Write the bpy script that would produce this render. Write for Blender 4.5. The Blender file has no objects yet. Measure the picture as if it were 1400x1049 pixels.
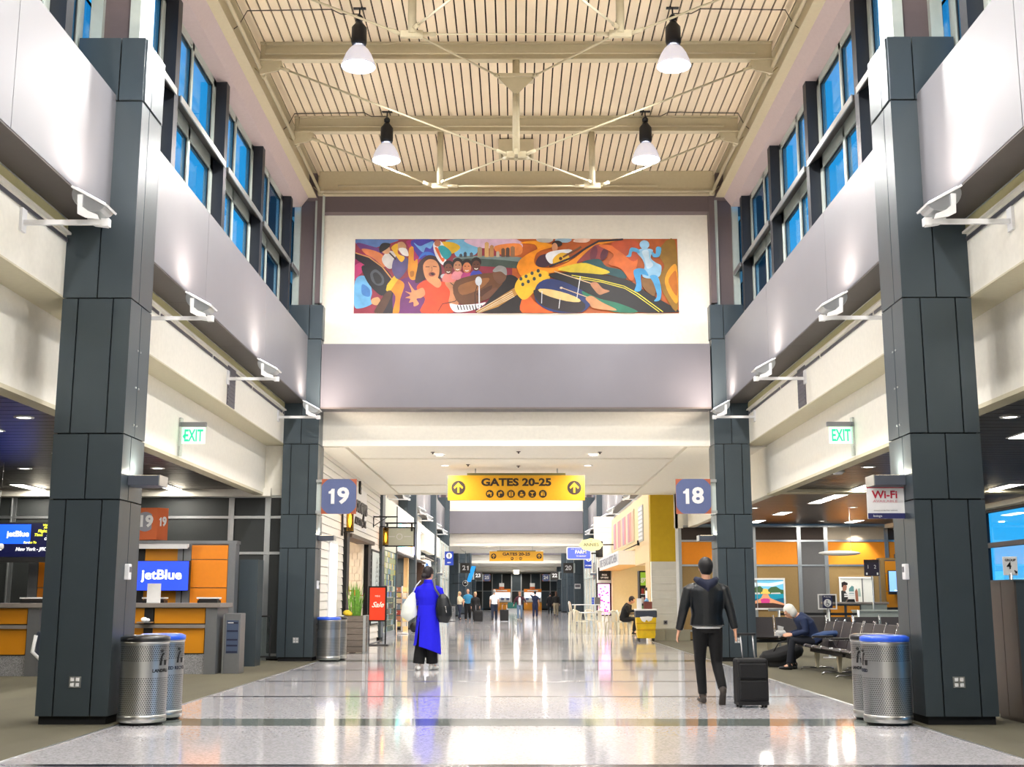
import bpy, bmesh, math, random
from mathutils import Vector, Matrix
random.seed(7)
R = math.radians
COL = bpy.context.scene.collection
# ---------------------------------------------------------------- camera, world, exposure
W_, H_, FPX = 1400.0, 1049.0, 1650.0
cam_d = bpy.data.cameras.new('camera'); cam = bpy.data.objects.new('camera', cam_d); COL.objects.link(cam)
cam_d.sensor_fit = 'HORIZONTAL'; cam_d.sensor_width = 36.0; cam_d.lens = 36.0 * FPX / W_
cam_d.clip_start = 0.05; cam_d.clip_end = 600
pitch = R(10.1); yaw = math.atan(6 * math.cos(pitch) / FPX)
cam.location = (0, 0, 1.3); cam.rotation_euler = (R(90) + pitch, 0, yaw)
bpy.context.scene.camera = cam
sc = bpy.context.scene
sc.view_settings.view_transform = 'Standard'; sc.view_settings.look = 'None'
sc.view_settings.gamma = 1.0; sc.view_settings.use_curve_mapping = False
sc.view_settings.exposure = 0.65

def s2l(c):
    c = c / 255.0
    return c / 12.92 if c <= 0.04045 else ((c + 0.055) / 1.055) ** 2.4
def rgb(c): return (s2l(c[0]), s2l(c[1]), s2l(c[2]), 1.0)

world = bpy.data.worlds.new('dusk'); sc.world = world; world.use_nodes = True
wn = world.node_tree.nodes; wl = world.node_tree.links; wn.clear()
wo = wn.new('ShaderNodeOutputWorld'); wb = wn.new('ShaderNodeBackground')
wt = wn.new('ShaderNodeTexCoord'); wx = wn.new('ShaderNodeSeparateXYZ'); wr = wn.new('ShaderNodeValToRGB')
wl.new(wt.outputs['Generated'], wx.inputs[0]); wl.new(wx.outputs['Z'], wr.inputs[0])
wr.color_ramp.elements[0].position = 0.0; wr.color_ramp.elements[0].color = rgb((36, 134, 184))
wr.color_ramp.elements[1].position = 0.7; wr.color_ramp.elements[1].color = rgb((16, 90, 142))
wl.new(wr.outputs[0], wb.inputs[0]); wb.inputs[1].default_value = 2.3
wl.new(wb.outputs[0], wo.inputs[0])

# light strengths in one place
E_HIGH, E_FLOOD, E_SIDE, E_DOWN = 178.0, 43.0, 28.0, 26.0
C_HIGH, C_FLOOD, C_SIDE, C_DOWN = (1.0, 0.965, 0.93), (1.0, 0.84, 0.70), (1.0, 0.93, 0.82), (1.0, 0.95, 0.86)

def light(kind, loc, energy, color, size=0.3, size_y=None, direction=(0, 0, -1), spot=None, name=None):
    ld = bpy.data.lights.new(name or 'lamp_light', kind); ld.energy = energy; ld.color = color
    if kind == 'AREA':
        ld.shape = 'RECTANGLE' if size_y else 'DISK'; ld.size = size
        if size_y: ld.size_y = size_y
    elif kind == 'SPOT':
        ld.spot_size = R(spot or 120); ld.spot_blend = 0.6; ld.shadow_soft_size = size
    else: ld.shadow_soft_size = size
    o = bpy.data.objects.new(name or 'lamp_light', ld); COL.objects.link(o); o.location = loc
    o.rotation_euler = Vector(direction).to_track_quat('-Z', 'Y').to_euler()
    return o

# ---------------------------------------------------------------- materials
MATS = {}
def mat(name, col, rough=0.5, metal=0.0, bump=None, var=None, emit=None, strength=1.0, coat=0.0, alpha=None, stretch=None):
    """procedural principled material; bump=(scale,strength), var=(scale,amount) colour mottling"""
    if name in MATS: return MATS[name]
    m = bpy.data.materials.new(name); m.use_nodes = True; nt = m.node_tree; n = nt.nodes; l = nt.links
    b = n['Principled BSDF']; c = rgb(col)
    b.inputs['Roughness'].default_value = rough; b.inputs['Metallic'].default_value = metal
    b.inputs['Coat Weight'].default_value = coat
    m.diffuse_color = c
    tc = n.new('ShaderNodeTexCoord'); mp = n.new('ShaderNodeMapping'); l.new(tc.outputs['Object'], mp.inputs[0])
    if stretch: mp.inputs['Scale'].default_value = stretch
    sc_, am = var or (14.0, 0.05)
    nz = n.new('ShaderNodeTexNoise'); nz.inputs['Scale'].default_value = sc_; nz.inputs['Detail'].default_value = 3
    l.new(mp.outputs[0], nz.inputs['Vector'])
    mx = n.new('ShaderNodeMixRGB'); mx.blend_type = 'MULTIPLY'; mx.inputs[0].default_value = 1.0
    cr = n.new('ShaderNodeValToRGB'); cr.color_ramp.elements[0].position = 0.3; cr.color_ramp.elements[1].position = 0.7
    a0 = max(0.0, 1 - am); cr.color_ramp.elements[0].color = (a0, a0, a0, 1); a1 = 1.0
    cr.color_ramp.elements[1].color = (a1, a1, a1, 1)
    l.new(nz.outputs['Fac'], cr.inputs[0]); mx.inputs[1].default_value = c; l.new(cr.outputs[0], mx.inputs[2])
    l.new(mx.outputs[0], b.inputs['Base Color'])
    if bump:
        nb = n.new('ShaderNodeTexNoise'); nb.inputs['Scale'].default_value = bump[0]; l.new(mp.outputs[0], nb.inputs['Vector'])
        bp = n.new('ShaderNodeBump'); bp.inputs['Strength'].default_value = bump[1]; bp.inputs['Distance'].default_value = 0.01
        l.new(nb.outputs['Fac'], bp.inputs['Height']); l.new(bp.outputs[0], b.inputs['Normal'])
    if emit is not None:
        b.inputs['Emission Color'].default_value = rgb(emit); b.inputs['Emission Strength'].default_value = strength
    MATS[name] = m
    return m
def glass(name, tint=(235, 245, 250), refl=1.0, rough=0.02):
    if name in MATS: return MATS[name]
    m = bpy.data.materials.new(name); m.use_nodes = True; n = m.node_tree.nodes; l = m.node_tree.links; n.clear()
    o = n.new('ShaderNodeOutputMaterial'); mx = n.new('ShaderNodeMixShader'); t = n.new('ShaderNodeBsdfTransparent')
    g = n.new('ShaderNodeBsdfGlossy'); fr = n.new('ShaderNodeFresnel'); fr.inputs[0].default_value = 1.5
    ml = n.new('ShaderNodeMath'); ml.operation = 'MULTIPLY'; ml.inputs[1].default_value = refl
    g.inputs['Roughness'].default_value = rough; t.inputs[0].default_value = rgb(tint)
    l.new(fr.outputs[0], ml.inputs[0]); l.new(ml.outputs[0], mx.inputs[0]); l.new(t.outputs[0], mx.inputs[1]); l.new(g.outputs[0], mx.inputs[2])
    l.new(mx.outputs[0], o.inputs[0]); MATS[name] = m
    return m
def terrazzo(name, col, rough, dark=0.55):
    m = bpy.data.materials.new(name); m.use_nodes = True; n = m.node_tree.nodes; l = m.node_tree.links
    b = n['Principled BSDF']; g = n.new('ShaderNodeNewGeometry')
    v = n.new('ShaderNodeTexVoronoi'); v.inputs['Scale'].default_value = 55; l.new(g.outputs['Position'], v.inputs['Vector'])
    cr = n.new('ShaderNodeValToRGB'); c = rgb(col)
    cr.color_ramp.elements[0].position = 0.25; cr.color_ramp.elements[0].color = (c[0]*dark, c[1]*dark, c[2]*dark, 1)
    cr.color_ramp.elements[1].position = 0.6; cr.color_ramp.elements[1].color = c
    sp = n.new('ShaderNodeSeparateColor'); l.new(v.outputs['Color'], sp.inputs[0]); l.new(sp.outputs[0], cr.inputs[0])
    l.new(cr.outputs[0], b.inputs['Base Color']); b.inputs['Roughness'].default_value = rough
    b.inputs['IOR'].default_value = 2.3
    nz = n.new('ShaderNodeTexNoise'); nz.inputs['Scale'].default_value = 1.3; nz.inputs['Detail'].default_value = 2
    l.new(g.outputs['Position'], nz.inputs['Vector'])
    bp = n.new('ShaderNodeBump'); bp.inputs['Strength'].default_value = 0.035; bp.inputs['Distance'].default_value = 0.01
    l.new(nz.outputs['Fac'], bp.inputs['Height']); l.new(bp.outputs[0], b.inputs['Normal'])
    MATS[name] = m; return m

M = dict(
    clad=lambda: 0)
CLAD = mat('dark_metal_cladding', (76, 87, 94), 0.36, 0.5, bump=(300, 0.03), var=(3, 0.06))
CLADGAP = mat('black_joint', (14, 15, 17), 0.8)
FASC = mat('pale_metal_fascia', (120, 120, 126), 0.45, 0.1, var=(2, 0.04))
SOFF = mat('brown_soffit', (96, 90, 86), 0.55, 0.3)
CREAM = mat('cream_wall_paint', (245, 241, 228), 0.75, bump=(200, 0.02))
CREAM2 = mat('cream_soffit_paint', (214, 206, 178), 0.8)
ROOF = mat('cream_roof_deck', (232, 216, 188), 0.6, var=(0.8, 0.08))
STEEL = mat('beige_painted_steel', (196, 186, 156), 0.5)
ROOFGAP = mat('dark_roof_gap', (40, 30, 24), 0.9)
PINK = mat('mauve_soffit_paint', (186, 172, 172), 0.7)
BROWNW = mat('mauve_brown_wall', (104, 92, 94), 0.6)
GREYP = mat('grey_metal_band', (112, 110, 117), 0.38, 0.35, var=(1.5, 0.05))
FRAME = mat('pale_window_frame', (196, 206, 200), 0.4, 0.2)
FIN = mat('dark_window_fin', (44, 48, 56), 0.45, 0.3)
SHELF = mat('brown_metal_shelf', (96, 88, 84), 0.4, 0.6)
GLS = glass('window_glass', (236, 246, 250), 0.4)
CLEAR = glass('clear_glass', (240, 246, 246), 0.8)
TERR = terrazzo('polished_terrazzo', (206, 204, 208), 0.075, 0.72)
TERRD = terrazzo('dark_green_terrazzo', (122, 130, 124), 0.075, 0.6)
STRIP = mat('dark_divider_strip', (26, 24, 36), 0.25)
CARPET = mat('olive_grey_carpet', (98, 94, 76), 0.95, bump=(400, 0.5), var=(1.2, 0.25), stretch=(1, 0.25, 1))
SLAT = mat('bronze_ceiling_slat', (74, 62, 54), 0.32, 0.6, var=(3, 0.1))
WHITE = mat('white_enamel', (236, 236, 236), 0.45)
BLACK = mat('black_plastic', (20, 20, 22), 0.45)
ALU = mat('satin_aluminium', (190, 194, 196), 0.3, 0.85)
LIT = mat('lit_diffuser', (255, 255, 255), 0.5, emit=(255, 250, 240), strength=5.0)
LITHOT = mat('bright_lamp_lens', (255, 255, 255), 0.5, emit=(245, 248, 255), strength=22.0)
LITLOW = mat('dim_diffuser', (250, 246, 236), 0.5, emit=(255, 246, 225), strength=1.6)

# ---------------------------------------------------------------- mesh helpers
class MB:
    def __init__(s): s.v = []; s.f = []; s.m = []; s.sm = []
    def add(s, vs, fs, mi=0, smooth=False):
        b = len(s.v); s.v += [tuple(v) for v in vs]
        s.f += [tuple(i + b for i in f) for f in fs]; s.m += [mi] * len(fs); s.sm += [smooth] * len(fs)
        return s
    def box(s, x0, x1, y0, y1, z0, z1, mi=0):
        if x0 > x1: x0, x1 = x1, x0
        if y0 > y1: y0, y1 = y1, y0
        if z0 > z1: z0, z1 = z1, z0
        return s.add([(x0,y0,z0),(x1,y0,z0),(x1,y1,z0),(x0,y1,z0),(x0,y0,z1),(x1,y0,z1),(x1,y1,z1),(x0,y1,z1)],
              [(0,3,2,1),(4,5,6,7),(0,1,5,4),(1,2,6,5),(2,3,7,6),(3,0,4,7)], mi)
    def prism(s, poly, axis, a, b, mi=0):
        """poly: 2D points; axis 'x': (y,z), 'y': (x,z), 'z': (x,y)"""
        n = len(poly)
        def P(p, t): return (t, p[0], p[1]) if axis == 'x' else ((p[0], t, p[1]) if axis == 'y' else (p[0], p[1], t))
        vs = [P(p, a) for p in poly] + [P(p, b) for p in poly]
        fs = [tuple(range(n))[::-1], tuple(range(n, 2*n))] + [(i, (i+1) % n, n + (i+1) % n, n + i) for i in range(n)]
        return s.add(vs, fs, mi)
    def tube(s, p0, p1, r0, r1=None, n=10, mi=0, caps=True, smooth=True):
        p0 = Vector(p0); p1 = Vector(p1); r1 = r0 if r1 is None else r1
        d = (p1 - p0).normalized(); u = d.orthogonal().normalized(); w = d.cross(u)
        vs = []
        for p, r in ((p0, r0), (p1, r1)):
            for i in range(n):
                a = 2*math.pi*i/n; vs.append(p + u*(r*math.cos(a)) + w*(r*math.sin(a)))
        s.add(vs, [(i, (i+1) % n, n + (i+1) % n, n + i) for i in range(n)], mi, smooth)
        if caps: s.add(vs, [tuple(range(n))[::-1], tuple(range(n, 2*n))], mi)
        return s
    def path(s, pts, r, n=8, mi=0):
        pts = [Vector(p) for p in pts]; rings = []
        u = None
        for i, p in enumerate(pts):
            d = (pts[min(i+1, len(pts)-1)] - pts[max(i-1, 0)]).normalized()
            if u is None: u = d.orthogonal().normalized()
            u = (u - d*u.dot(d)).normalized(); w = d.cross(u)
            rr = r[i] if isinstance(r, (list, tuple)) else r
            rings.append([p + u*(rr*math.cos(2*math.pi*k/n)) + w*(rr*math.sin(2*math.pi*k/n)) for k in range(n)])
        vs = [v for g in rings for v in g]; fs = []
        for i in range(len(pts)-1):
            for k in range(n): fs.append((i*n+k, i*n+(k+1) % n, (i+1)*n+(k+1) % n, (i+1)*n+k))
        s.add(vs, fs, mi, True); s.add(rings[0], [tuple(range(n))[::-1]], mi); s.add(rings[-1], [tuple(range(n))], mi)
        return s
    def lathe(s, prof, c=(0,0,0), n=24, mi=0, axis='z', smooth=True):
        """prof: [(r,z)...]"""
        vs = []; 
        for r, z in prof:
            for k in range(n):
                a = 2*math.pi*k/n; x, y = r*math.cos(a), r*math.sin(a)
                q = (x, y, z) if axis == 'z' else ((x, z, y) if axis == 'y' else (z, x, y))
                vs.append((q[0]+c[0], q[1]+c[1], q[2]+c[2]))
        fs = [(i*n+k, i*n+(k+1) % n, (i+1)*n+(k+1) % n, (i+1)*n+k) for i in range(len(prof)-1) for k in range(n)]
        return s.add(vs, fs, mi, smooth)
    def disc(s, c, r, axis='z', n=24, mi=0):
        vs = []
        for k in range(n):
            a = 2*math.pi*k/n; x, y = r*math.cos(a), r*math.sin(a)
            q = (x, y, 0) if axis == 'z' else ((x, 0, y) if axis == 'y' else (0, x, y))
            vs.append((q[0]+c[0], q[1]+c[1], q[2]+c[2]))
        return s.add(vs, [tuple(range(n))], mi)
    def ell(s, c, r, n=14, m=8, mi=0, rot=None):
        vs = [];
        for i in range(m+1):
            t = math.pi*i/m
            for k in range(n):
                a = 2*math.pi*k/n
                p = Vector((r[0]*math.sin(t)*math.cos(a), r[1]*math.sin(t)*math.sin(a), r[2]*math.cos(t)))
                if rot is not None: p = rot @ p
                vs.append(p + Vector(c))
        return s.add(vs, [(i*n+k, i*n+(k+1) % n, (i+1)*n+(k+1) % n, (i+1)*n+k) for i in range(m) for k in range(n)], mi, True)
    def build(s, name, mats, parent=None, bevel=0.0, **kw):
        me = bpy.data.meshes.new(name); me.from_pydata(s.v, [], s.f)
        if not isinstance(mats, (list, tuple)): mats = [mats]
        for m in mats: me.materials.append(m)
        me.polygons.foreach_set('material_index', s.m); me.polygons.foreach_set('use_smooth', s.sm)
        bm = bmesh.new(); bm.from_mesh(me); bmesh.ops.remove_doubles(bm, verts=bm.verts, dist=1e-5)
        bmesh.ops.recalc_face_normals(bm, faces=bm.faces); bm.to_mesh(me); bm.free()
        me.update()
        o = bpy.data.objects.new(name, me); COL.objects.link(o)
        if parent is not None: o.parent = parent
        if bevel:
            b = o.modifiers.new('bevel', 'BEVEL'); b.width = bevel; b.segments = 2; b.limit_method = 'ANGLE'
        for k, v in kw.items(): o[k] = v
        return o

def box(name, m, x0, x1, y0, y1, z0, z1, parent=None, bevel=0.0, **kw):
    return MB().box(x0, x1, y0, y1, z0, z1).build(name, m, parent, bevel, **kw)
def struct(name, m, *b, **kw):
    return box(name, m, *b, kind='structure', **kw)
def thing(name, label, cat, loc=(0, 0, 0), rz=0, group=None, kind=None):
    o = bpy.data.objects.new(name, None); COL.objects.link(o); o.empty_display_size = 0.1
    o.location = loc; o.rotation_euler = (0, 0, rz)
    if kind: o['kind'] = kind
    if label: o['label'] = label
    if cat: o['category'] = cat
    if group: o['group'] = group
    return o
def tag(o, label, cat, group=None, kind=None):
    o['label'] = label; o['category'] = cat
    if group: o['group'] = group
    if kind: o['kind'] = kind
    return o
def copy_tree(o, parent=None):
    c = o.copy(); COL.objects.link(c); c.parent = parent
    for ch in KIDS.get(o.name, [k for k in o.children]): copy_tree(ch, c)
    return c
KIDS = {}
def place(o, loc, rz=0, label=None):
    o.location = loc; o.rotation_euler = (0, 0, rz)
    if label: o['label'] = label
    return o
def settle(root, loc):
    """root's children were built in world coordinates: move the empty to its base"""
    root.location = loc
    for c in root.children: c.location = Vector(c.location) - Vector(loc)
    return root
def text(s, size, m, parent=None, loc=(0, 0, 0), face='-y', extrude=0.004, bold=0.0, align='CENTER', name='lettering', shear=0.0, rotz=None, width=None):
    if s.isdigit() and len(s) == 2 and '1' in s and width:
        rz = {'-y': 0, '+x': R(90), '-x': R(-90), '+y': R(180)}[face] if rotz is None else rotz
        u = width; h = size*.36; h = size*.35; one = [(0, h*.36), (0, h*.64), (u*.09, h*.74), (u*.15, h), (u*.29, h), (u*.29, -h), (u*.12, -h), (u*.12, h*.36)]
        x0 = -u/2 if s[0] == '1' else u/2 - u*.27
        m1 = MB().prism([(x0 + a, b) for a, b in one], 'y', -extrude-.001, extrude); Mx = Matrix.Translation(loc) @ Matrix.Rotation(rz, 4, 'Z')
        m1.v = [tuple(Mx @ Vector(v)) for v in m1.v]; m1.build(name, m, parent)
        dx = u*.5 - u*.29 if s[0] == '1' else -u*.5 + u*.33
        return text(s.replace('1', ''), size, m, parent, tuple(Mx @ Vector((dx, 0, 0))), face, extrude, bold, align, name, shear, rotz, u*(.58 if s[0] == '1' else .54))
    cu = bpy.data.curves.new('t', 'FONT'); cu.body = s; cu.size = size; cu.extrude = extrude; cu.offset = bold
    cu.align_x = align; cu.align_y = 'CENTER'; cu.shear = shear; cu.resolution_u = 3
    t = bpy.data.objects.new('t', cu); COL.objects.link(t)
    dg = bpy.context.evaluated_depsgraph_get(); me = bpy.data.meshes.new_from_object(t.evaluated_get(dg))
    bpy.data.objects.remove(t); bpy.data.curves.remove(cu)
    me.materials.clear(); me.materials.append(m)
    if width and len(me.vertices):
        xs = [v.co.x for v in me.vertices]; k = width / (max(xs) - min(xs))
        for v in me.vertices: v.co.x *= k
    rz = {'-y': 0, '+x': R(90), '-x': R(-90), '+y': R(180)}[face] if rotz is None else rotz
    me.transform(Matrix.Translation(loc) @ Matrix.Rotation(rz, 4, 'Z') @ Matrix.Rotation(R(90), 4, 'X'))
    o = bpy.data.objects.new(name, me); COL.objects.link(o); o.parent = parent
    return o
# ================================================================ STRUCTURE
BAY = 12.83; YC = [12.97 + BAY * k for k in range(-1, 11)]      # near face of each column pair
Y1, Y2, Y3, Y6 = YC[1], YC[2], YC[3], YC[6]                      # 12.97 25.80 38.63 77.12
XI, XO = 4.26, 5.02                                             # column inner and outer faces

# ---- floor: terrazzo panels with divider strips, carpets at both sides
fl = struct('floor', STRIP, -4.14, 4.14, -1, 160, -0.2, -0.02)
def fp(x0, x1, y0, y1, m=TERR): box('floor_panel', m, x0, x1, y0, y1, -0.05, 0.0, parent=fl)
for k in range(-1, 11):
    yb = YC[1] + BAY * (k - 1) - 0.05
    xl, xr = (-4.15, 4.15)
    if yb > 37: xl, xr = -4.28, 4.6
    yy = yb
    if yb > -1: fp(xl, xr, yb + 0.012, yb + 0.76, TERRD)
    step = (BAY - 0.77) / 4
    for q in range(4):
        a = yb + 0.77 + step * q
        if q and a > -1: box('divider_strip', STRIP, xl, xr, a - .075, a + .075, -.05, -.0006, parent=fl)
        if a > -2: fp(xl, xr, a + (0.078 if q else 0.0), a + step - (0.078 if q < 3 else 0.0), TERR)
struct('floor', CARPET, -15, -4.17, -1, 26.3, -0.2, 0.004)
struct('floor', CARPET, 4.17, 15, -1, 38.7, -0.2, 0.004)
struct('floor', TERR, -10, -4.29, 26.32, 160, -0.2, 0.0)
struct('floor', TERR, 4.61, 10, 38.72, 160, -0.2, 0.0)
struct('floor', STRIP, -4.28, 4.6, 38, 160, -0.21, -0.02)
for s in (-1, 1): struct('trim_1' if s < 0 else 'trim_2', ALU, s*4.14, s*4.17, -1, 26.3 if s < 0 else 38.6, -0.05, 0.006)

# ---- clad columns
def column(s, y, label, full=True):
    t = thing('clad_column', label, 'column', (0, 0, 0), group=None)
    a, b = s * XI, s * XO
    x0, x1 = min(a, b), max(a, b); y1 = y + 0.75
    MB().box(x0+.03, x1-.03, y+.03, y1-.03, 0.0, 7.6).build('core', CLADGAP, t)
    box('plinth', CLAD, x0+.05, x1-.05, y+.05, y1-.05, 0.0, 0.09, parent=t)
    rows = [(0.09, 2.34, (.25, .76)), (2.355, 3.055, (.5,)), (3.07, 4.565, (.26, .77)), (4.58, 6.88, (.5,)), (6.895, 7.65, (.36,))]
    g = 0.008
    joined = MB()
    for (z0, z1, cuts) in rows:
        e = 0.015 if z0 > 6.89 else 0.0
        W = (XO - XI); ed = [0.0] + list(cuts) + [1.0]
        icuts = {1: (.35,), 0: (.5,)}[1 if len(cuts) == 1 else 0]
        ie = [0.0] + list(icuts) + [1.0]
        for face in (0, 1, 2, 3):
            E_ = ed if face in (0, 2) else ie
            for i in range(len(E_) - 1):
                u0, u1 = E_[i], E_[i+1]
                if face in (0, 2):
                    p0 = a + s*W*u0; p1 = a + s*W*u1; q0, q1 = min(p0, p1), max(p0, p1)
                    gl = 0 if abs(q0 - x0) < 1e-6 else g; gr = 0 if abs(q1 - x1) < 1e-6 else g
                    yy = (y - e, y + .028) if face == 0 else (y1 - .028, y1 + e)
                    bx = (q0 + gl, q1 - gr, yy[0], yy[1], z0, z1)
                else:
                    q0, q1 = y + .03 + .69*u0, y + .03 + .69*u1
                    xx = (a - s*e, a + s*.028) if face == 1 else (b - s*.028, b + s*e)
                    bx = (xx[0], xx[1], q0 + (g if i else 0), q1 - (g if i < len(E_)-2 else 0), z0, z1)
                if full and face in (0, 1): box('cladding_panel', CLAD, *bx, parent=t)
                else: joined.box(*bx)
    joined.build('rear_cladding' if full else 'cladding', CLAD, t)
    # wall pier above the column: pale flanges and dark web
    pm = MB()
    pm.box(s*4.38, s*4.50, y+.12, y+.62, 7.65, 10.1); pm.box(s*4.82, s*4.96, y+.12, y+.62, 7.65, 10.1)
    pm.build('pier_flange', FRAME if full else PINK, t)
    MB().box(s*4.50, s*4.82, y+.2, y+.55, 7.65, 10.1).build('pier_web', BROWNW, t)
    settle(t, (s*(XI+XO)/2, y + .375, 0))
    return t
CNAMES = {0: ('dark metal-clad column behind the viewpoint, %s side'),
          1: ('tall dark metal-clad column nearest on the %s, with perforated steel bins at its foot'),
          2: ('dark metal-clad column on the %s carrying the hanging gate %s sign'),
          3: ('clad column on the %s beyond the low ceiling, third of its row'),
          4: ('clad column on the %s above the shopfronts, fourth of its row'),
          5: ('blue-grey clad column on the %s rising above the shopfronts, fifth of its row'),
          6: ('dark clad column on the %s at the end of the shops, sixth of its row'),
          7: ('dark clad column on the %s carrying the far gate %s sign'),
          8: ('far dark clad column on the %s, eighth of its row'),
          9: ('far dark clad column on the %s carrying the tiny gate %s sign'),
          10: ('farthest clad column on the %s beside the far kiosks')}
GN = {2: ('19', '18'), 7: ('21', '20'), 9: ('23', '22')}
for k in range(0, 11):
    for s in (-1, 1):
        if k in (3, 4) and s > 0: continue
        side = 'left' if s < 0 else 'right'; lb = CNAMES[k]
        lb = lb % ((side, GN[k][0 if s < 0 else 1]) if k in GN else side)
        column(s, YC[k], lb, full=(k in (1, 2)))

# ---- fascia band between columns, its brown soffit
def fascia(s, ya, yb, seams, nm):
    w = struct(nm, CLADGAP, s*4.60, s*5.0, ya, yb, 5.50, 6.90)
    ys = [ya] + seams + [yb]
    for i in range(len(ys)-1):
        box('fascia_panel', FASC, s*4.56, s*4.60, ys[i] + (.006 if i else 0), ys[i+1] - (.006 if i < len(ys)-2 else 0), 5.48, 6.93, parent=w)
    box('fascia_cap', FASC, s*4.56, s*5.02, ya, yb, 6.93, 6.95, parent=w)
    n = max(1, round((yb-ya)/3.1)); st = (yb-ya)/n
    for i in range(n):
        box('soffit_panel', SOFF, s*4.565, s*4.99, ya + st*i + .004, ya + st*(i+1) - .004, 5.46, 5.50, parent=w)
for s in (-1, 1):
    nm = 'trim_3' if s < 0 else 'trim_4'
    fascia(s, 0.9, YC[1], [3.4, 6.85, 10.3], nm); fascia(s, YC[1]+.75, YC[2], [17.2, 21.4], nm)
    for k in range(2 + 1, 6): fascia(s, YC[k]+.75, YC[k+1], [YC[k]+4.2, YC[k]+8.4], nm)
    for k in (7,): fascia(s, YC[k]+.75, YC[k+1], [], nm); fascia(s, YC[k+1]+.75, YC[k+2], [], nm)

# ---- recessed cream wall, step soffit and lower bulkhead at each side
def sidewall(s, ya, yb, near=True):
    nm = 'wall_left' if s < 0 else 'wall_right'
    w = struct(nm, CREAM, s*5.02, s*5.3, ya, yb, 4.60, 5.49)
    box('wall_ledge', CREAM, s*4.97, s*5.02, ya, yb, 5.30, 5.325, parent=w)
    box('painted_shade_band', mat('olive_painted_shade', (196, 190, 142), .8), s*5.012, s*5.02, ya, yb, 5.33, 5.46, parent=w)  # shade above the ledge, painted as an olive band
    if near:
        # linear slot diffuser in sections
        y = ya + .3
        while y < yb - .6:
            L = min(2.9, yb - .3 - y)
            box('slot_diffuser', GREYP, s*5.005, s*5.02, y, y + L, 5.215, 5.26, parent=w)
            y += L + .12
    box('step_soffit', CREAM2, s*5.02, s*5.46, ya, yb, 4.58, 4.60, parent=w)
    struct(nm, CREAM, s*5.46, s*5.66, ya, yb, 3.55, 4.60)
    struct('trim_5', CREAM2, s*5.455, s*5.67, ya, yb, 3.50, 3.55)
for s in (-1, 1):
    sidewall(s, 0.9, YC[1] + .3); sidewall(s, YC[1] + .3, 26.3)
# cream return beside column 2
struct('wall_left', CREAM, -5.46, -5.0, 26.15, 26.35, 3.5, 5.48)
struct('wall_right', CREAM, 5.0, 5.46, 26.15, 26.35, 4.55, 5.48)
struct('wall_right', CREAM, 5.46, 5.66, 26.3, 38.6, 3.52, 4.70)
# grey wall grilles on the recessed wall
for s, y, lb in ((-1, 15.2, 'grey rectangular wall grille just past the near left column'), (-1, 20.9, 'grey rectangular wall grille farther along the left wall'),
                 (1, 15.2, 'grey rectangular wall grille just past the near right column'), (1, 20.9, 'grey rectangular wall grille farther along the right wall')):
    g = thing('wall_grille', lb, 'grille', (s*5.02, y, 4.95))
    box('grille_frame', GREYP, s*-.012, 0, -.28, .28, -.34, .36, parent=g)
    m = MB()
    for i in range(10): m.box(s*-.02, s*-.012, -.25, .25, -.31 + .066*i, -.28 + .066*i)
    m.build('louvres', GREYP, g)

# ---- clerestory windows
def clerestory(s, ya, yb, fins, idx0):
    n = idx0
    struct('wall_left' if s < 0 else 'wall_right', CREAM, s*5.02, s*5.5, ya, yb, 6.60, 6.90)
    ed = [ya] + fins + [yb]
    for i in range(len(ed)-1):
        a, b = ed[i] + (.11 if i else .0), ed[i+1] - (.11 if i < len(ed)-2 else 0)
        if b - a < .7:
            struct('wall_left' if s < 0 else 'wall_right', FRAME, s*5.04, s*5.14, a, b, 6.9, 9.86); continue
        w = thing('window_%d' % n, None, None, kind='structure'); n += 1
        f = MB(); X0, X1 = s*5.04, s*5.14
        f.box(X0, X1, a, a+.09, 6.9, 9.86); f.box(X0, X1, b-.16, b, 6.9, 9.86)
        f.box(X0, X1, a, b, 9.74, 9.86); f.box(X0, X1, a, b, 8.28, 8.56); f.box(X0, X1, a, b, 6.9, 7.05)
        f.box(X0, X1, a + 1.22, a + 1.32, 6.9, 9.86)
        f.build('window_frame', FRAME, w)
        k = MB(); e = .03
        for y0, y1 in ((a+.09, a+1.22), (a+1.32, b-.16)):
            for z0, z1 in ((7.05, 8.28), (8.56, 9.74)):
                k.box(s*5.06, s*5.075, y0, y0+e, z0, z1); k.box(s*5.06, s*5.075, y1-e, y1, z0, z1)
                k.box(s*5.06, s*5.075, y0, y1, z0, z0+e); k.box(s*5.06, s*5.075, y0, y1, z1-e, z1)
                box('pane', GLS, s*5.08, s*5.086, y0, y1, z0, z1, parent=w)
        k.build('black_gasket', BLACK, w)
        # tilted light shelf
        sh = MB(); sh.prism([(s*4.84, 8.36), (s*5.04, 8.50), (s*5.04, 8.56), (s*4.84, 8.42)], 'y', a, b)
        o = sh.build('light_shelf', SHELF, w); MB().box(s*4.82, s*4.84, a, b, 8.34, 8.44).build('shelf_nosing', ALU, o)
        settle(w, (s*5.09, (a+b)/2, 6.9))
    for y in fins:
        w = struct('trim_6' if s < 0 else 'trim_7', FIN, s*4.86, s*5.12, y-.1, y+.1, 6.9, 9.86)
        box('fin_edge', FRAME, s*4.88, s*5.1, y+.1, y+.125, 6.9, 9.86, parent=w)
for s, q in ((-1, 1), (1, 21)):
    clerestory(s, Y1+.62, Y2+.12, [16.26, 19.19, 22.12, 25.05], q)
    clerestory(s, Y1+.62-BAY, Y1+.12, [v - BAY for v in (16.26, 19.19, 22.12, 25.05)], q+5)
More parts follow.
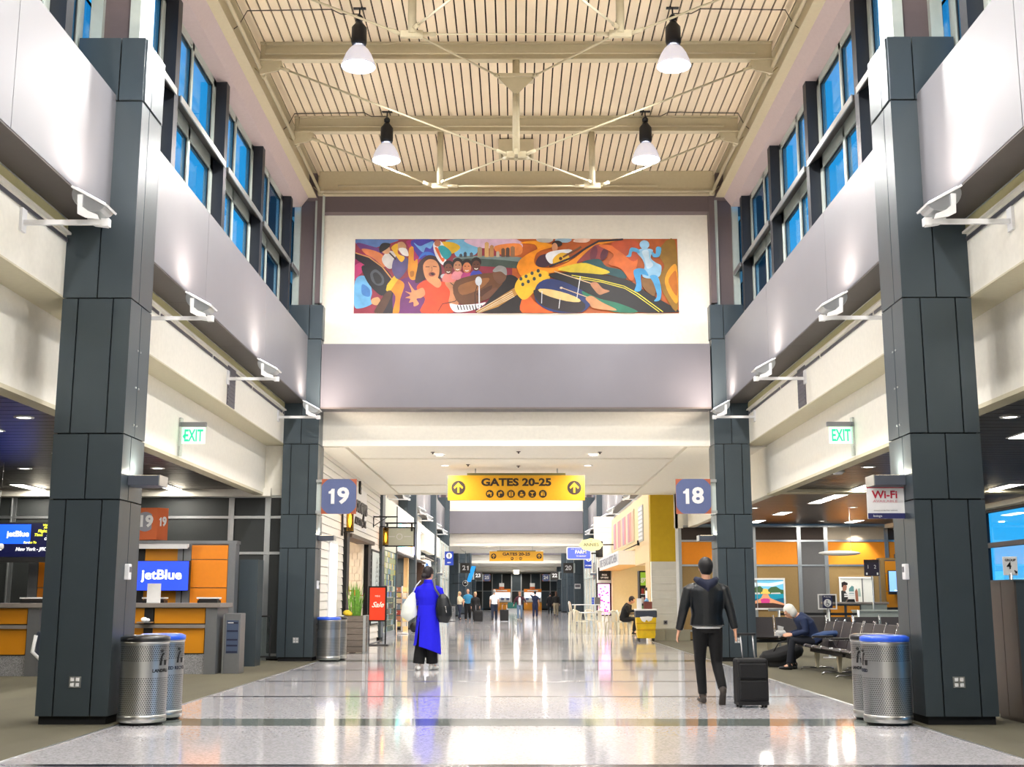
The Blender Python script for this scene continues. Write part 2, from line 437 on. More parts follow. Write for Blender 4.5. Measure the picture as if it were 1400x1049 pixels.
# soffit above the windows, sloped cove and roof edge channel
def roofedge(s, ya, yb, det=True):
    nm = 'ceiling'
    struct(nm, PINK, s*4.78, s*5.16, ya, yb, 9.86, 9.92)
    MB().prism([(s*4.78, 9.86), (s*4.62, 10.08), (s*4.62, 10.14), (s*4.78, 9.92)], 'y', ya, yb).build(nm, PINK, kind='structure')
    m = MB(); m.box(s*4.44, s*4.62, ya, yb, 10.08, 10.12); m.box(s*4.60, s*4.62, ya, yb, 10.12, 10.66); m.box(s*4.44, s*4.62, ya, yb, 10.62, 10.66)
    c = m.build('trim_8' if s < 0 else 'trim_9', STEEL, kind='structure')
    if det:
        p = MB().tube((s*4.34, ya, 10.16), (s*4.34, yb, 10.16), .035, n=10)
        for k in range(int((yb-ya)/3.2)+1):
            y = min(ya + .3 + 3.2*k, yb-.1); p.tube((s*4.34, y, 10.16), (s*4.5, y, 10.3), .012, n=6)
            p.tube((s*4.34, y-.05, 10.16), (s*4.34, y+.05, 10.16), .05, n=10)
        tag(p.build('conduit_pipe', STEEL), 'cream pipe running along the %s edge of the roof deck' % ('left' if s < 0 else 'right'), 'pipe')
for s in (-1, 1): roofedge(s, 0.0, 25.7)
# roof deck: dark backing with long cream planks
rd = struct('ceiling', ROOFGAP, -4.62, 4.62, -0.5, 26.6, 10.64, 10.8)
PN = 54; pw = 8.86 / PN
for i in range(PN):
    x = -4.43 + pw * i
    box('ceiling_plank', ROOF, x + .013, x + pw - .013, 12.8, 25.7, 10.60, 10.64, parent=rd)
m = MB()
for i in range(PN):
    x = -4.43 + pw * i
    for a, b in ((-0.5, 12.8),): m.box(x + .013, x + pw - .013, a, b, 10.60, 10.64)
m.build('ceiling_plank', ROOF, rd, kind='stuff')
# back wall behind the viewpoint and upper side closures
struct('wall_back', CREAM, -15, 15, -1.3, -1.0, 0, 10.7)

# ---- portal wall at column 2
def portal(y, nm, full=True):
    struct(nm, CREAM, -4.32, 4.30, y+.30, y+.62, 6.74, 9.81)
    struct('trim_10', BROWNW, -4.32, 4.30, y+.05, y+.62, 9.80, 10.16)
    g = struct('trim_11', GREYP, -4.25, 4.23, y+.02, y+.55, 5.36, 6.78)
    box('metal_edge', SHELF, -4.25, 4.23, y+.01, y+.03, 5.34, 5.375, parent=g)
    struct(nm, CREAM, -5.0, 5.0, y+.55, y+.75, 4.60, 5.45)
    struct('ceiling', STEEL, -4.62, 4.62, y-.1, y+.62, 10.16, 10.66)
portal(Y2, 'wall_end')
struct('wall_end', BROWNW, -4.44, -4.32, 25.83, 26.4, 7.7, 10.16); struct('wall_end', BROWNW, 4.30, 4.42, 25.83, 26.4, 7.7, 10.16)
for s in (-1, 1): struct('wall_end', BROWNW, s*4.42, s*5.7, 26.45, 26.6, 6.9, 10.7); struct('wall_end', BROWNW, s*4.42, s*5.05, 25.62, 26.45, 10.09, 10.7)
struct('trim_12', FRAME, -4.32, -4.27, 25.79, 25.83, 7.7, 10.16)
portal(YC[6], 'wall_far'); portal(YC[9], 'wall_far')

# ---- low ceilings with cross panels and grooves
def lowceil(ya, yb, lines, xl=-4.4, xr=5.5):
    c = struct('ceiling', CREAM, xl, xr, ya, yb, 4.66, 4.8)
    for a, b in ((xl, -3.78), (3.78, xr)): box('ceiling_border', CREAM, a, b, ya, yb, 4.58, 4.66, parent=c)
    ed = [ya] + lines + [yb]
    for i in range(len(ed)-1):
        box('ceiling_panel', CREAM, -3.74, 3.74, ed[i] + (.05 if i else 0), ed[i+1] - .05, 4.60 + (.0 if i % 2 else .02), 4.66, parent=c)
lowceil(26.5, 38.5, [28.9, 32.5, 35.8])
lowceil(YC[6]+.7, YC[7]+.7, [YC[6]+4, YC[6]+8], -5, 5); lowceil(YC[9]+.7, YC[10]+.9, [YC[9]+5], -5, 5)
struct('wall_far', CREAM, -5, 5, 38.5, 38.62, 4.56, 5.5)      # return edge at the start of the second hall
struct('wall_far', GREYP, -5, 5, 38.5, 38.9, 5.4, 10.6)
DN = 0
def downlight(x, y, z, lb, grp, e=E_DOWN, cast=True):
    o = MB(); o.lathe([(.0, -.004), (.085, -.004), (.10, -.012), (.12, -.012), (.125, 0)], n=20)
    t = thing('downlight', lb, 'ceiling light', (x, y, z), group=grp)
    MB().lathe([(.085, -.004), (.10, -.014), (.125, -.012), (.13, 0)], n=20).build('trim_ring', WHITE, t)
    MB().disc((0, 0, -.006), .088, n=20).build('lens', LIT, t)
    if cast: light('AREA', (x, y, z - .02), e, C_DOWN, .16)
k = 0
for y in (28.1, 30.3, 33.6, 36.8):
    for x in (-1.8, 1.8):
        downlight(x, y, 4.60, 'round downlight in low cream ceiling, %s of centre, %s row' % ('left' if x < 0 else 'right', ['first', 'second', 'third', 'fourth'][k//2]), 'low ceiling downlights', e=34)
        k += 1
k = 0
for y in (79.5, 83.0, 86.5):
    for x in (-1.8, 1.8):
        downlight(x, y, 4.60, 'tiny far downlight beyond the second yellow sign, %s row, %s' % (['first', 'second', 'third'][k//2], 'left' if x < 0 else 'right'), 'far downlights', e=60); k += 1
for y in (117.5, 125.0):
    for x in (-1.8, 1.8): downlight(x, y, 4.60, 'tiny farthest downlight near the concourse end, %s row, %s' % ('near' if y < 120 else 'far', 'left' if x < 0 else 'right'), 'farthest downlights', e=90)
for i, (x, y) in enumerate(((-1.2, 29.9), (.05, 27.2), (.05, 30.2), (1.9, 27.3), (-1.9, 27.3), (5.0, 30.5))):
    tag(MB().lathe([(0, -.05), (.018, -.05), (.02, -.02), (.05, -.012), (.05, 0)], (x, y, 4.58), n=12).build('sprinkler_head', SHELF),
        'small sprinkler head under the low cream ceiling, %s' % ['left of the yellow sign', 'centre front', 'centre behind the front one', 'right front', 'left front', 'above gate 18'][i], 'sprinkler')

# ---- side ceilings: bronze slats with troffers
def slatceil(s, xa, xb, ya, yb, z):
    c = struct('ceiling', CLADGAP, s*xa, s*xb, ya, yb, z+.05, z+.15)
    n = int((yb-ya)/.32)
    for i in range(n):
        y = ya + (yb-ya)*i/n; box('ceiling_slat', SLAT, s*xa, s*xb, y+.012, y + (yb-ya)/n - .012, z, z+.05, parent=c)
slatceil(-1, 5.68, 15, 4.0, 26.2, 3.62); slatceil(1, 5.68, 12.1, 4.0, 38.6, 3.62)
struct('ceiling', CLADGAP, -15, -5.68, -1, 4.0, 3.62, 3.8); struct('ceiling', CLADGAP, 5.68, 15, -1, 4.0, 3.62, 3.8)
struct('trim_13', CREAM2, 5.68, 12.1, 26.0, 26.5, 3.55, 3.63)
struct('trim_14', CREAM, -15, -5.3, 26.0, 26.3, 3.47, 3.64)
# outer side walls
struct('wall_left', CLAD, -15.2, -15, -1, 26.5, 0, 5.0)

# ---- left back wall: dark panels in aluminium mullions
def panelwall(y, xs, zs, colors, nm, mull=.035, thick=.06):
    w = struct(nm, CLADGAP, xs[0], xs[-1], y+.05, y+.2, 0, zs[-1])
    for i in range(len(xs)-1):
        for j in range(len(zs)-1):
            box('wall_panel', colors(i, j), xs[i]+mull, xs[i+1]-mull, y, y+.05, zs[j]+mull, zs[j+1]-mull, parent=w)
    for x in xs: 
        f = MB().box(x-.06, x-.035, y-.03, y+.03, 0, zs[-1]).box(x+.035, x+.06, y-.03, y+.03, 0, zs[-1]).box(x-.036, x+.036, y-.01, y+.03, 0, zs[-1]); f.build('mullion', ALU, w)
    for z in zs[1:]:
        MB().box(xs[0], xs[-1], y-.026, y+.03, z-.028, z+.028).build('transom', ALU, w)
    return w
DGP = mat('dark_green_grey_panel', (46, 50, 50), 0.55, bump=(250, .1)); GRP = mat('grey_fabric_panel', (96, 96, 98), 0.8, bump=(300, .3))
ORG = mat('orange_fabric_panel', (236, 142, 20), 0.7, bump=(300, .15)); TAN = mat('tan_fabric_panel', (148, 122, 78), 0.85, bump=(300, .2))
DKB = mat('dark_brown_panel', (62, 50, 44), 0.7); PALEB = mat('beige_panel', (190, 176, 156), 0.7)
panelwall(26.22, [-15, -13.4, -10.9, -8.6, -6.17, -5.38, -5.0], [0, .12, 2.26, 3.03, 3.48], lambda i, j: DGP, 'wall_end')
def rc(i, j):
    if j == 0: return TAN
    if j == 1: return [TAN, TAN, GRP, TAN, TAN, TAN][min(i, 5)]
    if j == 2: return [ORG, ORG, GRP, ORG, ORG, ORG][min(i, 5)]
    return [DKB, DKB, DKB, PALEB, DKB, DKB][min(i, 5)]
panelwall(38.65, [5.18, 7.54, 8.97, 9.82, 11.74, 12.1], [0, .3, 2.33, 3.10, 3.56], rc, 'wall_end')
struct('wall_end', CREAM, 5.1, 15, 38.7, 38.95, 3.5, 6.5)
struct('wall_end', CREAM, -15, -5.0, 26.3, 26.5, 3.4, 6.5)
# glazed outer wall at the far right
gw = thing('window_31', None, None, kind='structure')
fr = MB(); ys = [4 + 3.4*i for i in range(11)]
for y in ys: fr.box(11.9, 12.1, y-.12, y+.12, 0, 3.6)
for z in (1.35, 2.62, 3.5): fr.box(11.95, 12.1, 4, 38.6, z-.06, z+.06)
fr.box(11.9, 12.1, 4, 38.6, 0, .35)
fr.build('window_frame', FIN, gw)
for i in range(10):
    for z0, z1 in ((.35, 1.3), (1.41, 2.56), (2.68, 3.45)): box('pane', GLS, 12.02, 12.03, ys[i]+.12, ys[i+1]-.12, z0, z1, parent=gw)
struct('wall_right', CREAM, 11.7, 12.2, 4, 38.6, 3.5, 3.64)
struct('wall_right', CLAD, 12.0, 15, -1, 4, 0, 3.7)
# buildings outside seen through the glass
BLD = mat('blue_grey_outer_building', (26, 54, 80), 0.8)
for (x0, x1, y0, y1, z1, lb) in ((-60, -42, -10, 45, 17, 'flat-roofed building outside the left clerestory windows'), (42, 60, 5, 80, 15, 'flat-roofed building outside the right clerestory windows')):
    t = thing('outer_building', lb, 'building'); box('wall', BLD, x0, x1, y0, y1, 0, z1, parent=t)
    box('roof_box', BLD, x0+4, x1-4, y0+20, y0+30, z1, z1+3, parent=t); box('parapet', BLD, x0-.2, x1+.2, y0-.2, y1+.2, z1-.4, z1+.3, parent=t)
    settle(t, ((x0+x1)/2, (y0+y1)/2, 0))
tag(box('apron', mat('asphalt', (70, 74, 80), .9), -200, 200, -60, 330, -.6, -.3), 'dark asphalt apron outside the windows', 'ground', kind='structure'); bpy.data.objects['apron'].name = 'floor_outside'

# ---- second hall shell (Y 38.6 - 77) and third (90 - 115), end of concourse
for a, b in ((38.6, YC[6]+.6), (YC[7]+.7, YC[9]+.6)):
    struct('ceiling', ROOF, -4.7, 4.7, a, b, 10.6, 10.8)
    for s in (-1, 1):
        struct('wall_left' if s < 0 else 'wall_right', BROWNW, s*5.0, s*5.3, a, b, 6.9, 10.7)
        struct('wall_left' if s < 0 else 'wall_right', CREAM, s*5.02, s*5.3, a, b, 3.5, 5.48)
for s in (-1, 1):
    struct('wall_left' if s < 0 else 'wall_right', DGP, s*5.3, s*5.5, YC[6], 160, 0, 4.7)
EN = panelwall(152, [-5.4, -4.2, -3, -1.8, -.6, .6, 1.8, 3, 4.2, 5.4], [0, 2.2, 4.6], lambda i, j: [DGP, CLAD][(i*3+j) % 2], 'wall_far')
struct('ceiling', CREAM, -5.5, 5.5, YC[10]+.8, 152.2, 4.3, 5.2); struct('wall_far', CREAM, -5.6, 5.6, 152.1, 152.3, 0, 11)
# ---- glazing bulkheads of the far bays
# ================================================================ ROOF TRUSSES
def truss(y, kind, label):
    t = thing('roof_truss', label, 'truss', group='roof trusses')
    b = MB(); b.box(-.08, .08, 0, 0, 0, 0)
    b = MB(); xe = 4.34
    b.box(-xe, xe, y-.075, y+.075, 10.57, 10.60); b.box(-xe, xe, y-.012, y+.012, 10.30, 10.60); b.box(-xe, xe, y-.075, y+.075, 10.28, 10.305)
    b.build('beam', STEEL, t)
    MB().path([(-xe+.1, y-.11, 10.56), (-xe+.1, y-.11, 10.37), (xe-.3, y-.11, 10.37)], .016, 8).build('conduit', STEEL, t)
    for s in (-1, 1):
        g = MB(); g.prism([(s*4.34, 10.28), (s*3.98, 10.28), (s*3.95, 10.18), (s*4.05, 10.10), (s*4.34, 10.04)], 'y', y-.02, y+.02)
        g.tube((s*4.03, y-.05, 10.18), (s*4.03, y+.05, 10.18), .045, n=10); g.build('end_gusset', STEEL, t)
    def rod(p, q, r=.017):
        m = MB().tube(p, q, r, n=8); P, Q = Vector(p), Vector(q); d = (Q-P).normalized()
        m.tube(P + d*.02, P + d*.2, .032, n=8); m.tube(Q - d*.2, Q - d*.02, .032, n=8)
        return m.build('tie_rod', STEEL, t)
    if kind == 'mid':
        MB().tube((0, y, 10.28), (0, y, 8.62), .062, n=12).box(-.16, .16, y-.03, y+.03, 8.56, 8.66).box(-.03, .03, y-.16, y+.16, 8.56, 8.66).build('post', STEEL, t)
        k = MB(); k.prism([(-.32, 10.02), (.32, 10.02), (.32, 9.95), (.03, 9.66), (-.03, 9.66), (-.32, 9.95)], 'y', y-.09, y-.065); k.box(-.3, .3, y-.16, y+.16, 9.94, 9.99)
        k.build('spreader_plate', STEEL, t)
        m = MB().tube((0, y-.1, 9.66), (0, y-.1, 8.9), .012, n=6); m.build('drop_rod', STEEL, t)
        for s in (-1, 1): rod((s*4.03, y, 10.18), (s*.14, y, 8.61))
    else:
        for s in (-1, 1):
            MB().tube((s*1.48, y, 10.28), (s*1.48, y, 9.2), .06, n=12).box(s*1.48-.16, s*1.48+.16, y-.03, y+.03, 9.14, 9.24).build('post', STEEL, t)
            rod((s*4.03, y, 10.18), (s*1.62, y, 9.19))
        rod((-1.34, y, 9.19), (1.34, y, 9.19), .014)
        for s in (-1, 1):
            if y < 22: rod((s*1.44, y+.1, 9.24), (s*.28, y+3.12, 9.96))
            rod((s*1.44, y-.1, 9.24), (s*(.28 if y > 22 and False else .12), y-3.1, 8.62 if y > 22 else 8.62))
    settle(t, (0, y, 10.28)); return t
ORD = ['first from the end wall', 'second from the end wall', 'third from the end wall', 'fourth from the end wall', 'above the near columns']
for i, y in enumerate((25.45, 22.4, 19.2, 16.0, 12.8, 9.6, 6.4, 3.2)):
    if i == 0: 
        t = thing('roof_truss', 'beige steel beam with pipe along the top of the end wall', 'truss'); m = MB()
        m.box(-4.34, 4.34, y-.06, y+.06, 10.13, 10.16); m.box(-4.34, 4.34, y-.01, y+.01, 10.16, 10.6); m.build('beam', STEEL, t)
        MB().path([(-3.9, y-.2, 10.2), (3.1, y-.2, 10.2)], .02, 8).build('conduit', STEEL, t)
        MB().path([(-4.2, y-.25, 10.06), (4.25, y-.25, 10.06)], .025, 8).build('conduit', STEEL, t); settle(t, (0, y, 10.13)); continue
    lb = {1: 'beige steel truss with two short posts, nearest the end wall', 2: 'beige steel truss with long centre post and spreader plate', 3: 'beige steel truss with two short posts crossing the top of view',
          4: 'beige steel truss with centre post above the near columns'}.get(i, 'beige steel roof truss overhead, out of view, %s before the near columns' % ['first', 'second', 'third'][min(max(i-5, 0), 2)])
    truss(y, 'mid' if i in (2, 4, 6) else 'twin', lb)
# ceiling box between trusses
t = thing('ceiling_hatch', 'open rectangular hatch box in the roof deck beside the centre post', 'hatch', (0, 23.75, 10.38))
f = MB(); f.box(-.36, .36, -.26, -.22, -.06, .2); f.box(-.36, .36, .22, .26, -.06, .2); f.box(-.36, -.32, -.22, .22, -.06, .2); f.box(.32, .36, -.22, .22, -.06, .2); f.build('frame', STEEL, t)
MB().box(-.32, .32, -.22, .22, .1, .14).build('inner_panel', SHELF, t); f = MB(); 
for s in (-1, 1): MB().box(s*.22-.05, s*.22+.05, -.16, .16, -.02, .1).build('lamp_block', STEEL, t)

# ================================================================ HIGH BAY LAMPS
REFL = mat('frosted_reflector', (225, 225, 235), 0.35, emit=(225, 225, 245), strength=.3)
HOUS = mat('black_lamp_housing', (26, 28, 34), 0.4, 0.3)
def highbay(label, group):
    t = thing('high_bay_lamp', label, 'lamp', group=group)
    h = MB().tube((0, 0, .84), (0, 0, 1.02), .012, n=8); h.lathe([(0, .78), (.055, .79), (.06, .84), (.03, .88), (0, .88)], n=14); h.box(-.1, .1, -.03, .03, .985, 1.02)
    h.build('hook', HOUS, t)
    MB().lathe([(0, .76), (.05, .76), (.075, .72), (.12, .66), (.125, .42), (.105, .36), (0, .36)], n=20).build('housing', HOUS, t)
    MB().lathe([(.10, .34), (.15, .29), (.205, .2), (.245, .1), (.266, .03), (.275, 0), (.266, .0), (.25, .03), (.2, .17), (.1, .29)], n=28).build('reflector', REFL, t)
    MB().lathe([(0, -.03), (.12, -.02), (.2, -.005), (.25, .02), (.2, .05), (0, .06)], n=28).build('lens', LITHOT, t)
    return t
hp = None
names = {(1, -1): 'glaring high bay lamp nearest the top left of the roof', (1, 1): 'glaring high bay lamp nearest the top right of the roof',
         (2, -1): 'high bay lamp farther back on the left, near the end wall', (2, 1): 'high bay lamp farther back on the right, near the end wall'}
YL = [17.95 + 4.17*(k-1) for k in (-2, -1, 0, 1, 2)]
CORD = mat('dark_power_cord', (80, 70, 60), .6)
for i, y in enumerate(YL):
    for s in (-1, 1):
        lb = names.get((i-2, s), 'high bay lamp above the near columns, out of view on the %s, %s row' % ('left' if s < 0 else 'right', ['first', 'second', 'third'][min(i, 2)]))
        if hp is None: o = hp = highbay(lb, 'high bay lamps under the roof'); o.location = (s*2.5, y, 9.6)
        else: o = copy_tree(hp); o.location = (s*2.5, y, 9.6); o['label'] = lb
        light('AREA', (s*2.5, y, 9.56), E_HIGH, C_HIGH, .42)
        if i >= 2:
            cd = (MB().path([(s*2.5, y, 10.5), (s*2.8, y, 10.5), (s*2.95, y, 10.58), (s*4.3, y, 10.56), (s*4.42, y-.02, 10.3), (s*4.6, y-.1, 10.1), (s*4.7, y-.1, 10.06)], .009, 6).build('power_cord', CORD)); cd.parent = o; cd.location = (-s*2.5, -y, -9.6)
YF = [41.2 + 4.6*k for k in range(8)] + [93 + 6*k for k in range(4)]
for i, y in enumerate(YF):
    for s in (-1, 1):
        light('AREA', (s*2.5, y, 9.56), E_HIGH*(1.05 if y < 80 else 1.3), C_HIGH, .5)
        o = copy_tree(hp); o.location = (s*2.5, y, 9.6); o['label'] = 'high bay lamp in a farther hall, %s row, %s from the front' % ('left' if s < 0 else 'right', ['first', 'second', 'third', 'fourth', 'fifth', 'sixth', 'seventh', 'eighth', 'ninth', 'tenth', 'eleventh', 'twelfth'][i]); o['group'] = 'far high bay lamps'

# ================================================================ FLOODLIGHTS ON ARMS
def floodlight(s, label, group='uplights on wall arms'):
    """origin on the wall, arm reaches towards the corridor (-s direction)"""
    t = thing('wall_floodlight', label, 'floodlight', group=group); d = -s
    MB().box(d*0, d*.03, -.06, .06, -.1, .14).build('wall_plate', WHITE, t)
    a = MB().box(d*.03, d*.86, -.02, .02, -.03, .02).box(d*.82, d*.9, -.035, .035, -.05, .03); a.build('arm', WHITE, t)
    y_ = MB().prism([(d*.62, .04), (d*.70, .0), (d*.84, -.02), (d*.82, .03), (d*.72, .07), (d*.66, .12), (d*.66, .24), (d*.61, .24)], 'y', -.155, -.135); y_.build('yoke_arm', WHITE, t); y_ = MB()
    y_.prism([(d*.62, .04), (d*.70, .0), (d*.84, -.02), (d*.82, .03), (d*.72, .07), (d*.66, .12), (d*.66, .24), (d*.61, .24)], 'y', .135, .155)
    y_.build('yoke_arm', WHITE, t)
    # half-cylinder head, flat lens facing up and inwards
    n = 12; c = (d*.72, .22); R0 = .19; ang = math.atan2(-.55, 1.0)        # direction of the flat face line
    pts = []
    for i in range(n+1):
        th = math.pi * i / n
        u, v = R0*math.cos(th), -R0*.72*math.sin(th)
        x = u*math.cos(ang) - v*math.sin(ang); z = u*math.sin(ang) + v*math.cos(ang)
        pts.append((c[0] + d*x, c[1] + z))
    MB().prism(pts, 'y', -.13, .13).build('head', ALU, t, bevel=.004)
    u0 = (c[0] + d*(R0+.02)*math.cos(ang), c[1] + (R0+.02)*math.sin(ang)); u1 = (c[0] - d*(R0+.02)*math.cos(ang), c[1] - (R0+.02)*math.sin(ang))
    nx, nz = d*(-math.sin(ang))*.022, math.cos(ang)*.022
    MB().prism([u0, u1, (u1[0]+nx, u1[1]+nz), (u0[0]+nx, u0[1]+nz)], 'y', -.15, .15).build('rim', WHITE, t)
    k = .9; q0 = (c[0] + d*R0*k*math.cos(ang) + nx*1.1, c[1] + R0*k*math.sin(ang) + nz*1.1); q1 = (c[0] - d*R0*k*math.cos(ang) + nx*1.1, c[1] - R0*k*math.sin(ang) + nz*1.1)
    MB().prism([q0, q1, (q1[0]+nx*.2, q1[1]+nz*.2), (q0[0]+nx*.2, q0[1]+nz*.2)], 'y', -.12, .12).build('lens', mat('flood_lens', (240, 244, 255), .4, emit=(240, 244, 255), strength=3), t)
    return t
fy = [(11.75, 'nearest, beside the near column'), (16.0, 'second, just past the near column'), (20.6, 'third along the wall'), (25.1, 'fourth, against the gate sign column')]
for s in (-1, 1):
    for y, w in fy + [(7.4, 'before the near column, out of view'), (3.2, 'close to the viewpoint, out of view')]:
        o = floodlight(s, 'white floodlight on a wall arm at the %s, %s' % ('left' if s < 0 else 'right', w)); o.location = (s*5.02, y, 5.06)
        ld = light('AREA', (s*(5.02-.72-.05), y, 5.06+.22+.055), E_FLOOD, C_FLOOD, .24, .3, direction=(-s*.55, 0, 1.0))
    for i, y in enumerate((42.5, 47, 55.3, 60, 67, 73)):
        o = floodlight(s, 'white floodlight on an arm above the %s shopfronts, %s of the row' % ('left' if s < 0 else 'right', ['first', 'second', 'third', 'fourth', 'fifth', 'sixth'][i]), 'uplights above the shops'); o.location = (s*5.02, y, 5.1)
        light('AREA', (s*(5.02-.77), y, 5.1+.275), E_FLOOD*1.1, C_FLOOD, .24, .3, direction=(-s*.55, 0, 1.0))
    for y in (96, 104, 112): light('AREA', (s*4.3, y, 5.3), E_FLOOD*1.5, C_FLOOD, .3, .3, direction=(-s*.5, 0, 1))  # added far uplights, no floodlight fixtures behind them

# ================================================================ TROFFERS IN THE SLAT CEILINGS
def troffer(x, y, lb, L=1.15, w=.28, e=E_SIDE, cast=True):
    t = thing('ceiling_troffer', lb, 'ceiling light', (x, y, 3.62), group='troffers in the slat ceilings')
    m = MB(); m.box(-w/2-.03, w/2+.03, -L/2-.03, L/2+.03, -.012, 0); m.build('trim', WHITE, t)
    MB().box(-w/2, w/2, -L/2, L/2, -.016, -.012).build('diffuser', LIT, t)
    if cast: light('AREA', (x, y, 3.62-.03), e, C_SIDE, w, L)
for s in (-1, 1):
    for i, x in enumerate((7.35, 10.3)):
        ys = (10.5, 16.2, 20.0, 25.4) if s < 0 else (10.5, 17, 25.4, 27.9, 29.3, 33.5, 37.0)
        for j, y in enumerate(ys):
            troffer(s*x, y, 'glowing rectangular troffer in the %s slat ceiling, %s row, %s from the front' % ('left' if s < 0 else 'right', ['inner', 'outer'][i], ['first', 'second', 'third', 'fourth', 'fifth', 'sixth', 'seventh'][j]), e=E_SIDE*(1 if s < 0 else .8))
for i, (x, y) in enumerate(((-6.48, 21.7), (-8.9, 21.75), (6.3, 21.55), (6.2, 31.5), (8.7, 31.3), (6.4, 15.5), (-6.4, 15.5), (9.3, 36.9))):
    downlight(x, y, 3.62, 'round downlight in the %s slat ceiling, %s' % ('left' if x < 0 else 'right', ['near the gate 19 column', 'above the flight screen', 'above the seats', 'far, inner', 'far, outer', 'nearest', 'nearest', 'washing the orange wall']
        [i]), 'slat ceiling downlights', e=14 if i != 7 else 40)
for (x, y, lb) in ((7.3, 38.2, 'washing the beige and orange panels'), (10.55, 38.1, 'above the gate counter')):
    pass
light('SPOT', (10.75, 38.25, 3.58), 130, C_DOWN, .05, spot=85, direction=(0, .18, -1))  # added wall-wash spot, not tied to any fixture
light('SPOT', (6.9, 38.25, 3.58), 90, C_DOWN, .05, spot=85, direction=(0, .18, -1))  # second added wash spot, also without a fixture
t = thing('smoke_detector', 'white round smoke detector in the right slat ceiling', 'detector', (5.95, 22.3, 3.62)); MB().lathe([(0, -.06), (.08, -.06), (.1, -.03), (.13, -.02), (.13, 0)], n=20).build('body', WHITE, t)
"""SPLIT"""
# ================================================================ LEFT SHOPFRONTS
SID = mat('white_siding_board', (232, 230, 224), .6, var=(30, .05)); WOOD = mat('grey_weathered_wood', (110, 100, 92), .8, var=(9, .35), stretch=(1, .2, 6))
BRICK = mat('white_brick', (228, 222, 210), .8); PEACH = mat('peach_shop_wall', (236, 200, 160), .8); DTILE = mat('dark_brown_wall_tile', (74, 52, 38), .4, var=(4, .3))
BLK = mat('black_painted_metal', (24, 24, 26), .5, .3); WARM = mat('warm_filament', (255, 170, 60), .5, emit=(255, 176, 70), strength=7)
AMB = glass('amber_lantern_glass', (235, 205, 120), .6)
XL = -4.35
w = struct('wall_left', SID, XL-.25, XL-.03, 26.35, 30.6, 0, 4.6)
w2 = struct('wall_left', SID, XL-.25, XL-.03, 30.6, 35.4, 2.95, 4.6)
w3 = struct('wall_left', SID, XL-.25, XL-.03, 35.4, 38.6, 0, 4.6)
bh = .19
for i in range(24):
    z0 = .1 + bh*i
    for (a, b, zm, par) in ((26.35, 30.55, 0, w), (30.55, 35.45, 2.93, w2), (35.45, 38.6, 0, w3)):
        if z0 + .01 < zm: continue
        if z0 > 4.5: continue
        MB().prism([(XL-.03, z0+.008), (XL+.012, z0+.008), (XL-.002, z0+bh-.008), (XL-.03, z0+bh-.008)], 'y', a, b).build('siding_board', SID, par)
# tall lit window panel in the siding
t = thing('lit_window_panel', 'tall narrow bright panel in the white siding left of the shop door', 'window', (XL, 28.75, 0))
box('frame', WHITE, -.02, .04, -.62, .62, .4, 2.62, parent=t); box('glowing_pane', LITLOW, .04, .045, -.55, .55, .45, 2.56, parent=t)
# shop door portal
d = thing('door_1', None, None, kind='structure')
box('door_jamb', BLK, XL-.2, XL+.1, 30.55, 31.0, 0, 2.98, parent=d); box('door_jamb', BLK, XL-.07, XL+.06, 35.3, 36.0, 0, 2.88, parent=d)
box('door_head', WOOD, XL-.25, XL+.16, 31.0, 36.0, 2.84, 2.94, parent=d); box('jamb_cap', BLK, XL-.22, XL+.14, 30.5, 31.05, 2.98, 3.06, parent=d)
struct('wall_left', PEACH, -8.2, -8.0, 26.6, 42, 0, 4.5); struct('wall_left', PEACH, -8.2, XL-.25, 26.36, 26.6, 0, 4.5); struct('ceiling', CREAM, -8.2, XL-.25, 26.6, 39, 3.2, 3.3)
struct('wall_left', PEACH, -8.2, XL-.3, 38.9, 39.1, 0, 4.5)
bp_ = struct('wall_left', BRICK, -5.0, -4.42, 35.0, 35.3, 0, 3.2)
for i in range(16):
    for j in range(4): box('brick', BRICK, -5.0+.145*j+(.07 if i % 2 else 0)+.006, -5.0+.145*(j+1)+(.07 if i % 2 and j < 3 else 0)-.006, 34.97, 35.0, .2*i+.01, .2*i+.19, parent=bp_)
light('AREA', (-6.2, 32.5, 3.15), 130, (1, .82, .6), .8); light('AREA', (-6.2, 36.5, 3.15), 60, (1, .82, .6), .6)
tag(MB().lathe([(0, 0), (.12, 0), (.12, .04), (0, .04)], (-6.2, 32.5, 3.15)).build('ceiling_spot', WHITE), 'round ceiling lamp inside the hat shop', 'ceiling light')
# window with leaf pattern
t = thing('shop_window', 'narrow shop window with a dark leaf decal beside the red sale sign', 'window', (XL, 37.4, 0))
box('frame', BLK, -.02, .03, -.95, .95, .5, 2.75, parent=t); box('glass_panel', mat('pale_blue_window_print', (214, 226, 226), .3), .03, .04, -.88, .88, .56, 2.69, parent=t)
lf = MB()
for i in range(11):
    z = .95 + .14*i; L = .34*math.sin(math.pi*(i+1)/12.5) + .06
    for s_ in (-1, 1): lf.prism([(.35, z), (.35 + s_*L*.5, z+.09), (.35 + s_*L, z+.19), (.35 + s_*L*.45, z+.03)], 'x', .041, .045)
lf.build('leaf_decal', mat('dark_leaf_print', (60, 80, 78), .6), t)
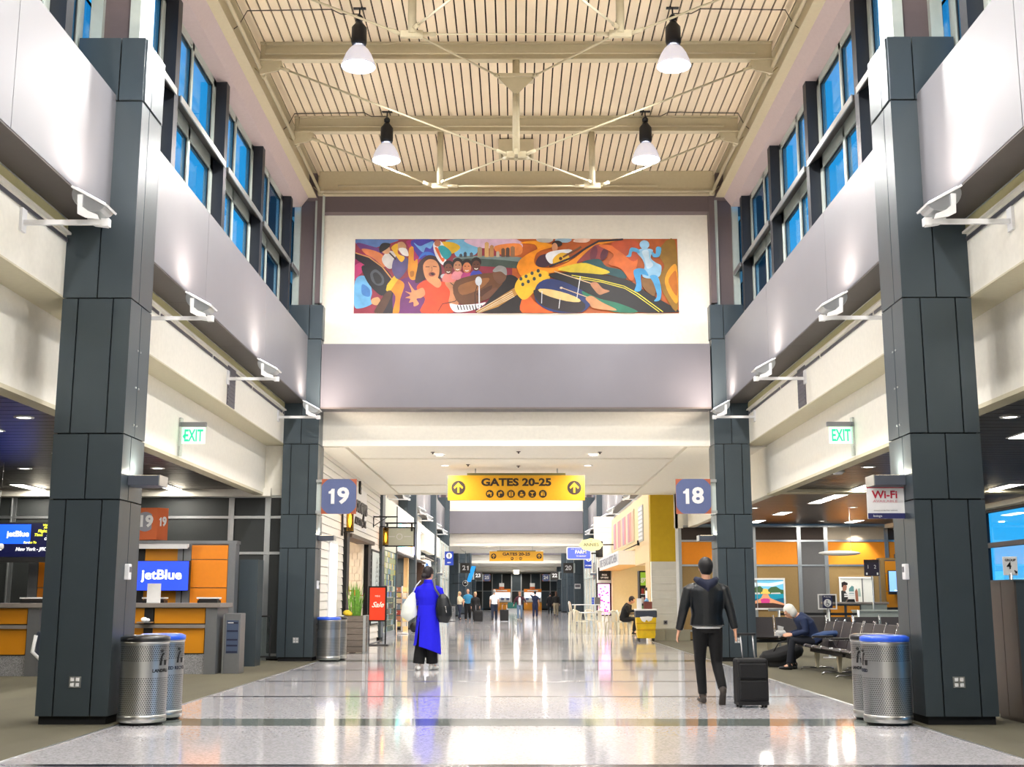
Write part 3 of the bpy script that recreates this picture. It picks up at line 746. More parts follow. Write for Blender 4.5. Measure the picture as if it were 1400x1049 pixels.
# shop lettering, bracket, lanterns
t = thing('shop_sign', 'black shop lettering on the white siding above the hat shop door', 'sign', (XL+.02, 33, 3.3))
text('&', .5, BLACK, t, (.02, .3, 1.0), '+x', .02, .012); text('Cooneys', .62, BLACK, t, (.02, -.0, .52), '+x', .02, .02, width=3.8); text('AUSTIN, TX', .26, BLACK, t, (.02, .55, .06), '+x', .015, .01, width=2.4)
MB().prism([(-1.9, .35), (-1.5, .45), (-1.0, .1), (-.9, -.25), (-1.25, -.2)], 'x', .0, .03).build('swash', BLACK, t)
box('back_plate', WHITE, -.02, .0, -2.1, 2.0, -.15, 1.0, parent=t)
def bracket(y, z, lb, L=.9):
    t = thing('wall_bracket', lb, 'bracket', (XL+.0, y, z)); box('mount', BLK, 0, .03, -.03, .03, -.3, .05, parent=t); box('bar', BLK, .03, L, -.02, .02, 0, .04, parent=t)
    MB().tube((.03, 0, -.25), (L*.55, 0, 0), .012, n=6).build('brace', BLK, t); return t
o = bracket(36.8, 3.72, 'empty black metal bracket high on the white shop siding', .75)
def lantern(x, y, z, lb, h=.62):
    t = thing('wall_lantern', lb, 'lantern', (x, y, z), group='amber wall lanterns')
    box('back_plate', BLK, -.2, -.17, -.06, .06, -.1, h, parent=t); box('arm', BLK, -.2, .02, -.015, .015, h+.02, h+.05, parent=t)
    MB().lathe([(0, h+.05), (.05, h+.04), (.05, h-.08), (0, h-.1)], n=12).build('socket', BLK, t)
    MB().lathe([(.09, 0), (.09, h)], n=16).build('glass_tube', AMB, t); MB().ell((0, 0, h*.45), (.035, .035, h*.28), 10, 6).build('filament_bulb', WARM, t)
    MB().lathe([(.085, -.015), (.1, -.015), (.1, .015), (.085, .015)], n=16).build('ring', BLK, t)
lantern(XL+.22, 30.1, 2.93, 'amber glass lantern lit beside the shop doorway under the gate 19 sign'); lantern(XL+.22, 38.4, 2.95, 'amber glass lantern lit beside the framed hanging sign', .55)
# framed hanging sign
t = thing('hanging_sign', 'pale framed board hanging from a black bar by the shops on the left', 'sign', (-3.8, 39.5, 2.95))
box('bar', BLK, -.75, .55, -.02, .02, .74, .79, parent=t)
f = MB(); f.box(-.5, .5, -.03, .03, .6, .64); f.box(-.5, .5, -.03, .03, 0, .04); f.box(-.5, -.46, -.03, .03, 0, .64); f.box(.46, .5, -.03, .03, 0, .64); f.build('frame', BLK, t)
for s_ in (-.4, .4): box('hanger', BLK, s_-.03, s_+.03, -.04, -.03, .5, .78, parent=t)
box('board', mat('pale_green_board', (206, 210, 190), .6), -.46, .46, -.01, .01, .04, .6, parent=t)
r = MB()
for k in range(24):
    a, b = 2*math.pi*k/24, 2*math.pi*(k+1)/24
    r.prism([(.1*math.cos(a), .33+.1*math.sin(a)), (.1*math.cos(b), .33+.1*math.sin(b)), (.08*math.cos(b), .33+.08*math.sin(b)), (.08*math.cos(a), .33+.08*math.sin(a))], 'y', -.016, -.01)
r.build('ring_mark', WHITE, t); box('line_mark', WHITE, -.38, -.15, -.016, -.01, .32, .34, parent=t); box('line_mark', WHITE, .15, .38, -.016, -.01, .32, .34, parent=t)
# second shop: mosaic glass, open interior, light box, bulkheads
t = thing('mosaic_glass_screen', 'green and blue patterned glass screen at the second shop entrance', 'glass screen', (XL, 39.9, 0))
mcols = [mat('glass_piece_%d' % i, c, .25) for i, c in enumerate(((150, 168, 120), (186, 178, 90), (120, 150, 160), (90, 120, 170), (70, 100, 80), (200, 205, 180), (60, 80, 74)))]
for j in range(14):
    for i in range(9):
        zc = .2 + j*.19; bias = 3 if 5 < j < 9 else (4 if j < 6 else 0)
        c = mcols[random.choice([bias, 0 if j > 7 else 4, 5, 2, 1 if j > 9 else 6, bias])]
        box('glass_piece', c, 0, .02, .42*i+.01, .42*i+.41, zc+.005, zc+.185, parent=t)
box('base_rail', ALU, -.02, .04, 0, 3.8, 0, .2, parent=t); box('end_post', CLAD, -.05, .06, 3.8, 4.0, 0, 2.9, parent=t)
struct('wall_left', mat('pale_green_wall', (196, 204, 190), .7), XL-.2, XL, 39.4, 44.0, 2.9, 4.62)
struct('wall_left', mat('light_trim_wall', (220, 220, 214), .6), XL-.2, XL, 44.0, 57.5, 4.3, 4.66)
struct('trim_15', BLK, XL-.05, XL+.02, 44.0, 44.25, 2.6, 4.6)
lb_ = thing('light_box_sign', 'bright multicoloured light box above the second shop on the left', 'sign', (XL, 49.5, 3.0))
box('case', WHITE, -.15, .02, -5.2, 5.5, 0, 1.3, parent=lb_)
def em(n, c, s=2.2): return mat(n, c, .5, emit=c, strength=s)
cols = [(120, 230, 220), (190, 250, 250), (240, 250, 255), (255, 240, 180), (255, 200, 120), (225, 215, 255), (250, 250, 255), (230, 240, 255)]
for i, c in enumerate(cols):
    a = -4.9 + 1.25*i
    box('glowing_panel', em('glow_panel_%d' % i, c, 1.6), .02, .03, a, a+1.23, .1, 1.05 if i not in (3, 4) else 1.22, parent=lb_)
struct('trim_16', BLK, XL, XL+.03, 44, 55.2, 2.9, 2.96)
struct('wall_left', DTILE, -7.5, -7.3, 44, 60, 0, 3.2); wt_ = struct('wall_left', DTILE, -7.3, XL-.1, 57.4, 57.6, 0, 3.0)
for i in range(5):
    for j in range(8): box('wall_tile', DTILE, -7.2+.58*i+.01, -7.2+.58*(i+1)-.01, 57.36, 57.4, .36*j+.01, .36*(j+1)-.01, parent=wt_)
struct('ceiling', DKB, -7.5, XL-.1, 39.4, 60, 2.95, 3.05)
light('AREA', (-5.8, 50, 2.9), 110, (1, .85, .68), .7); light('AREA', (-5.4, 43, 2.9), 60, (1, .85, .68), .5)
for i, (x, y) in enumerate(((-5.0, 52.0), (-5.5, 55.0))): tag(MB().disc((x, y, 2.94), .08).build('shop_spot', LIT), 'small bright spot in the dark shop ceiling, %s' % ['nearer', 'farther'][i], 'ceiling light')
for i, y in enumerate((44.6, 50.0)): struct('trim_17', mat('bright_wood_post', (240, 200, 140), .6), -4.62, -4.44, y, y+.35, 0, 2.95)  # bright orange wood posts, no emission
# postcard spinner and goods
t = thing('postcard_rack', 'tall white postcard rack full of cards at the second shop entrance', 'rack', (-4.25, 45.6, 0))
MB().tube((0, 0, 0), (0, 0, 1.75), .03).lathe([(0, .0), (.25, .0), (.25, .04), (0, .06)], n=16).build('stand', WHITE, t)
cc = [mat('card_%d' % i, c, .6) for i, c in enumerate(((230, 220, 200), (220, 150, 120), (140, 160, 180), (240, 230, 150), (200, 90, 80)))]
for j in range(7):
    for k in range(6):
        a = 2*math.pi*k/6; m = MB(); m.add([(.2*math.cos(a)+q*math.sin(a), .2*math.sin(a)-q*math.cos(a), .28+.21*j+z) for q, z in ((-.08, 0), (.08, 0), (.08, .17), (-.08, .17))] + [(.22*math.cos(a)+q*math.sin(a), .22*math.sin(a)-q*math.cos(a), .28+.21*j+z) for q, z in ((-.08, 0), (.08, 0), (.08, .17), (-.08, .17))],
            [(0,1,2,3), (4,5,6,7), (0,1,5,4), (1,2,6,5), (2,3,7,6), (3,0,4,7)]); m.build('card', cc[(j*3+k*2) % 5], t)
t = thing('magazine_stand', 'warm-lit stand of magazines beside the postcard rack', 'stand', (-4.55, 44.6, 0))
box('cabinet', PEACH, -.25, .2, -.2, .25, 0, .5, parent=t)
for j in range(5):
    box('shelf', WHITE, -.25, .2, -.2, .25, .5+.28*j, .53+.28*j, parent=t)
    for i in range(3): box('magazine', cc[(i+j) % 5], -.22+.14*i, -.1+.14*i, -.18, -.14, .54+.28*j, .75+.28*j, parent=t)
t = thing('tote_bag', 'black and gold handbag display on the shop floor behind the blue coat', 'bag', (-3.95, 47.5, 0)); MB().ell((0, 0, .2), (.18, .12, .2)).build('bag_body', BLACK, t)
MB().path([(-.1, 0, .36), (-.08, 0, .52), (.08, 0, .52), (.1, 0, .36)], .015, 6).build('handle', BLACK, t)
# third shop front, bulkhead planks, then glazed frames
bk = struct('wall_left', CREAM, XL-.3, XL, 57.6, 68.8, 3.55, 4.64)
for i in range(5): box('bulkhead_board', CREAM, XL, XL+.02, 57.6, 68.8, 3.56+.215*i, 3.56+.215*(i+1)-.02, parent=bk)
for i in range(3): struct('trim_18', BLK, XL, XL+.03, 58, 67.5, 3.36-.1*i, 3.40-.1*i)
struct('wall_left', mat('yellow_shop_wall', (228, 196, 130), .8), -6.5, -6.3, 57.6, 68, 0, 3.4); struct('ceiling', CREAM, -6.5, XL, 57.6, 68, 3.2, 3.3)
t = thing('shop_light_box', 'oval bright light box sign in the third shop on the left', 'sign', (-4.6, 62.5, 2.7)); MB().ell((0, 0, .25), (.22, .08, .4), 20, 10).build('glow_face', em('oval_glow', (240, 235, 235), 1.8), t); MB().ell((.02, -.09, .2), (.1, .03, .2), 14, 6).build('blue_mark', mat('blue_mark', (60, 110, 190), .5), t)
light('AREA', (-5.4, 62, 3.15), 120, (1, .85, .65), .7)
struct('wall_left', PEACH, -6.3, XL-.05, 66.8, 67, 0, 3.2)
struct('trim_19', CLAD, XL-.3, XL+.05, 66.8, 68.8, 0, 3.5)
def frames(s, ya, yb, lb):
    gw = thing('window_%d' % (41 if s < 0 else 42), None, None, kind='structure')
    n = int((yb-ya)/1.5); f = MB(); x = s*4.32
    for i in range(n+1):
        y = ya + (yb-ya)*i/n; MB().box(x-.05, x+.05, y-.07, y+.07, 0, 4.55).build('mullion', FRAME, gw)
    for z in (.3, 2.5, 4.5): box('transom', FRAME, x-.04, x+.04, ya, yb, z-.05, z+.05, parent=gw)
    for i in range(n): box('pane', mat('peach_glazing', (232, 206, 182), .15) if i % 2 else mat('grey_glazing', (170, 176, 186), .12), x-.01, x+.01, ya+(yb-ya)*i/n+.07, ya+(yb-ya)*(i+1)/n-.07, .35, 4.45, parent=gw)
frames(-1, 69, 77, ''); frames(1, 60, 77, '')
# ---- sale stand, planter, hat stand
t = thing('sale_stand', 'red sale poster in a black floor stand outside the hat shop', 'sign stand', (-3.92, 34.6, 0))
box('base_plate', BLK, -.34, .34, -.2, .2, 0, .03, parent=t)
for s_ in (-.24, .24): box('upright', BLK, s_-.02, s_+.02, -.02, .02, .03, 1.62, parent=t)
f = MB(); f.box(-.26, .26, -.03, .03, .66, .70); f.box(-.26, .26, -.03, .03, 1.60, 1.64); f.box(-.26, -.22, -.03, .03, .7, 1.6); f.box(.22, .26, -.03, .03, .7, 1.6); f.build('frame', BLK, t)
p = box('poster', mat('red_sale_poster', (232, 62, 28), .5), -.22, .22, -.02, .02, .7, 1.6, parent=t)
text('MINI', .07, WHITE, p, (0, -.023, 1.36), extrude=.002); text('Sale', .21, WHITE, p, (0, -.023, 1.12), extrude=.002, shear=.45, bold=.004)
t = thing('plank_planter', 'tall grey wooden plank planter with green grass beside the steel bin', 'planter', (-3.93, 29.9, 0))
for j in range(6): box('plank', WOOD, -.28, .28, -.28, .28, .02+.145*j, .155+.145*j, parent=t)
for a in (-.27, .27):
    for b in (-.27, .27): box('corner_post', ALU, a-.03, a+.03, b-.03, b+.03, 0, .9, parent=t)
box('soil', DKB, -.25, .25, -.25, .25, .87, .885, parent=t)
GRS = mat('bright_green_grass', (110, 170, 50), .6, var=(20, .4)); gm = MB()
for i in range(70):
    a = random.uniform(0, 6.28); r_ = random.uniform(0, .13); x, y = r_*math.cos(a), r_*math.sin(a); h = random.uniform(.35, .85)
    dx, dy = random.uniform(-.12, .12), random.uniform(-.12, .12); wd = .012
    gm.add([(x-wd, y, .88), (x+wd, y, .88), (x+dx*.4+wd, y+dy*.4, .88+h*.6), (x+dx*.4-wd, y+dy*.4, .88+h*.6), (x+dx, y+dy, .88+h)], [(0, 1, 2, 3), (3, 2, 4)])
gm.build('grass_blades', GRS, t, kind='stuff')
tag(MB().ell((-4.1, 29.72, .955), (.1, .08, .07)).ell((-4.02, 29.68, .93), (.06, .05, .05)).build('squash', mat('yellow_gourd', (220, 190, 40), .5)), 'small yellow gourd at the edge of the planter', 'gourd')
t = thing('hat_stand', 'dark wooden hat stand in the shop doorway', 'stand', (-4.62, 33.35, 0)); MB().tube((0, 0, 0), (0, 0, 1.72), .03).lathe([(0, 0), (.28, 0), (.25, .05), (0, .07)], n=18).build('pole', DTILE, t)
for z in (1.0, 1.25, 1.5): MB().tube((-.22, 0, z), (.22, 0, z+.02), .012, n=6).build('peg', DTILE, t)
HC = [((176, 130, 90), 'tan felt hat at the top of the stand'), ((212, 186, 50), 'yellow straw hat on the stand'), ((180, 120, 50), 'orange-brown wide hat on the right peg'), ((110, 74, 50), 'brown hat on the lower left peg'), ((82, 40, 70), 'plum hat with gold brim on the lower right peg'), ((190, 140, 60), 'small straw hat low on the stand')]
for i, ((c, lb), (x, z)) in enumerate(zip(HC, ((-.2, 1.66), (.02, 1.5), (.3, 1.38), (-.1, 1.15), (.3, 1.06), (.12, .8)))):
    t = thing('hat', lb, 'hat', (-4.62+x, 33.05, z), group='hats on the stand'); hm = mat('hat_felt_%d' % i, c, .9)
    MB().lathe([(.0, .14), (.06, .14), (.09, .1), (.1, .0)], n=18).build('crown', hm, t); MB().lathe([(.095, 0), (.18, -.015), (.19, .0), (.095, .015)], n=20).build('brim', hm, t)
t = thing('woven_ring_basket', 'round dark woven basket leaning by the brick pier', 'basket', (-4.5, 33.9, .0)); MB().lathe([(.16, -.06), (.25, -.06), (.27, 0), (.25, .06), (.16, .06), (.14, 0), (.16, -.06)], (0, 0, .27), 22, axis='x').build('ring', DTILE, t); MB().lathe([(.0, -.02), (.16, -.02), (.16, .02), (0, .02)], (0, 0, .27), 20, axis='x').build('base_disc', PEACH, t)

# ================================================================ GATE 19 COUNTERS
GRAN = mat('speckled_granite', (176, 176, 178), .35, var=(90, .75)); AMBER = mat('amber_laminate', (212, 138, 14), .4, var=(1.2, .1)); AMB2 = mat('orange_laminate', (236, 138, 26), .4); CTOP = mat('grey_counter_top', (138, 130, 124), .4)
def gate_counter(loc, L, lb, posts=True):
    """origin at right front corner, extends to -x by L"""
    t = thing('gate_counter', lb, 'counter', loc)
    box('granite_base', GRAN, -L, -.22, .05, .8, 0, .34, parent=t)
    box('carcass', CLAD, -L, -.2, .08, .8, .34, 1.14, parent=t)
    n = max(1, round((L-.22)/.95)); st = (L-.22)/n
    for i in range(n):
        a, b = -L+st*i, -L+st*(i+1)
        box('lower_panel', AMBER, a+.02, b-.02, .03, .08, .36, .79, parent=t); box('upper_panel', AMBER, a+(.16 if i else .02), b-.02, .03, .08, .87, 1.13, parent=t)
        if i: box('black_slot', BLACK, a-.02, a+.14, .02, .07, .36, 1.14, parent=t)
    box('ledge', CTOP, -L, -.22, -.02, .05, .79, .85, parent=t)
    box('end_post', ALU if False else mat('brushed_grey_metal', (140, 142, 146), .4, .7), -.22, -.02, .0, .82, 0, 1.14, parent=t)
    box('counter_top', CTOP, -L, .05, -.06, .85, 1.14, 1.22, parent=t, bevel=.008)
    return t
BGM = MATS['brushed_grey_metal'] if 'brushed_grey_metal' in MATS else None
gate_counter((-5.22, 21.5, 0), 2.35, 'gate counter with amber panels and granite base right of the near left column')
gate_counter((-8.1, 20.9, 0), 2.6, 'gate counter with amber panels at the left edge of the view')
BGM = MATS['brushed_grey_metal']
def printer(x, y, z, lb, w=.34):
    t = thing('desk_printer', lb, 'printer', (x, y, z)); box('body', BLACK, -w/2, w/2, -.1, .14, 0, .05, parent=t); box('lid', WHITE, -w/2-.01, w/2+.01, -.11, .14, .075, .1, parent=t)
    box('feed', SHELF, -w/2+.02, w/2-.02, -.08, .12, .05, .075, parent=t)
printer(-5.46, 21.75, 1.22, 'flat black and white printer at the right end of the gate 19 counter', .36); printer(-6.45, 21.85, 1.22, 'printer behind the blank white card on the counter', .38); printer(-8.35, 21.2, 1.22, 'flat printer on the left edge counter', .4)
t = thing('card_sign', 'blank white card standing on the gate 19 counter', 'sign', (-6.4, 21.6, 1.22)); box('card', WHITE, -.12, .12, 0, .01, 0, .34, parent=t); box('foot', CLEAR, -.1, .1, -.04, .06, 0, .01, parent=t)
t = thing('paper_tray', 'small tray with crumpled tissue on the counter ledge', 'tray', (-6.48, 21.42, .9)); box('tray', ALU, -.1, .14, -.14, .06, -.02, 0, parent=t); MB().ell((0, -.04, .04), (.06, .05, .04), 8, 5).ell((.05, -.02, .03), (.05, .04, .03), 7, 5).build('tissue', WHITE, t)
# back screens
def backunit(loc, W, lb, narrow=False):
    t = thing('gate_backwall', lb, 'cabinet', loc)
    box('core', BGM, -W, 0, .05, .3, 0, 2.34, parent=t); box('cornice', BGM, -W-.02, .02, .0, .32, 2.34, 2.40, parent=t)
    box('side_post', BGM, -.14, 0, 0, .05, 0, 2.34, parent=t); 
    if narrow:
        box('side_post', BGM, -W, -W+.18, 0, .05, 0, 2.34, parent=t)
        xs = [(-W+.18, -.14)]
    else: xs = [(-.86, -.14)]
    for a, b in xs:
        for z0, z1 in ((.08, .5), (.5, 1.5), (1.5, 2.04), (2.04, 2.32)):
            box('orange_panel', AMB2, a+.01, b-.01, .0, .05, z0+.008, z1-.008, parent=t)
    if not narrow:
        box('side_post', BGM, -1.12, -.86, 0, .05, 0, 2.34, parent=t); box('groove', BLACK, -1.02, -1.0, -.004, .0, .3, 2.25, parent=t)
        box('orange_panel', AMBER, -1.75, -1.12, .02, .05, 2.0, 2.26, parent=t); box('orange_panel', AMBER, -1.75, -1.12, .02, .05, 1.1, 1.98, parent=t)
        box('black_recess', BLACK, -2.0, -1.76, .02, .05, .3, 2.26, parent=t)
        MB().prism([(-.02, 2.28), (-.14, 2.24), (-.14, 2.32), (-.02, 2.34)], 'x', -2.1, -.9).build('lit_valance', WHITE, t)
    return t
backunit((-5.42, 23.5, 0), 2.1, 'back wall unit with orange panels and grey frame at gate 19')
backunit((-8.55, 23.5, 0), .85, 'narrow orange-panelled unit left of the near left column', True)
# airline screen
SCRB = mat('blue_screen', (40, 70, 220), .3, emit=(46, 76, 226), strength=.8); WHT_E = mat('white_screen_text', (250, 250, 255), .5, emit=(250, 250, 255), strength=1.0); YEL_E = mat('yellow_screen_text', (235, 235, 60), .5, emit=(235, 235, 60), strength=.9); SCRN = mat('navy_screen', (4, 6, 40), .3, emit=(4, 6, 40), strength=1)
t = thing('airline_screen', 'blue airline screen mounted behind the gate 19 counter', 'screen', (-6.75, 23.3, 1.45)); box('bezel', BLACK, -.5, .5, 0, .08, -.01, .56, parent=t); p = box('display', SCRB, -.49, .49, -.005, 0, 0, .55, parent=t)
box('mount', BLK, -.1, .1, .08, .2, .15, .4, parent=t)
text('jetBlue', .25, WHT_E, p, (-.02, -.008, .29), extrude=.002, bold=.006, width=.78)
t = thing('flight_screen', 'dark flight screen reading New York hanging above the left counter', 'screen', (-9.15, 22.6, 2.08)); box('case', BLACK, -.85, .78, 0, .1, -.12, .62, parent=t)
p = box('display', SCRN, -.83, .76, -.005, 0, -.02, .6, parent=t); q = box('logo_block', mat('bright_blue_screen', (20, 80, 240), .3, emit=(20, 80, 240), strength=1), -.7, .1, -.01, -.005, .22, .58, parent=p)
text('jetBlue', .14, WHT_E, p, (-.13, -.014, .40), extrude=.001, bold=.004, width=.42)
for s_, z, x, m_, h in (('Welcome', .565, .42, YEL_E, .05), ('Aboard', .52, .42, YEL_E, .05), ('Flight:  2704', .455, .42, YEL_E, .075), ('Time:', .385, .25, YEL_E, .07), ('10:44 AM', .385, .53, WHT_E, .07), ('On Time', .31, .48, WHT_E, .065), ('Service To', .245, .1, YEL_E, .055), ('New York - JFK', .12, .12, WHT_E, .085)):
    text(s_, h, m_, p, (x, -.012, z), extrude=.001, bold=.002, shear=.2)
for x in (-.6, .55): MB().tube((x, .05, .62), (x, .05, 1.5), .008, n=6).build('hanger_rod', ALU, t)
t = thing('pendant_light', 'long white pendant light on a wire at the left edge', 'pendant', (-8.95, 20.6, 2.12)); box('body', WHITE, -.9, .22, -.12, .12, 0, .1, parent=t, bevel=.03); box('louvre', LITLOW, -.86, .18, -.1, .1, -.01, 0, parent=t)
MB().tube((.12, 0, .1), (.16, 0, 1.48), .004, n=5).build('wire', ALU, t)
# triangular gate sign behind the column
ORS = mat('orange_sign', (214, 104, 50), .5); GRS_ = mat('grey_sign_disc', (150, 150, 160), .5)
t = thing('gate_cube_sign', 'orange three-sided sign with white 19 above the gate back wall', 'sign', (-7.12, 23.6, 2.42))
MB().prism([(-.3, .0), (.14, -.06), (.3, .12), (-.2, .2)], 'z', 0, .62).build('body', ORS, t)
MB().disc((-.1, -.045, .35), .19, 'y').build('disc', GRS_, t); text('19', .3, WHITE, t, (-.09, -.06, .35), bold=.012)
MB().tube((0, .05, -.02), (0, .05, .0), .05).build('foot', BGM, t); text('19', .24, WHITE, t, (.225, .03, .35), rotz=R(48), bold=.01, width=.16)
# sizer podium and low gates
t = thing('info_podium', 'slim grey podium with dark label strips beside the gate 19 counter', 'podium', (-4.86, 21.75, 0)); box('body', BGM, -.28, 0, -.1, .3, 0, 1.04, parent=t, bevel=.01); box('side_cover', ALU, -.31, -.28, -.08, .28, 0, 1.02, parent=t)
p = box('label_panel', mat('slate_blue_label', (70, 84, 110), .5), -.24, -.03, -.105, -.1, .35, .92, parent=t)
for z in (.36, .47, .57, .72, .86): box('label_line', mat('navy_line', (24, 32, 60), .5), -.23, -.04, -.108, -.105, z, z+.03, parent=p)
box('label_title', WHITE, -.22, -.12, -.109, -.108, .87, .885, parent=p)
def lowgate(loc, L, lb, rz):
    t = thing('low_gate', lb, 'gate', loc, rz); f = MB()
    f.box(0, .03, -.015, .015, .1, .95); f.box(L-.03, L, -.015, .015, .1, .95); f.box(0, L, -.015, .015, .92, .95); f.box(0, L, -.015, .015, .1, .13); f.build('frame', BLK, t)
    box('glass_panel', CLEAR, .03, L-.03, -.004, .004, .13, .92, parent=t); MB().tube((L/2, 0, 0), (L/2, 0, .1), .02).build('foot', BLK, t)
lowgate((-5.02, 22.1, 0), .55, 'low black-framed glass gate beside the orange panel', R(100)); lowgate((-5.6, 25.3, 0), .55, 'second low black-framed glass gate by the dark panel wall', R(20))
t = thing('tub_chair', 'white-shelled chair with dark cushion half hidden by the near left column', 'chair', (-7.0, 18.9, 0))
MB().path([(-.3, -.2, .75), (-.34, -.2, .5), (-.2, -.2, .38), (.1, -.2, .36)], .03, 8).path([(-.3, .2, .75), (-.34, .2, .5), (-.2, .2, .38), (.1, .2, .36)], .03, 8).build('side_frame', WHITE, t)
box('seat', BLACK, -.24, .2, -.2, .2, .4, .48, parent=t, bevel=.02); box('backrest', mat('dark_slate_cushion', (50, 58, 74), .8), -.3, -.22, -.2, .2, .42, .8, parent=t, bevel=.02)
for a in (-.2, .16):
    for b in (-.17, .17): MB().tube((a, b, 0), (a, b, .4), .016).build('leg', ALU, t)
struct('wall_left', CLAD, -5.42, -5.06, 23.9, 24.4, 0, 2.05)
# ================================================================ RIGHT: END OF GATE AREA, FOOD SHOPS
MUST = mat('mustard_wall', (196, 162, 16), .7, var=(6, .08)); PTILE = mat('pale_stone_tile', (206, 204, 194), .5, var=(5, .06)); BTILE = mat('beige_base_tile', (150, 146, 128), .5, var=(3, .1))
mw = struct('wall_end', MUST, 4.27, 5.06, 38.64, 38.9, 2.45, 4.6)
tw = struct('wall_end', CREAM, 4.27, 5.06, 38.67, 38.9, 0, 2.45)
for j in range(9): box('wall_tile', PTILE, 4.27, 5.06, 38.63, 38.67, .36+.232*j+.003, .36+.232*(j+1)-.003, parent=tw)
for i in range(3): box('base_tile', BTILE, 4.27+.4*i-.0+.005, min(4.27+.4*(i+1), 5.45)-.005, 38.6, 38.67, 0, .34, parent=tw)
struct('trim_20', WHITE, 5.05, 5.14, 38.6, 38.7, .34, 4.6)
FAC = mat('cream_facade', (224, 196, 148), .6)
struct('wall_right', FAC, 4.25, 4.5, 38.9, 54.2, 3.05, 4.72); struct('wall_right', FAC, 4.25, 4.6, 38.9, 43.6, 2.45, 3.06)
struct('wall_right', FAC, 4.25, 4.32, 38.9, 40.2, 0, 2.46)
struct('wall_right', PTILE, 4.3, 4.6, 38.9, 40.0, 0, 2.45)
t = thing('menu_lattice', 'pale grey lettered lattice panel high on the cream food shop front', 'panel', (4.25, 41.2, 3.2)); box('frame', ALU, -.03, 0, -.7, .8, 0, 1.2, parent=t)
for j in range(8): box('slat', WHITE, -.045, -.03, -.6, .7, .06+.14*j, .14+.14*j, parent=t)
t = thing('striped_mural_panel', 'pink and cream striped art panel on the food shop front', 'panel', (4.25, 48.2, 3.3)); box('frame', STEEL, -.03, 0, -4.6, 4.6, 0, 1.18, parent=t)
pc = [(226, 176, 148), (220, 132, 122), (176, 126, 140), (228, 196, 166), (214, 118, 124), (160, 140, 168)]
for i in range(12): box('stripe', mat('stripe_%d' % (i % 6), pc[i % 6], .5, var=(3, .15)), -.045, -.03, -4.5+.75*i+.04, -4.5+.75*(i+1)-.04, .06, 1.12, parent=t)
t = thing('wall_rail', 'thin dark rail under the striped panel of the food shop', 'rail', (4.2, 47, 3.15)); MB().tube((0, -5, 0), (0, 5, 0), .02, n=6).build('bar', BLK, t); MB().box(-.03, .05, -5.02, -4.95, -.05, .12).build('end_bracket', BLK, t)
cn = thing('shop_canopy', 'cream canopy with cut-out lettering over the food shop counter', 'canopy', (3.7, 44, 2.5)); box('front_face', CREAM, .0, .85, 0, .1, 0, .5, parent=cn); box('soffit', mat('orange_soffit', (236, 180, 90), .6), 0, .85, .1, 10, 0, .06, parent=cn); box('top', CREAM, .05, .85, .1, 10, .4, .46, parent=cn)
box('letter_fascia', WHITE, -.03, 0, 0, 10, 0, .5, parent=cn)
text('THE TEXAS KITCHEN', .42, mat('grey_letter', (150, 152, 160), .5), cn, (-.04, 5, .25), '-x', .005, .01, width=9.2)
struct('wall_right', mat('beige_recess_wall', (226, 206, 160), .7), 4.2, 6.5, 53.6, 54.15, 0, 3.05); struct('wall_right', mat('yellow_recess_wall', (232, 200, 120), .7), 5.1, 6.6, 46.5, 46.7, 0, 3.05)
struct('wall_right', mat('beige_recess_wall', (226, 206, 160)), 6.5, 6.6, 40, 54, 0, 3.05); struct('ceiling', CREAM, 4.5, 6.6, 39, 54, 3.05, 3.15)
light('AREA', (5.4, 44, 3.0), 60, (1, .88, .66), .6); light('AREA', (5.0, 50, 3.0), 60, (1, .88, .66), .6)
# shelf cooler with green header
t = thing('display_cooler', 'grab-and-go cooler with a green header panel beside the stone wall', 'cooler', (4.3, 40.4, 0)); box('cabinet', BLK, -.24, .24, 0, .6, 0, 2.2, parent=t)
GRN = mat('lime_green_panel', (140, 184, 50), .4, emit=(140, 184, 50), strength=.25); p = box('header', GRN, -.2, .2, -.02, 0, 1.72, 2.15, parent=t); text('grab', .22, WHITE, p, (0, -.025, 1.93), extrude=.002, bold=.006)
for j in range(5):
    box('shelf', WHITE, -.2, .2, -.03, 0, .3+.28*j, .32+.28*j, parent=t)
    for i in range(4): box('carton', mat('carton_%d' % ((i+j) % 4), ((170, 60, 50), (200, 170, 90), (90, 130, 70), (210, 200, 190))[(i+j) % 4], .6), -.18+.1*i, -.1+.1*i, -.028, -.004, .33+.28*j, .5+.28*j, parent=t)
t = thing('cup_column', 'tall white column dispenser with a dark cap in front of the cooler', 'dispenser', (4.32, 39.9, 0)); MB().lathe([(.12, 0), (.12, 1.55), (0, 1.55)], n=16).build('tube', WHITE, t); MB().lathe([(0, 1.66), (.13, 1.65), (.13, 1.55), (.1, 1.55)], n=16).build('cap', BLK, t)
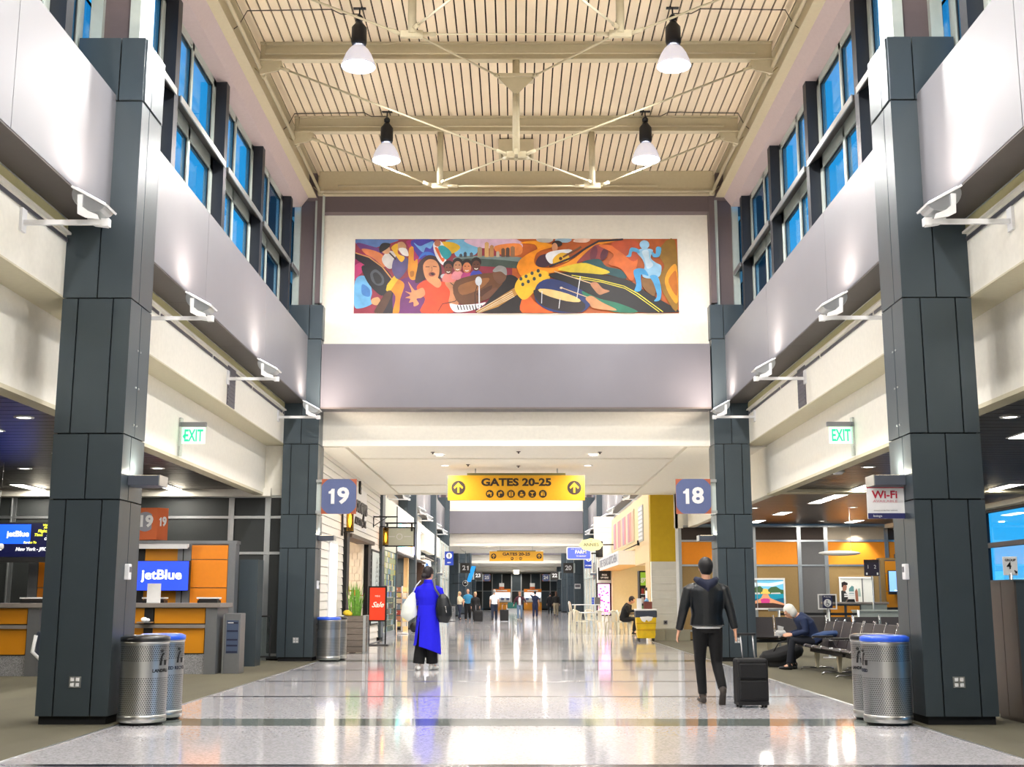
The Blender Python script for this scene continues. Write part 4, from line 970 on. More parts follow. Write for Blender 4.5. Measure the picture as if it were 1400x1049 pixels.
# white tower wall at Y 54 with posters and pink screen
tw2 = struct('wall_right', WHITE, 3.6, 4.35, 54.15, 54.6, 0, 4.9)
for j in range(5): box('shiplap_board', WHITE, 3.45, 4.35, 54.11, 54.15, 3.7+.24*j, 3.93+.24*j, parent=tw2)
t = thing('pink_screen', 'bright pink menu screen in a black frame on the white wall', 'screen', (3.86, 54.1, .55)); box('frame', BLACK, -.34, .34, 0, .06, 0, 1.42, parent=t)
p = box('display', em('pink_display', (250, 170, 225), 1.3), -.26, .26, -.01, 0, .05, 1.37, parent=t)
mg = em('magenta_print', (225, 40, 130), 1.0)
for i in range(26): 
    x, z = random.uniform(-.2, .2), random.uniform(.1, 1.3); MB().ell((x, -.012, z), (random.uniform(.02, .06), .003, random.uniform(.02, .04)), 8, 4).build('print_mark', mg, p)
t = thing('menu_poster', 'black menu poster with pale lettering above the pink screen', 'poster', (3.9, 54.1, 2.1)); box('board', BLACK, -.28, .28, 0, .05, 0, .55, parent=t); p = t.children[0]
text('THE FINEST', .08, WHITE, p, (0, -.006, .42), extrude=.001); text('PICK', .11, WHITE, p, (0, -.006, .22), extrude=.001, bold=.004); text('UP HERE', .09, WHITE, p, (0, -.006, .1), extrude=.001, bold=.004)
t = thing('photo_poster', 'black and white photo poster on the upper white wall', 'poster', (3.68, 54.07, 3.1)); box('board', mat('charcoal_photo', (50, 50, 56), .5, var=(6, .9)), -.16, .16, 0, .04, 0, .7, parent=t); box('white_half', WHITE, .16, .5, 0, .04, .0, .8, parent=t)
# hanging oval and rounded signs
t = thing('oval_sign', 'cream oval hanging sign reading ANNIES', 'sign', (3.26, 53, 3.3)); YO = em('cream_sign_face', (232, 226, 160), .2)
o = [(.5*math.cos(a)*(1+.04*math.cos(8*a)), .3+.27*math.sin(a)*(1+.05*math.cos(8*a))) for a in [2*math.pi*k/40 for k in range(40)]]
p = MB().prism(o, 'y', 0, .08).build('oval_face', YO, t); text('ANNIES', .2, mat('grey_sign_letter', (50, 54, 60), .5), p, (0, -.006, .3), extrude=.002, width=.66)
text('at', .08, mat('grey_sign_letter', (100, 104, 110)), p, (0, -.006, .46), extrude=.002); MB().box(.4, 1.0, .02, .05, .28, .33).build('arm', BLK, t)
t = thing('farm_sign', 'blue rounded hanging sign reading FARM in white', 'sign', (2.77, 53.95, 3.02)); BLUS = em('periwinkle_face', (84, 104, 206), .3)
def rr(w, h, r, n=5): 
    out = []
    for cx, cz, a0 in ((w-r, h-r, 0), (-w+r, h-r, 90), (-w+r, -h+r, 180), (w-r, -h+r, 270)):
        for k in range(n+1): a = R(a0+90*k/n); out.append((cx+r*math.cos(a), cz+r*math.sin(a)))
    return out
MB().prism([(x, z+.25) for x, z in rr(.55, .28, .08)], 'y', .01, .08).build('white_rim', WHITE, t); p = MB().prism([(x, z+.25) for x, z in rr(.5, .24, .06)], 'y', 0, .01).build('blue_face', BLUS, t)
text('FARM', .2, WHITE, p, (.08, -.006, .3), extrude=.002, bold=.008, rotz=0); text('EARL CAMPBELL', .07, WHITE, p, (-.1, -.006, .43), extrude=.002); text('TO MARKET', .08, WHITE, p, (.1, -.006, .12), extrude=.002, bold=.003)
MB().box(.5, .88, .03, .25, .22, .28).build('arm', BLK, t)
def restroom(x, y, z, lb, word, male):
    t = thing('restroom_sign', lb, 'sign', (x, y, z)); p = box('panel', mat('royal_blue_sign', (16, 52, 150), .5, emit=(16, 52, 150), strength=.2), -.25, .25, 0, .05, 0, .8, parent=t)
    MB().disc((0, -.006, .55), .17, 'y').build('white_disc', WHITE, p); m = MB().ell((0, -.012, .65), (.03, .005, .03), 10, 6)
    m.prism([(-.035, .62), (.035, .62), (.035 if male else .07, .5), (.02, .5), (.02, .42), (-.02, .42), (-.02, .5), (-.035 if male else -.07, .5)], 'y', -.014, -.008); m.build('figure_mark', BLACK, p)
    text(word, .1, WHITE, p, (0, -.006, .15), extrude=.002, bold=.003); box('arm', BLK, -.5 if x < 0 else .25, -.25 if x < 0 else .5, .01, .04, .35, .4, parent=t)
restroom(-3.92, 71, 3.2, 'blue restroom sign reading MEN on the left', 'MEN', True); restroom(4.15, 70, 3.0, 'blue restroom sign reading WOMEN on the right', 'WOMEN', False)
t = thing('wall_poster', 'small grey poster on the peach wall under the women sign', 'poster', (4.2, 66, 2.3)); box('board', GRP, -.02, 0, -.5, .5, 0, .9, parent=t); box('red_dot', mat('red_mark', (200, 40, 50), .5), -.03, -.02, -.08, .08, .15, .3, parent=t)

# ---- cafe furniture
CHW = mat('ivory_painted_metal', (218, 214, 196), .4, .2)
def cafe_chair(label, seat_h=.45, group='ivory metal cafe chairs', back=True):
    t = thing('cafe_chair', label, 'chair', group=group); h = seat_h
    MB().prism([(-.18, -.19), (.18, -.19), (.17, .17), (-.17, .17)], 'z', h-.02, h).build('seat', CHW, t, bevel=.01)
    for a in (-1, 1):
        for b in (-1, 1): MB().prism([(a*.15, h-.02), (a*.19, h-.02), (a*.25, 0), (a*.205, 0)], 'y', b*.17-.03+.03*b, b*.17+.03+.03*b).build('leg', CHW, t)
    if h > .6:
        m = MB()
        for a in (-1, 1): m.tube((a*.21, -.2, .25), (a*.21, .2, .25), .01, n=6)
        m.tube((-.21, -.2, .25), (.21, -.2, .25), .01, n=6).tube((-.21, .2, .25), (.21, .2, .25), .01, n=6); m.build('foot_ring', CHW, t)
    m = MB().path([(-.17, .17, h), (-.19, .2, h+.22), (-.15, .23, h+.37), (0, .24, h+.41), (.15, .23, h+.37), (.19, .2, h+.22), (.17, .17, h)], .022, 8); m.build('back_hoop', CHW, t)
    MB().prism([(-.07, h), (.07, h), (.08, h+.4), (-.08, h+.4)], 'y', .2, .22).build('back_splat', CHW, t)
    return t
c0 = cafe_chair('ivory metal cafe chair at the near corner of the tables, seen from behind'); place(c0, (3.55, 45.6, 0), R(190))
for (x, y, rz, lb) in ((2.45, 46.2, R(60), 'ivory metal cafe chair at the left end of the white table'), (2.5, 49.0, R(100), 'ivory metal cafe chair behind the left table end'), (3.0, 49.5, R(20), 'ivory metal cafe chair on the far side of the white table'),
                       (3.95, 46.4, R(200), 'ivory metal cafe chair on the right near the seated man'), (3.1, 45.7, R(175), 'ivory metal cafe chair between the near chairs')):
    o = copy_tree(c0); place(o, (x, y, 0), rz, lb)
b0 = cafe_chair('tall ivory bar stool chair left of the high table', .76, 'tall bar chairs'); place(b0, (2.45, 51.6, 0), R(75))
def cafe_table(loc, L, W, h, lb, top=None):
    t = thing('cafe_table', lb, 'table', loc); box('tabletop', top or mat('white_marble_top', (216, 220, 222), .25, var=(4, .25)), -L/2, L/2, -W/2, W/2, h-.04, h, parent=t, bevel=.01)
    for a in (-1, 1):
        for b in (-1, 1): MB().prism([(a*(L/2-.1), h-.04), (a*(L/2-.16), h-.04), (a*(L/2-.04), 0), (a*(L/2-.0), 0)], 'y', b*(W/2-.1)-.02, b*(W/2-.1)+.02).build('leg', CHW, t)
    return t
cafe_table((3.15, 47.4, 0), 1.6, 1.5, .78, 'white cafe table surrounded by ivory metal chairs'); cafe_table((3.05, 53.0, 0), 1.3, .6, 1.05, 'high grey bar table behind the white table'); cafe_table((4.45, 45.2, 0), .7, .7, .76, 'small dark table in front of the seated man in black', DTILE)
t = thing('blue_caddy', 'blue and grey condiment caddy on the high bar table', 'caddy', (3.4, 52.85, 1.05)); box('tray', GRP, -.02, .22, -.1, .1, 0, .3, parent=t)
for i in range(3): MB().tube((-.1+.0*i, -.05, .1*i), (-.1, -.05, .1*i+.09), .05, n=10).build('blue_box', mat('cobalt_blue', (30, 70, 190), .5), t)
# cleaning cart with yellow bag
YB = mat('yellow_bag', (240, 200, 10), .45, bump=(14, .5), var=(5, .25)); t = thing('cleaning_cart', 'yellow-bagged cleaning cart by the stone wall at the carpet edge', 'cart', (3.98, 37.9, 0))
box('tray', mat('dark_slate_plastic', (50, 58, 74), .5), -.33, .33, -.24, .24, .72, .93, parent=t, bevel=.03); box('lid_rim', WHITE, -.33, .33, -.25, .25, .93, .98, parent=t, bevel=.02)
bg = MB(); ring = []
for z, k in ((.12, .82), (.2, .9), (.35, .88), (.5, .95), (.7, .98), (.76, .95)): ring.append((k, z))
for i in range(len(ring)-1):
    (k0, z0), (k1, z1) = ring[i], ring[i+1]; bg.add([(-.31*k0, -.23*k0, z0), (.31*k0, -.23*k0, z0), (.31*k0, .23*k0, z0), (-.31*k0, .23*k0, z0), (-.31*k1, -.23*k1, z1), (.31*k1, -.23*k1, z1), (.31*k1, .23*k1, z1), (-.31*k1, .23*k1, z1)], [(0,1,5,4), (1,2,6,5), (2,3,7,6), (3,0,4,7)])
bg.box(-.26, .26, -.19, .19, .1, .13); bg.build('yellow_bag', YB, t)
for j in (.34, .54): box('strap', mat('dark_yellow', (190, 140, 10), .6), -.3, .3, -.235, -.22, j, j+.02, parent=t)
MB().prism([(-.2, .74), (-.14, .62), (-.05, .58), (.0, .66), (.06, .6), (.16, .64), (.2, .74), (.05, .76)], 'y', -.25, -.22).build('white_cloth', WHITE, t)
for a in (-.22, .22):
    for b in (-.16, .16): MB().lathe([(0, -.02), (.05, -.02), (.05, .02), (0, .02)], (a, b, .05), 12, axis='x').box(a-.02, a+.02, b-.02, b+.02, .05, .12).build('caster', BLACK, t)
tag(MB().box(3.72, 3.86, 37.8, 37.95, .98, 1.3).build('paper_stack', WHITE), 'white carton standing on the cleaning cart', 'carton')
tag(box('red_box', mat('brick_red_box', (120, 60, 50), .6), 3.93, 4.18, 37.8, 38.0, .98, 1.2), 'brick red box on the cleaning cart', 'box')
tag(MB().lathe([(0, .12), (.03, .11), (.035, .07), (.07, .05), (.07, 0), (0, 0)], (4.02, 37.88, 1.2), 14).build('spray_bottle', mat('sky_blue_plastic', (110, 170, 220), .3)), 'light blue bottle on top of the red box', 'bottle')

# ================================================================ GATE 18 AREA
def frame_poster(loc, W, Hh, lb, paint):
    t = thing('framed_poster', lb, 'poster', loc); f = MB()
    f.box(-W/2-.05, W/2+.05, -.03, .0, -.05, 0); f.box(-W/2-.05, W/2+.05, -.03, 0, Hh, Hh+.05); f.box(-W/2-.05, -W/2, -.03, 0, 0, Hh); f.box(W/2, W/2+.05, -.03, 0, 0, Hh); f.build('frame', WHITE, t)
    paint(t, W, Hh); return t
def flat(par, m, pts, k, nm='painted_area'):
    return MB().prism(pts, 'y', -.004-.0015*k, -.003-.0015*(k-1) if k else 0).build(nm, m, par)
def beach(t, W, H):
    E_ = lambda n, c: mat(n, c, .4, emit=c, strength=.25)
    x = lambda u: (u-.5)*W
    base = box('print', E_('sky_print', (110, 190, 225)), -W/2, W/2, -.004, 0, 0, H, parent=t)
    def A(m, pts, k): flat(base, m, [(x(u), v*H) for u, v in pts], k)
    A(E_('cloud_print', (215, 232, 238)), [(0, .7), (.3, .78), (.7, .76), (1, .86), (1, .95), (.6, .88), (.2, .9), (0, .86)], 1)
    A(E_('hill_print', (64, 96, 58)), [(0, .5), (0, .78), (.08, .8), (.16, .68), (.25, .74), (.36, .78), (.46, .66), (.56, .64), (.66, .74), (.8, .76), (.92, .66), (1, .64), (1, .5)], 2)
    A(E_('sea_print', (20, 140, 165)), [(0, .12), (0, .5), (1, .5), (1, .1)], 3)
    A(E_('deep_sea_print', (10, 90, 120)), [(0, .12), (0, .3), (.3, .34), (.7, .3), (1, .36), (1, .12)], 4)
    A(WHITE, [(.08, .48), (.1, .54), (.34, .55), (.36, .49)], 5); A(WHITE, [(.64, .5), (.66, .54), (.9, .55), (.92, .5)], 5)
    A(E_('skin_print', (214, 150, 110)), [(0, .1), (.02, .16), (.3, .3), (.38, .36), (.44, .52), (.56, .52), (.62, .36), (.72, .3), (1, .16), (1, .1), (.7, .18), (.3, .18)], 6)
    A(E_('swimsuit_print', (200, 60, 130)), [(.38, .16), (.36, .3), (.44, .34), (.56, .34), (.62, .3), (.6, .16)], 7)
    A(E_('straw_hat_print', (236, 190, 90)), [(.36, .5), (.38, .56), (.42, .58), (.43, .66), (.5, .69), (.57, .66), (.58, .58), (.62, .56), (.63, .5)], 8)
    A(E_('dark_deck_print', (60, 40, 34)), [(0, 0), (0, .1), (.3, .18), (.7, .18), (1, .1), (1, 0)], 9)
frame_poster((7.85, 38.645, 1.0), 1.15, .88, 'framed beach poster with a figure in a straw hat seen from behind', beach)
def office(t, W, H):
    E_ = lambda n, c: mat(n, c, .4, emit=c, strength=.2); x = lambda u: (u-.5)*W
    base = box('print', E_('haze_print', (214, 214, 206)), -W/2, W/2, -.004, 0, 0, H, parent=t)
    def A(m, pts, k): flat(base, m, [(x(u), v*H) for u, v in pts], k)
    A(E_('tower_print', (90, 130, 130)), [(.26, .35), (.26, .6), (.36, .72), (.42, .68), (.42, .35)], 1); A(E_('tower_print2', (150, 170, 160)), [(.55, .3), (.55, .6), (.62, .62), (.64, .3)], 1)
    A(E_('dark_suit_print', (40, 40, 38)), [(0, .05), (0, .5), (.1, .58), (.2, .4), (.24, .05)], 2); A(E_('face_print', (150, 104, 84)), [(.06, .52), (.05, .74), (.14, .8), (.2, .7), (.18, .56), (.12, .5)], 3)
    A(E_('hair_print', (34, 26, 24)), [(.03, .66), (.03, .84), (.12, .88), (.23, .82), (.22, .74), (.1, .74), (.06, .66)], 4)
    A(E_('figure_print', (140, 90, 70)), [(.46, .1), (.45, .5), (.5, .62), (.54, .5), (.55, .1)], 3); box('mullion_mark', GRP, x(.68), x(.71), -.02, -.006, 0, H, parent=base)
    for z in (.28, .36, .44): A(WHITE, [(.1+.06*(z > .4), z), (.1+.06*(z > .4), z+.05), (.44, z+.05), (.44, z)], 5)
frame_poster((10.72, 38.645, 1.12), .98, .8, 'framed poster of a man in profile before a hazy skyline', office)
t = thing('gate_counter', 'grey-topped gate counter with two orange panels under the skyline poster', 'counter', (8.65, 34, 0))
box('counter_top', CTOP, -.05, 1.65, -.06, .7, 1.14, 1.2, parent=t, bevel=.008); box('carcass', CLAD, 0, 1.55, .04, .65, 0, 1.14, parent=t)
for a, b in ((.05, .42), (.5, .85)): box('orange_panel', AMBER, a, b, .0, .04, .55, 1.1, parent=t); box('lower_panel', AMBER, a, b, 0, .04, .08, .5, parent=t)
box('grey_end', mat('pale_grey_laminate', (150, 158, 154), .5), .88, 1.6, -.02, .66, 0, 1.14, parent=t)
for i, x in enumerate((8.8, 9.3)): 
    t = thing('desk_phone' if i == 0 else 'desk_printer', ['black desk phone on the right gate counter', 'low black printer on the right gate counter'][i], ['phone', 'printer'][i], (x, 34.2, 1.2))
    MB().prism([(-.12, 0), (.12, 0), (.1, .18 if i == 0 else .08), (-.06, .18 if i == 0 else .08)], 'y', -.08, .1).build('body', BLACK, t); box('handset', BLACK, -.1, -.05, -.1, .12, .1, .14, parent=t) if i == 0 else box('paper', WHITE, -.08, .08, -.1, .0, .08, .09, parent=t)
t = thing('low_grey_partition', 'low pale grey partition in front of the right gate counter', 'partition', (8.95, 30, 0)); LG = mat('pale_grey_laminate', (150, 158, 154), .5); box('panel', LG, -.62, 1.0, 0, .5, 0, .98, parent=t); box('cap', LG, -.64, 1.02, -.02, .52, .98, 1.02, parent=t); box('side_post', ALU, -.64, -.6, -.01, .0, 0, .98, parent=t)
t = thing('gate_backwall', 'orange and tan gate back wall with a hanging screen on the right', 'cabinet', (10.42, 34.9, 0))
box('core', BGM, 0, 1.6, .05, .3, 0, 2.38, parent=t); box('cornice', TAN, -.04, 1.62, 0, .32, 2.38, 2.44, parent=t); box('side_post', TAN, -.02, .1, 0, .05, 0, 2.38, parent=t)
for z0, z1 in ((.1, .6), (.6, 1.0), (1.0, 1.5), (1.5, 2.0), (2.0, 2.36)): box('orange_panel', AMBER, .11, .55, .01, .05, z0+.01, z1-.01, parent=t)
box('black_recess', BLACK, .56, 1.6, .0, .05, .3, 2.36, parent=t); box('black_box', BLACK, -.0, .5, -.2, .0, .7, 1.05, parent=t)
t = thing('info_screen', 'pale blue information screen on the orange gate back wall', 'screen', (10.75, 34.2, 1.45)); box('bezel', BLACK, -.35, .45, .02, .08, -.04, .62, parent=t); p = box('display', em('pale_blue_display', (120, 165, 235), .9), -.33, .43, 0, .02, .04, .6, parent=t); box('text_bar', WHT_E, -.2, .2, -.003, 0, .06, .08, parent=p)
box('wall_mount', BLK, -.05, .05, .08, .75, .2, .4, parent=t)
# lane sign on a pole, priority sign, group sign
t = thing('lane_sign', 'dark lane sign with two white arrows on a pole at the right counter', 'sign', (9.65, 33.2, 0)); MB().tube((0, 0, 0), (0, 0, 1.95), .02).lathe([(0, 0), (.18, 0), (.16, .03), (0, .04)], n=16).build('pole', ALU, t)
p = box('panel', mat('dark_plum_sign', (40, 32, 54), .5), -.2, .2, -.02, .02, 1.9, 2.3, parent=t); box('header', mat('dark_wood', (40, 30, 26), .5), -.2, .2, -.025, .02, 2.26, 2.34, parent=p); text('1', .14, WHITE, p, (-.1, -.024, 2.14), extrude=.001); text('2', .14, WHITE, p, (.09, -.024, 2.14), extrude=.001)
box('small_mark', WHITE, -.16, -.12, -.024, -.02, 1.93, 1.99, parent=p); box('small_mark', WHITE, .13, .17, -.024, -.02, 1.93, 1.99, parent=p)
t = thing('priority_sign', 'framed priority seating sign with a wheelchair symbol on a post', 'sign', (6.9, 27.2, 0)); MB().tube((0, 0, 0), (0, 0, 1.1), .035).lathe([(0, 0), (.16, 0), (.15, .03), (0, .04)], n=16).build('post', ALU, t)
f = MB(); f.box(-.22, .2, -.01, .01, 1.06, 1.085); f.box(-.22, .2, -.01, .01, 1.37, 1.395); f.box(-.22, -.195, -.01, .01, 1.085, 1.37); f.box(.175, .2, -.01, .01, 1.085, 1.37); f.build('frame', WHITE, t)
p = box('panel', mat('navy_sign', (36, 38, 80), .5), -.12, .1, -.012, -.002, 1.09, 1.37, parent=t); MB().disc((-.01, -.015, 1.2), .085, 'y').build('white_disc', WHITE, p); text('Priority', .05, WHITE, p, (-.01, -.014, 1.335), extrude=.001)
m = MB().ell((-.02, -.018, 1.25), (.013, .003, .013), 8, 5); m.box(-.028, -.016, -.02, -.016, 1.185, 1.24).box(-.028, .02, -.02, -.016, 1.185, 1.197).box(.012, .024, -.02, -.016, 1.15, 1.19)
m.path([(-.03, -.018, 1.205), (-.05, -.018, 1.175), (-.03, -.018, 1.145), (0, -.018, 1.145), (.012, -.018, 1.17)], .005, 5).build('wheelchair_mark', mat('navy_sign', (36, 38, 80)), p)
t = thing('group_sign', 'small white group 4 sign with arrow on a post by the right partition', 'sign', (6.95, 17.2, 0)); MB().tube((0, 0, 0), (0, 0, 1.65), .025).lathe([(0, 0), (.16, 0), (.15, .03), (0, .04)], n=16).build('post', ALU, t)
p = box('panel', WHITE, -.1, .1, -.012, .012, 1.62, 1.88, parent=t, bevel=.004); text('GROUP', .045, BLACK, p, (0, -.014, 1.83), extrude=.001, bold=.001); text('4', .13, BLACK, p, (-.02, -.014, 1.75), extrude=.001, bold=.003)
MB().prism([(.045, 1.68), (.065, 1.66), (.052, 1.648), (.09, 1.648), (.09, 1.686), (.078, 1.673), (.058, 1.693)], 'y', -.015, -.012).build('arrow_mark', BLACK, p)
t = thing('grey_partition', 'dark metal-faced partition box at the right edge of the view', 'partition', (5.32, 13.1, 0)); 
box('core', CLADGAP, .02, 2.2, .02, .75, 0.06, 1.47, parent=t)
for a, b in ((0.0, .36), (.375, .78)): box('side_panel', SHELF, .0, .02, a, b, .05, 1.48, parent=t)
for i in range(4): box('front_panel', CLAD, .02+.55*i, .02+.55*(i+1)-.012, 0, .02, .05, 1.48, parent=t)
box('cap', CLAD, -.01, 2.22, -.01, .8, 1.48, 1.5, parent=t); box('plinth', SHELF, .04, 2.18, .04, .72, 0, .05, parent=t)
t = thing('oval_pendant', 'oval white pendant light on a wire in the right gate area', 'pendant', (8.35, 31.5, 2.45)); MB().ell((0, 0, 0), (.55, .16, .07), 20, 8).build('body', WHITE, t); MB().tube((.3, 0, .05), (.3, 0, 1.15), .005, n=5).build('wire', ALU, t); light('AREA', (8.35, 31.5, 2.36), 10, C_SIDE, .3)
t = thing('belt_barrier', 'retractable belt barrier posts behind the seated woman', 'barrier', (6.3, 29.5, 0))
for x in (0, 1.9): MB().tube((x, 0, 0), (x, 0, 1.02), .03).lathe([(0, 0), (.17, 0), (.15, .03), (0, .04)], (x, 0, 0), 16).build('post', ALU, t)
box('belt', BLACK, .03, 1.87, -.01, .01, .9, .96, parent=t); box('top_bar', ALU, -.25, .25, -.02, .02, 1.0, 1.06, parent=t)

# ---- beam seating
CHR = mat('chrome_tube', (205, 205, 208), .16, .95); SLG = mat('black_sling_vinyl', (44, 38, 42), .45, bump=(120, .1))
def bench(n, label):
    """seats along +x, facing -y"""
    t = thing('beam_seating', label, 'bench', group='airport beam seating'); w = .6
    for i in range(n):
        x0 = w*i + .03; x1 = w*(i+1) - .03
        MB().prism([(-.26, .445), (-.24, .47), (-.05, .43), (.16, .40), (.2, .42), (.2, .38), (-.04, .39), (-.24, .425)], 'x', x0, x1).build('seat', SLG, t)
        MB().prism([(.17, .42), (.21, .40), (.27, .62), (.335, .86), (.315, .88), (.24, .64)], 'x', x0, x1).build('backrest', SLG, t)
        for j in range(4): MB().tube((x0, -.2+.09*j, .455-.01*j), (x1, -.2+.09*j, .455-.01*j), .008, n=5).build('seat_rib', SLG, t)
    for i in range(n+1):
        x = w*i; f = MB().path([(x, -.27, .44), (x, -.24, .475), (x, -.04, .435), (x, .15, .405), (x, .2, .43), (x, .25, .62), (x, .32, .86), (x, .34, .9)], .013, 7); f.ell((x, .34, .9), (.02, .02, .02), 8, 5); f.build('side_frame', CHR, t)
        if i in (0, n//2, n): 
            a = MB().path([(x, .2, .42), (x, .1, .6), (x, -.2, .62), (x, -.26, .6)], .016, 7); a.build('armrest_tube', CHR, t); box('armrest', BLACK, x-.03, x+.03, -.26, .12, .615, .645, parent=t, bevel=.01)
    MB().box(.05, n*w-.05, -.03, .05, .32, .38).build('beam', BLK, t)
    for x in (w*.7, n*w-w*.7):
        MB().prism([(-.03, .34), (.05, .34), (.03, .05), (-.01, .05)], 'x', x-.05, x+.05).build('pedestal', STEEL, t); MB().path([(x, -.3, .02), (x, -.26, .05), (x, .26, .05), (x, .3, .02)], .018, 8).build('foot', CHR, t)
    return t
be = bench(4, 'row of four dark sling seats facing the corridor, nearest the right bins'); place(be, (5.54, 20.75, 0), R(-90))
B4 = [((5.54, 23.25), R(-90), 'row of sling seats facing the corridor where the woman sits'), ((6.38, 18.3), R(90), 'back-to-back row of sling seats, nearer half'), ((6.38, 20.8), R(90), 'back-to-back row of sling seats, farther half'),
      ((5.3, 27.9), R(0), 'seat row across the gate area beside the gate 18 column'), ((7.75, 28.0), R(0), 'seat row across the gate area below the orange counter')]
for (x, y), rz, lb in B4: o = copy_tree(be); place(o, (x, y, 0), rz, lb)
# ================================================================ SIGNS
SLATE = mat('slate_blue_sign', (92, 104, 146), .5); RUST = mat('rust_orange_sign', (178, 92, 60), .5); YSG = mat('yellow_sign', (218, 160, 4), .45); BRN = mat('dark_brown_print', (44, 28, 12), .6); SQD = mat('black_gate_sign', (58, 54, 52), .5)
def gate_sign(x, y, z, num, lb, s, dark=False, S=.74):
    t = thing('gate_sign', lb, 'sign', (x, y, z), group=None); h = S/2
    p = box('panel', SQD if dark else RUST, -h, h, 0, .05, -h, h, parent=t)
    if not dark:
        pts = []
        for k in range(64):
            a = 2*math.pi*k/64; r = .455*S/.74*.95; pts.append((max(-h, min(h, r*math.cos(a))), max(-h, min(h, r*math.sin(a)))))
        MB().prism(pts, 'y', -.006, 0).build('blue_disc', SLATE, p)
    text(num, .46*S/.74, WHITE, p, (0, -.012, 0), extrude=.003, bold=.016, width=(.44 if num[0] == '1' else .48)*S/.74)
    m = MB().box(-s*(h), -s*(h-.02), .05, .3, -h+.05, h-.05); 
    L_ = max(.1, 4.27 - abs(x) - h)
    for z_ in (h-.04, -h+.04): MB().box(s*h, s*(h+L_), .0, .06+(.1 if y > 80 else 0), z_-.03, z_+.03).build('bracket', ALU, t)
    box('side_light', mat('pale_translucent', (196, 208, 204), .4), s*(h+.005), s*(h+.12), .06, .2, -h+.04, h-.04, parent=t)
gate_sign(-3.78, 25.72, 3.44, '19', 'slate blue gate sign with rust corners reading 19, hung on the left column', -1); gate_sign(3.77, 25.72, 3.44, '18', 'slate blue gate sign with rust corners reading 18, hung on the right column', 1)
gate_sign(-3.77, YC[7]-.1, 3.5, '21', 'far dark gate sign reading 21, on the left', -1, True); gate_sign(3.83, YC[7]-.1, 3.5, '20', 'far dark gate sign reading 20, on the right', 1, True)
gate_sign(-3.62, YC[9]-.1, 3.42, '23', 'very small far gate sign reading 23, on the left', -1, True); gate_sign(3.62, YC[9]-.1, 3.42, '22', 'very small far gate sign reading 22, on the right', 1, True)
gate_sign(-3.1, YC[10]+.2, 3.45, '25', 'farthest blue-grey gate sign on the left', -1, False); gate_sign(3.1, YC[10]+.2, 3.45, '24', 'farthest blue-grey gate sign on the right', 1, False)
def arrow_disc(p, x, z, r):
    MB().disc((x, -.004, z), r, 'y', 36).build('disc', BRN, p)
    MB().prism([(x-r*.14, z-r*.72), (x+r*.14, z-r*.72), (x+r*.14, z+r*.2), (x+r*.55, z-r*.18), (x+r*.66, z+.0), (x+r*.66, z+r*.1), (x, z+r*.78), (x-r*.66, z+r*.1), (x-r*.66, z), (x-r*.55, z-r*.18), (x-r*.14, z+r*.2)], 'y', -.010, -.005).build('arrow', YSG, p)
def gates_sign(y, z0, W, Hh, lb, top, icons=True):
    t = thing('gates_sign', lb, 'sign', (0, y, z0)); p = box('panel', YSG, -W/2, W/2, 0, .12, 0, Hh, parent=t); k = Hh/.66
    box('mount_bar', mat('olive_mount_bar', (116, 110, 60), .5), -W*.36, W*.36, .02, .1, Hh, Hh+.06, parent=t)
    for s_ in (-1, 1): MB().tube((s_*W*.3, .06, Hh+.06), (s_*W*.3, .06, top-z0), .014, n=6).build('hanger_rod', ALU, t)
    text('GATES 20-25', .27*k, BRN, p, (0, -.004, Hh*.71), extrude=.002, bold=.011*k, width=W*.512)
    for s_ in (-1, 1): arrow_disc(p, s_*W*.423, Hh*.5, .185*k)
    n = 6 if icons else 3
    for i in range(n):
        x = W*.0775*(i - (n-1)/2); z = Hh*.255; r = .105*k
        MB().disc((x, -.004, z), r, 'y', 28).build('icon_disc', BRN if (icons or i != 1) else mat('ochre_print', (200, 140, 20), .6), p)
        m = MB(); q = r/.105
        def B(a, b, c, d): m.box(x+a*q, x+b*q, -.009, -.005, z+c*q, z+d*q)
        if i == 0: B(-.07, .05, .0, .04); B(.02, .045, -.06, .0); B(-.07, -.04, -.03, .0); B(-.03, .0, .045, .06)
        elif i == 1: B(-.05, -.02, -.06, .04); B(-.02, .05, .01, .035); B(.0, .03, .04, .06)
        elif i == 2: B(-.006, .006, -.08, .08); B(-.055, -.02, -.06, .05); B(.02, .055, -.06, .05)
        elif i == 3: B(-.045, .035, -.045, .0); B(.035, .06, -.03, -.01); B(-.06, .06, -.065, -.055); B(-.03, .02, .02, .045)
        elif i == 4: B(-.055, .055, .03, .045); B(-.03, .03, .01, .03); B(-.008, .008, -.05, .01); B(-.035, .035, -.065, -.05)
        else: B(-.055, .0, -.05, .03); B(.015, .05, -.05, -.01); B(-.04, .03, .04, .055); B(.015, .045, .0, .03)
        m.build('icon_mark', YSG, p)
gates_sign(31.0, 3.78, 3.52, .64, 'yellow hanging sign reading GATES 20-25 with arrows and six icons', 4.6)
gates_sign(YC[6]+1.2, 3.66, 3.46, .62, 'smaller far yellow sign reading GATES 20-25', 4.6, False)
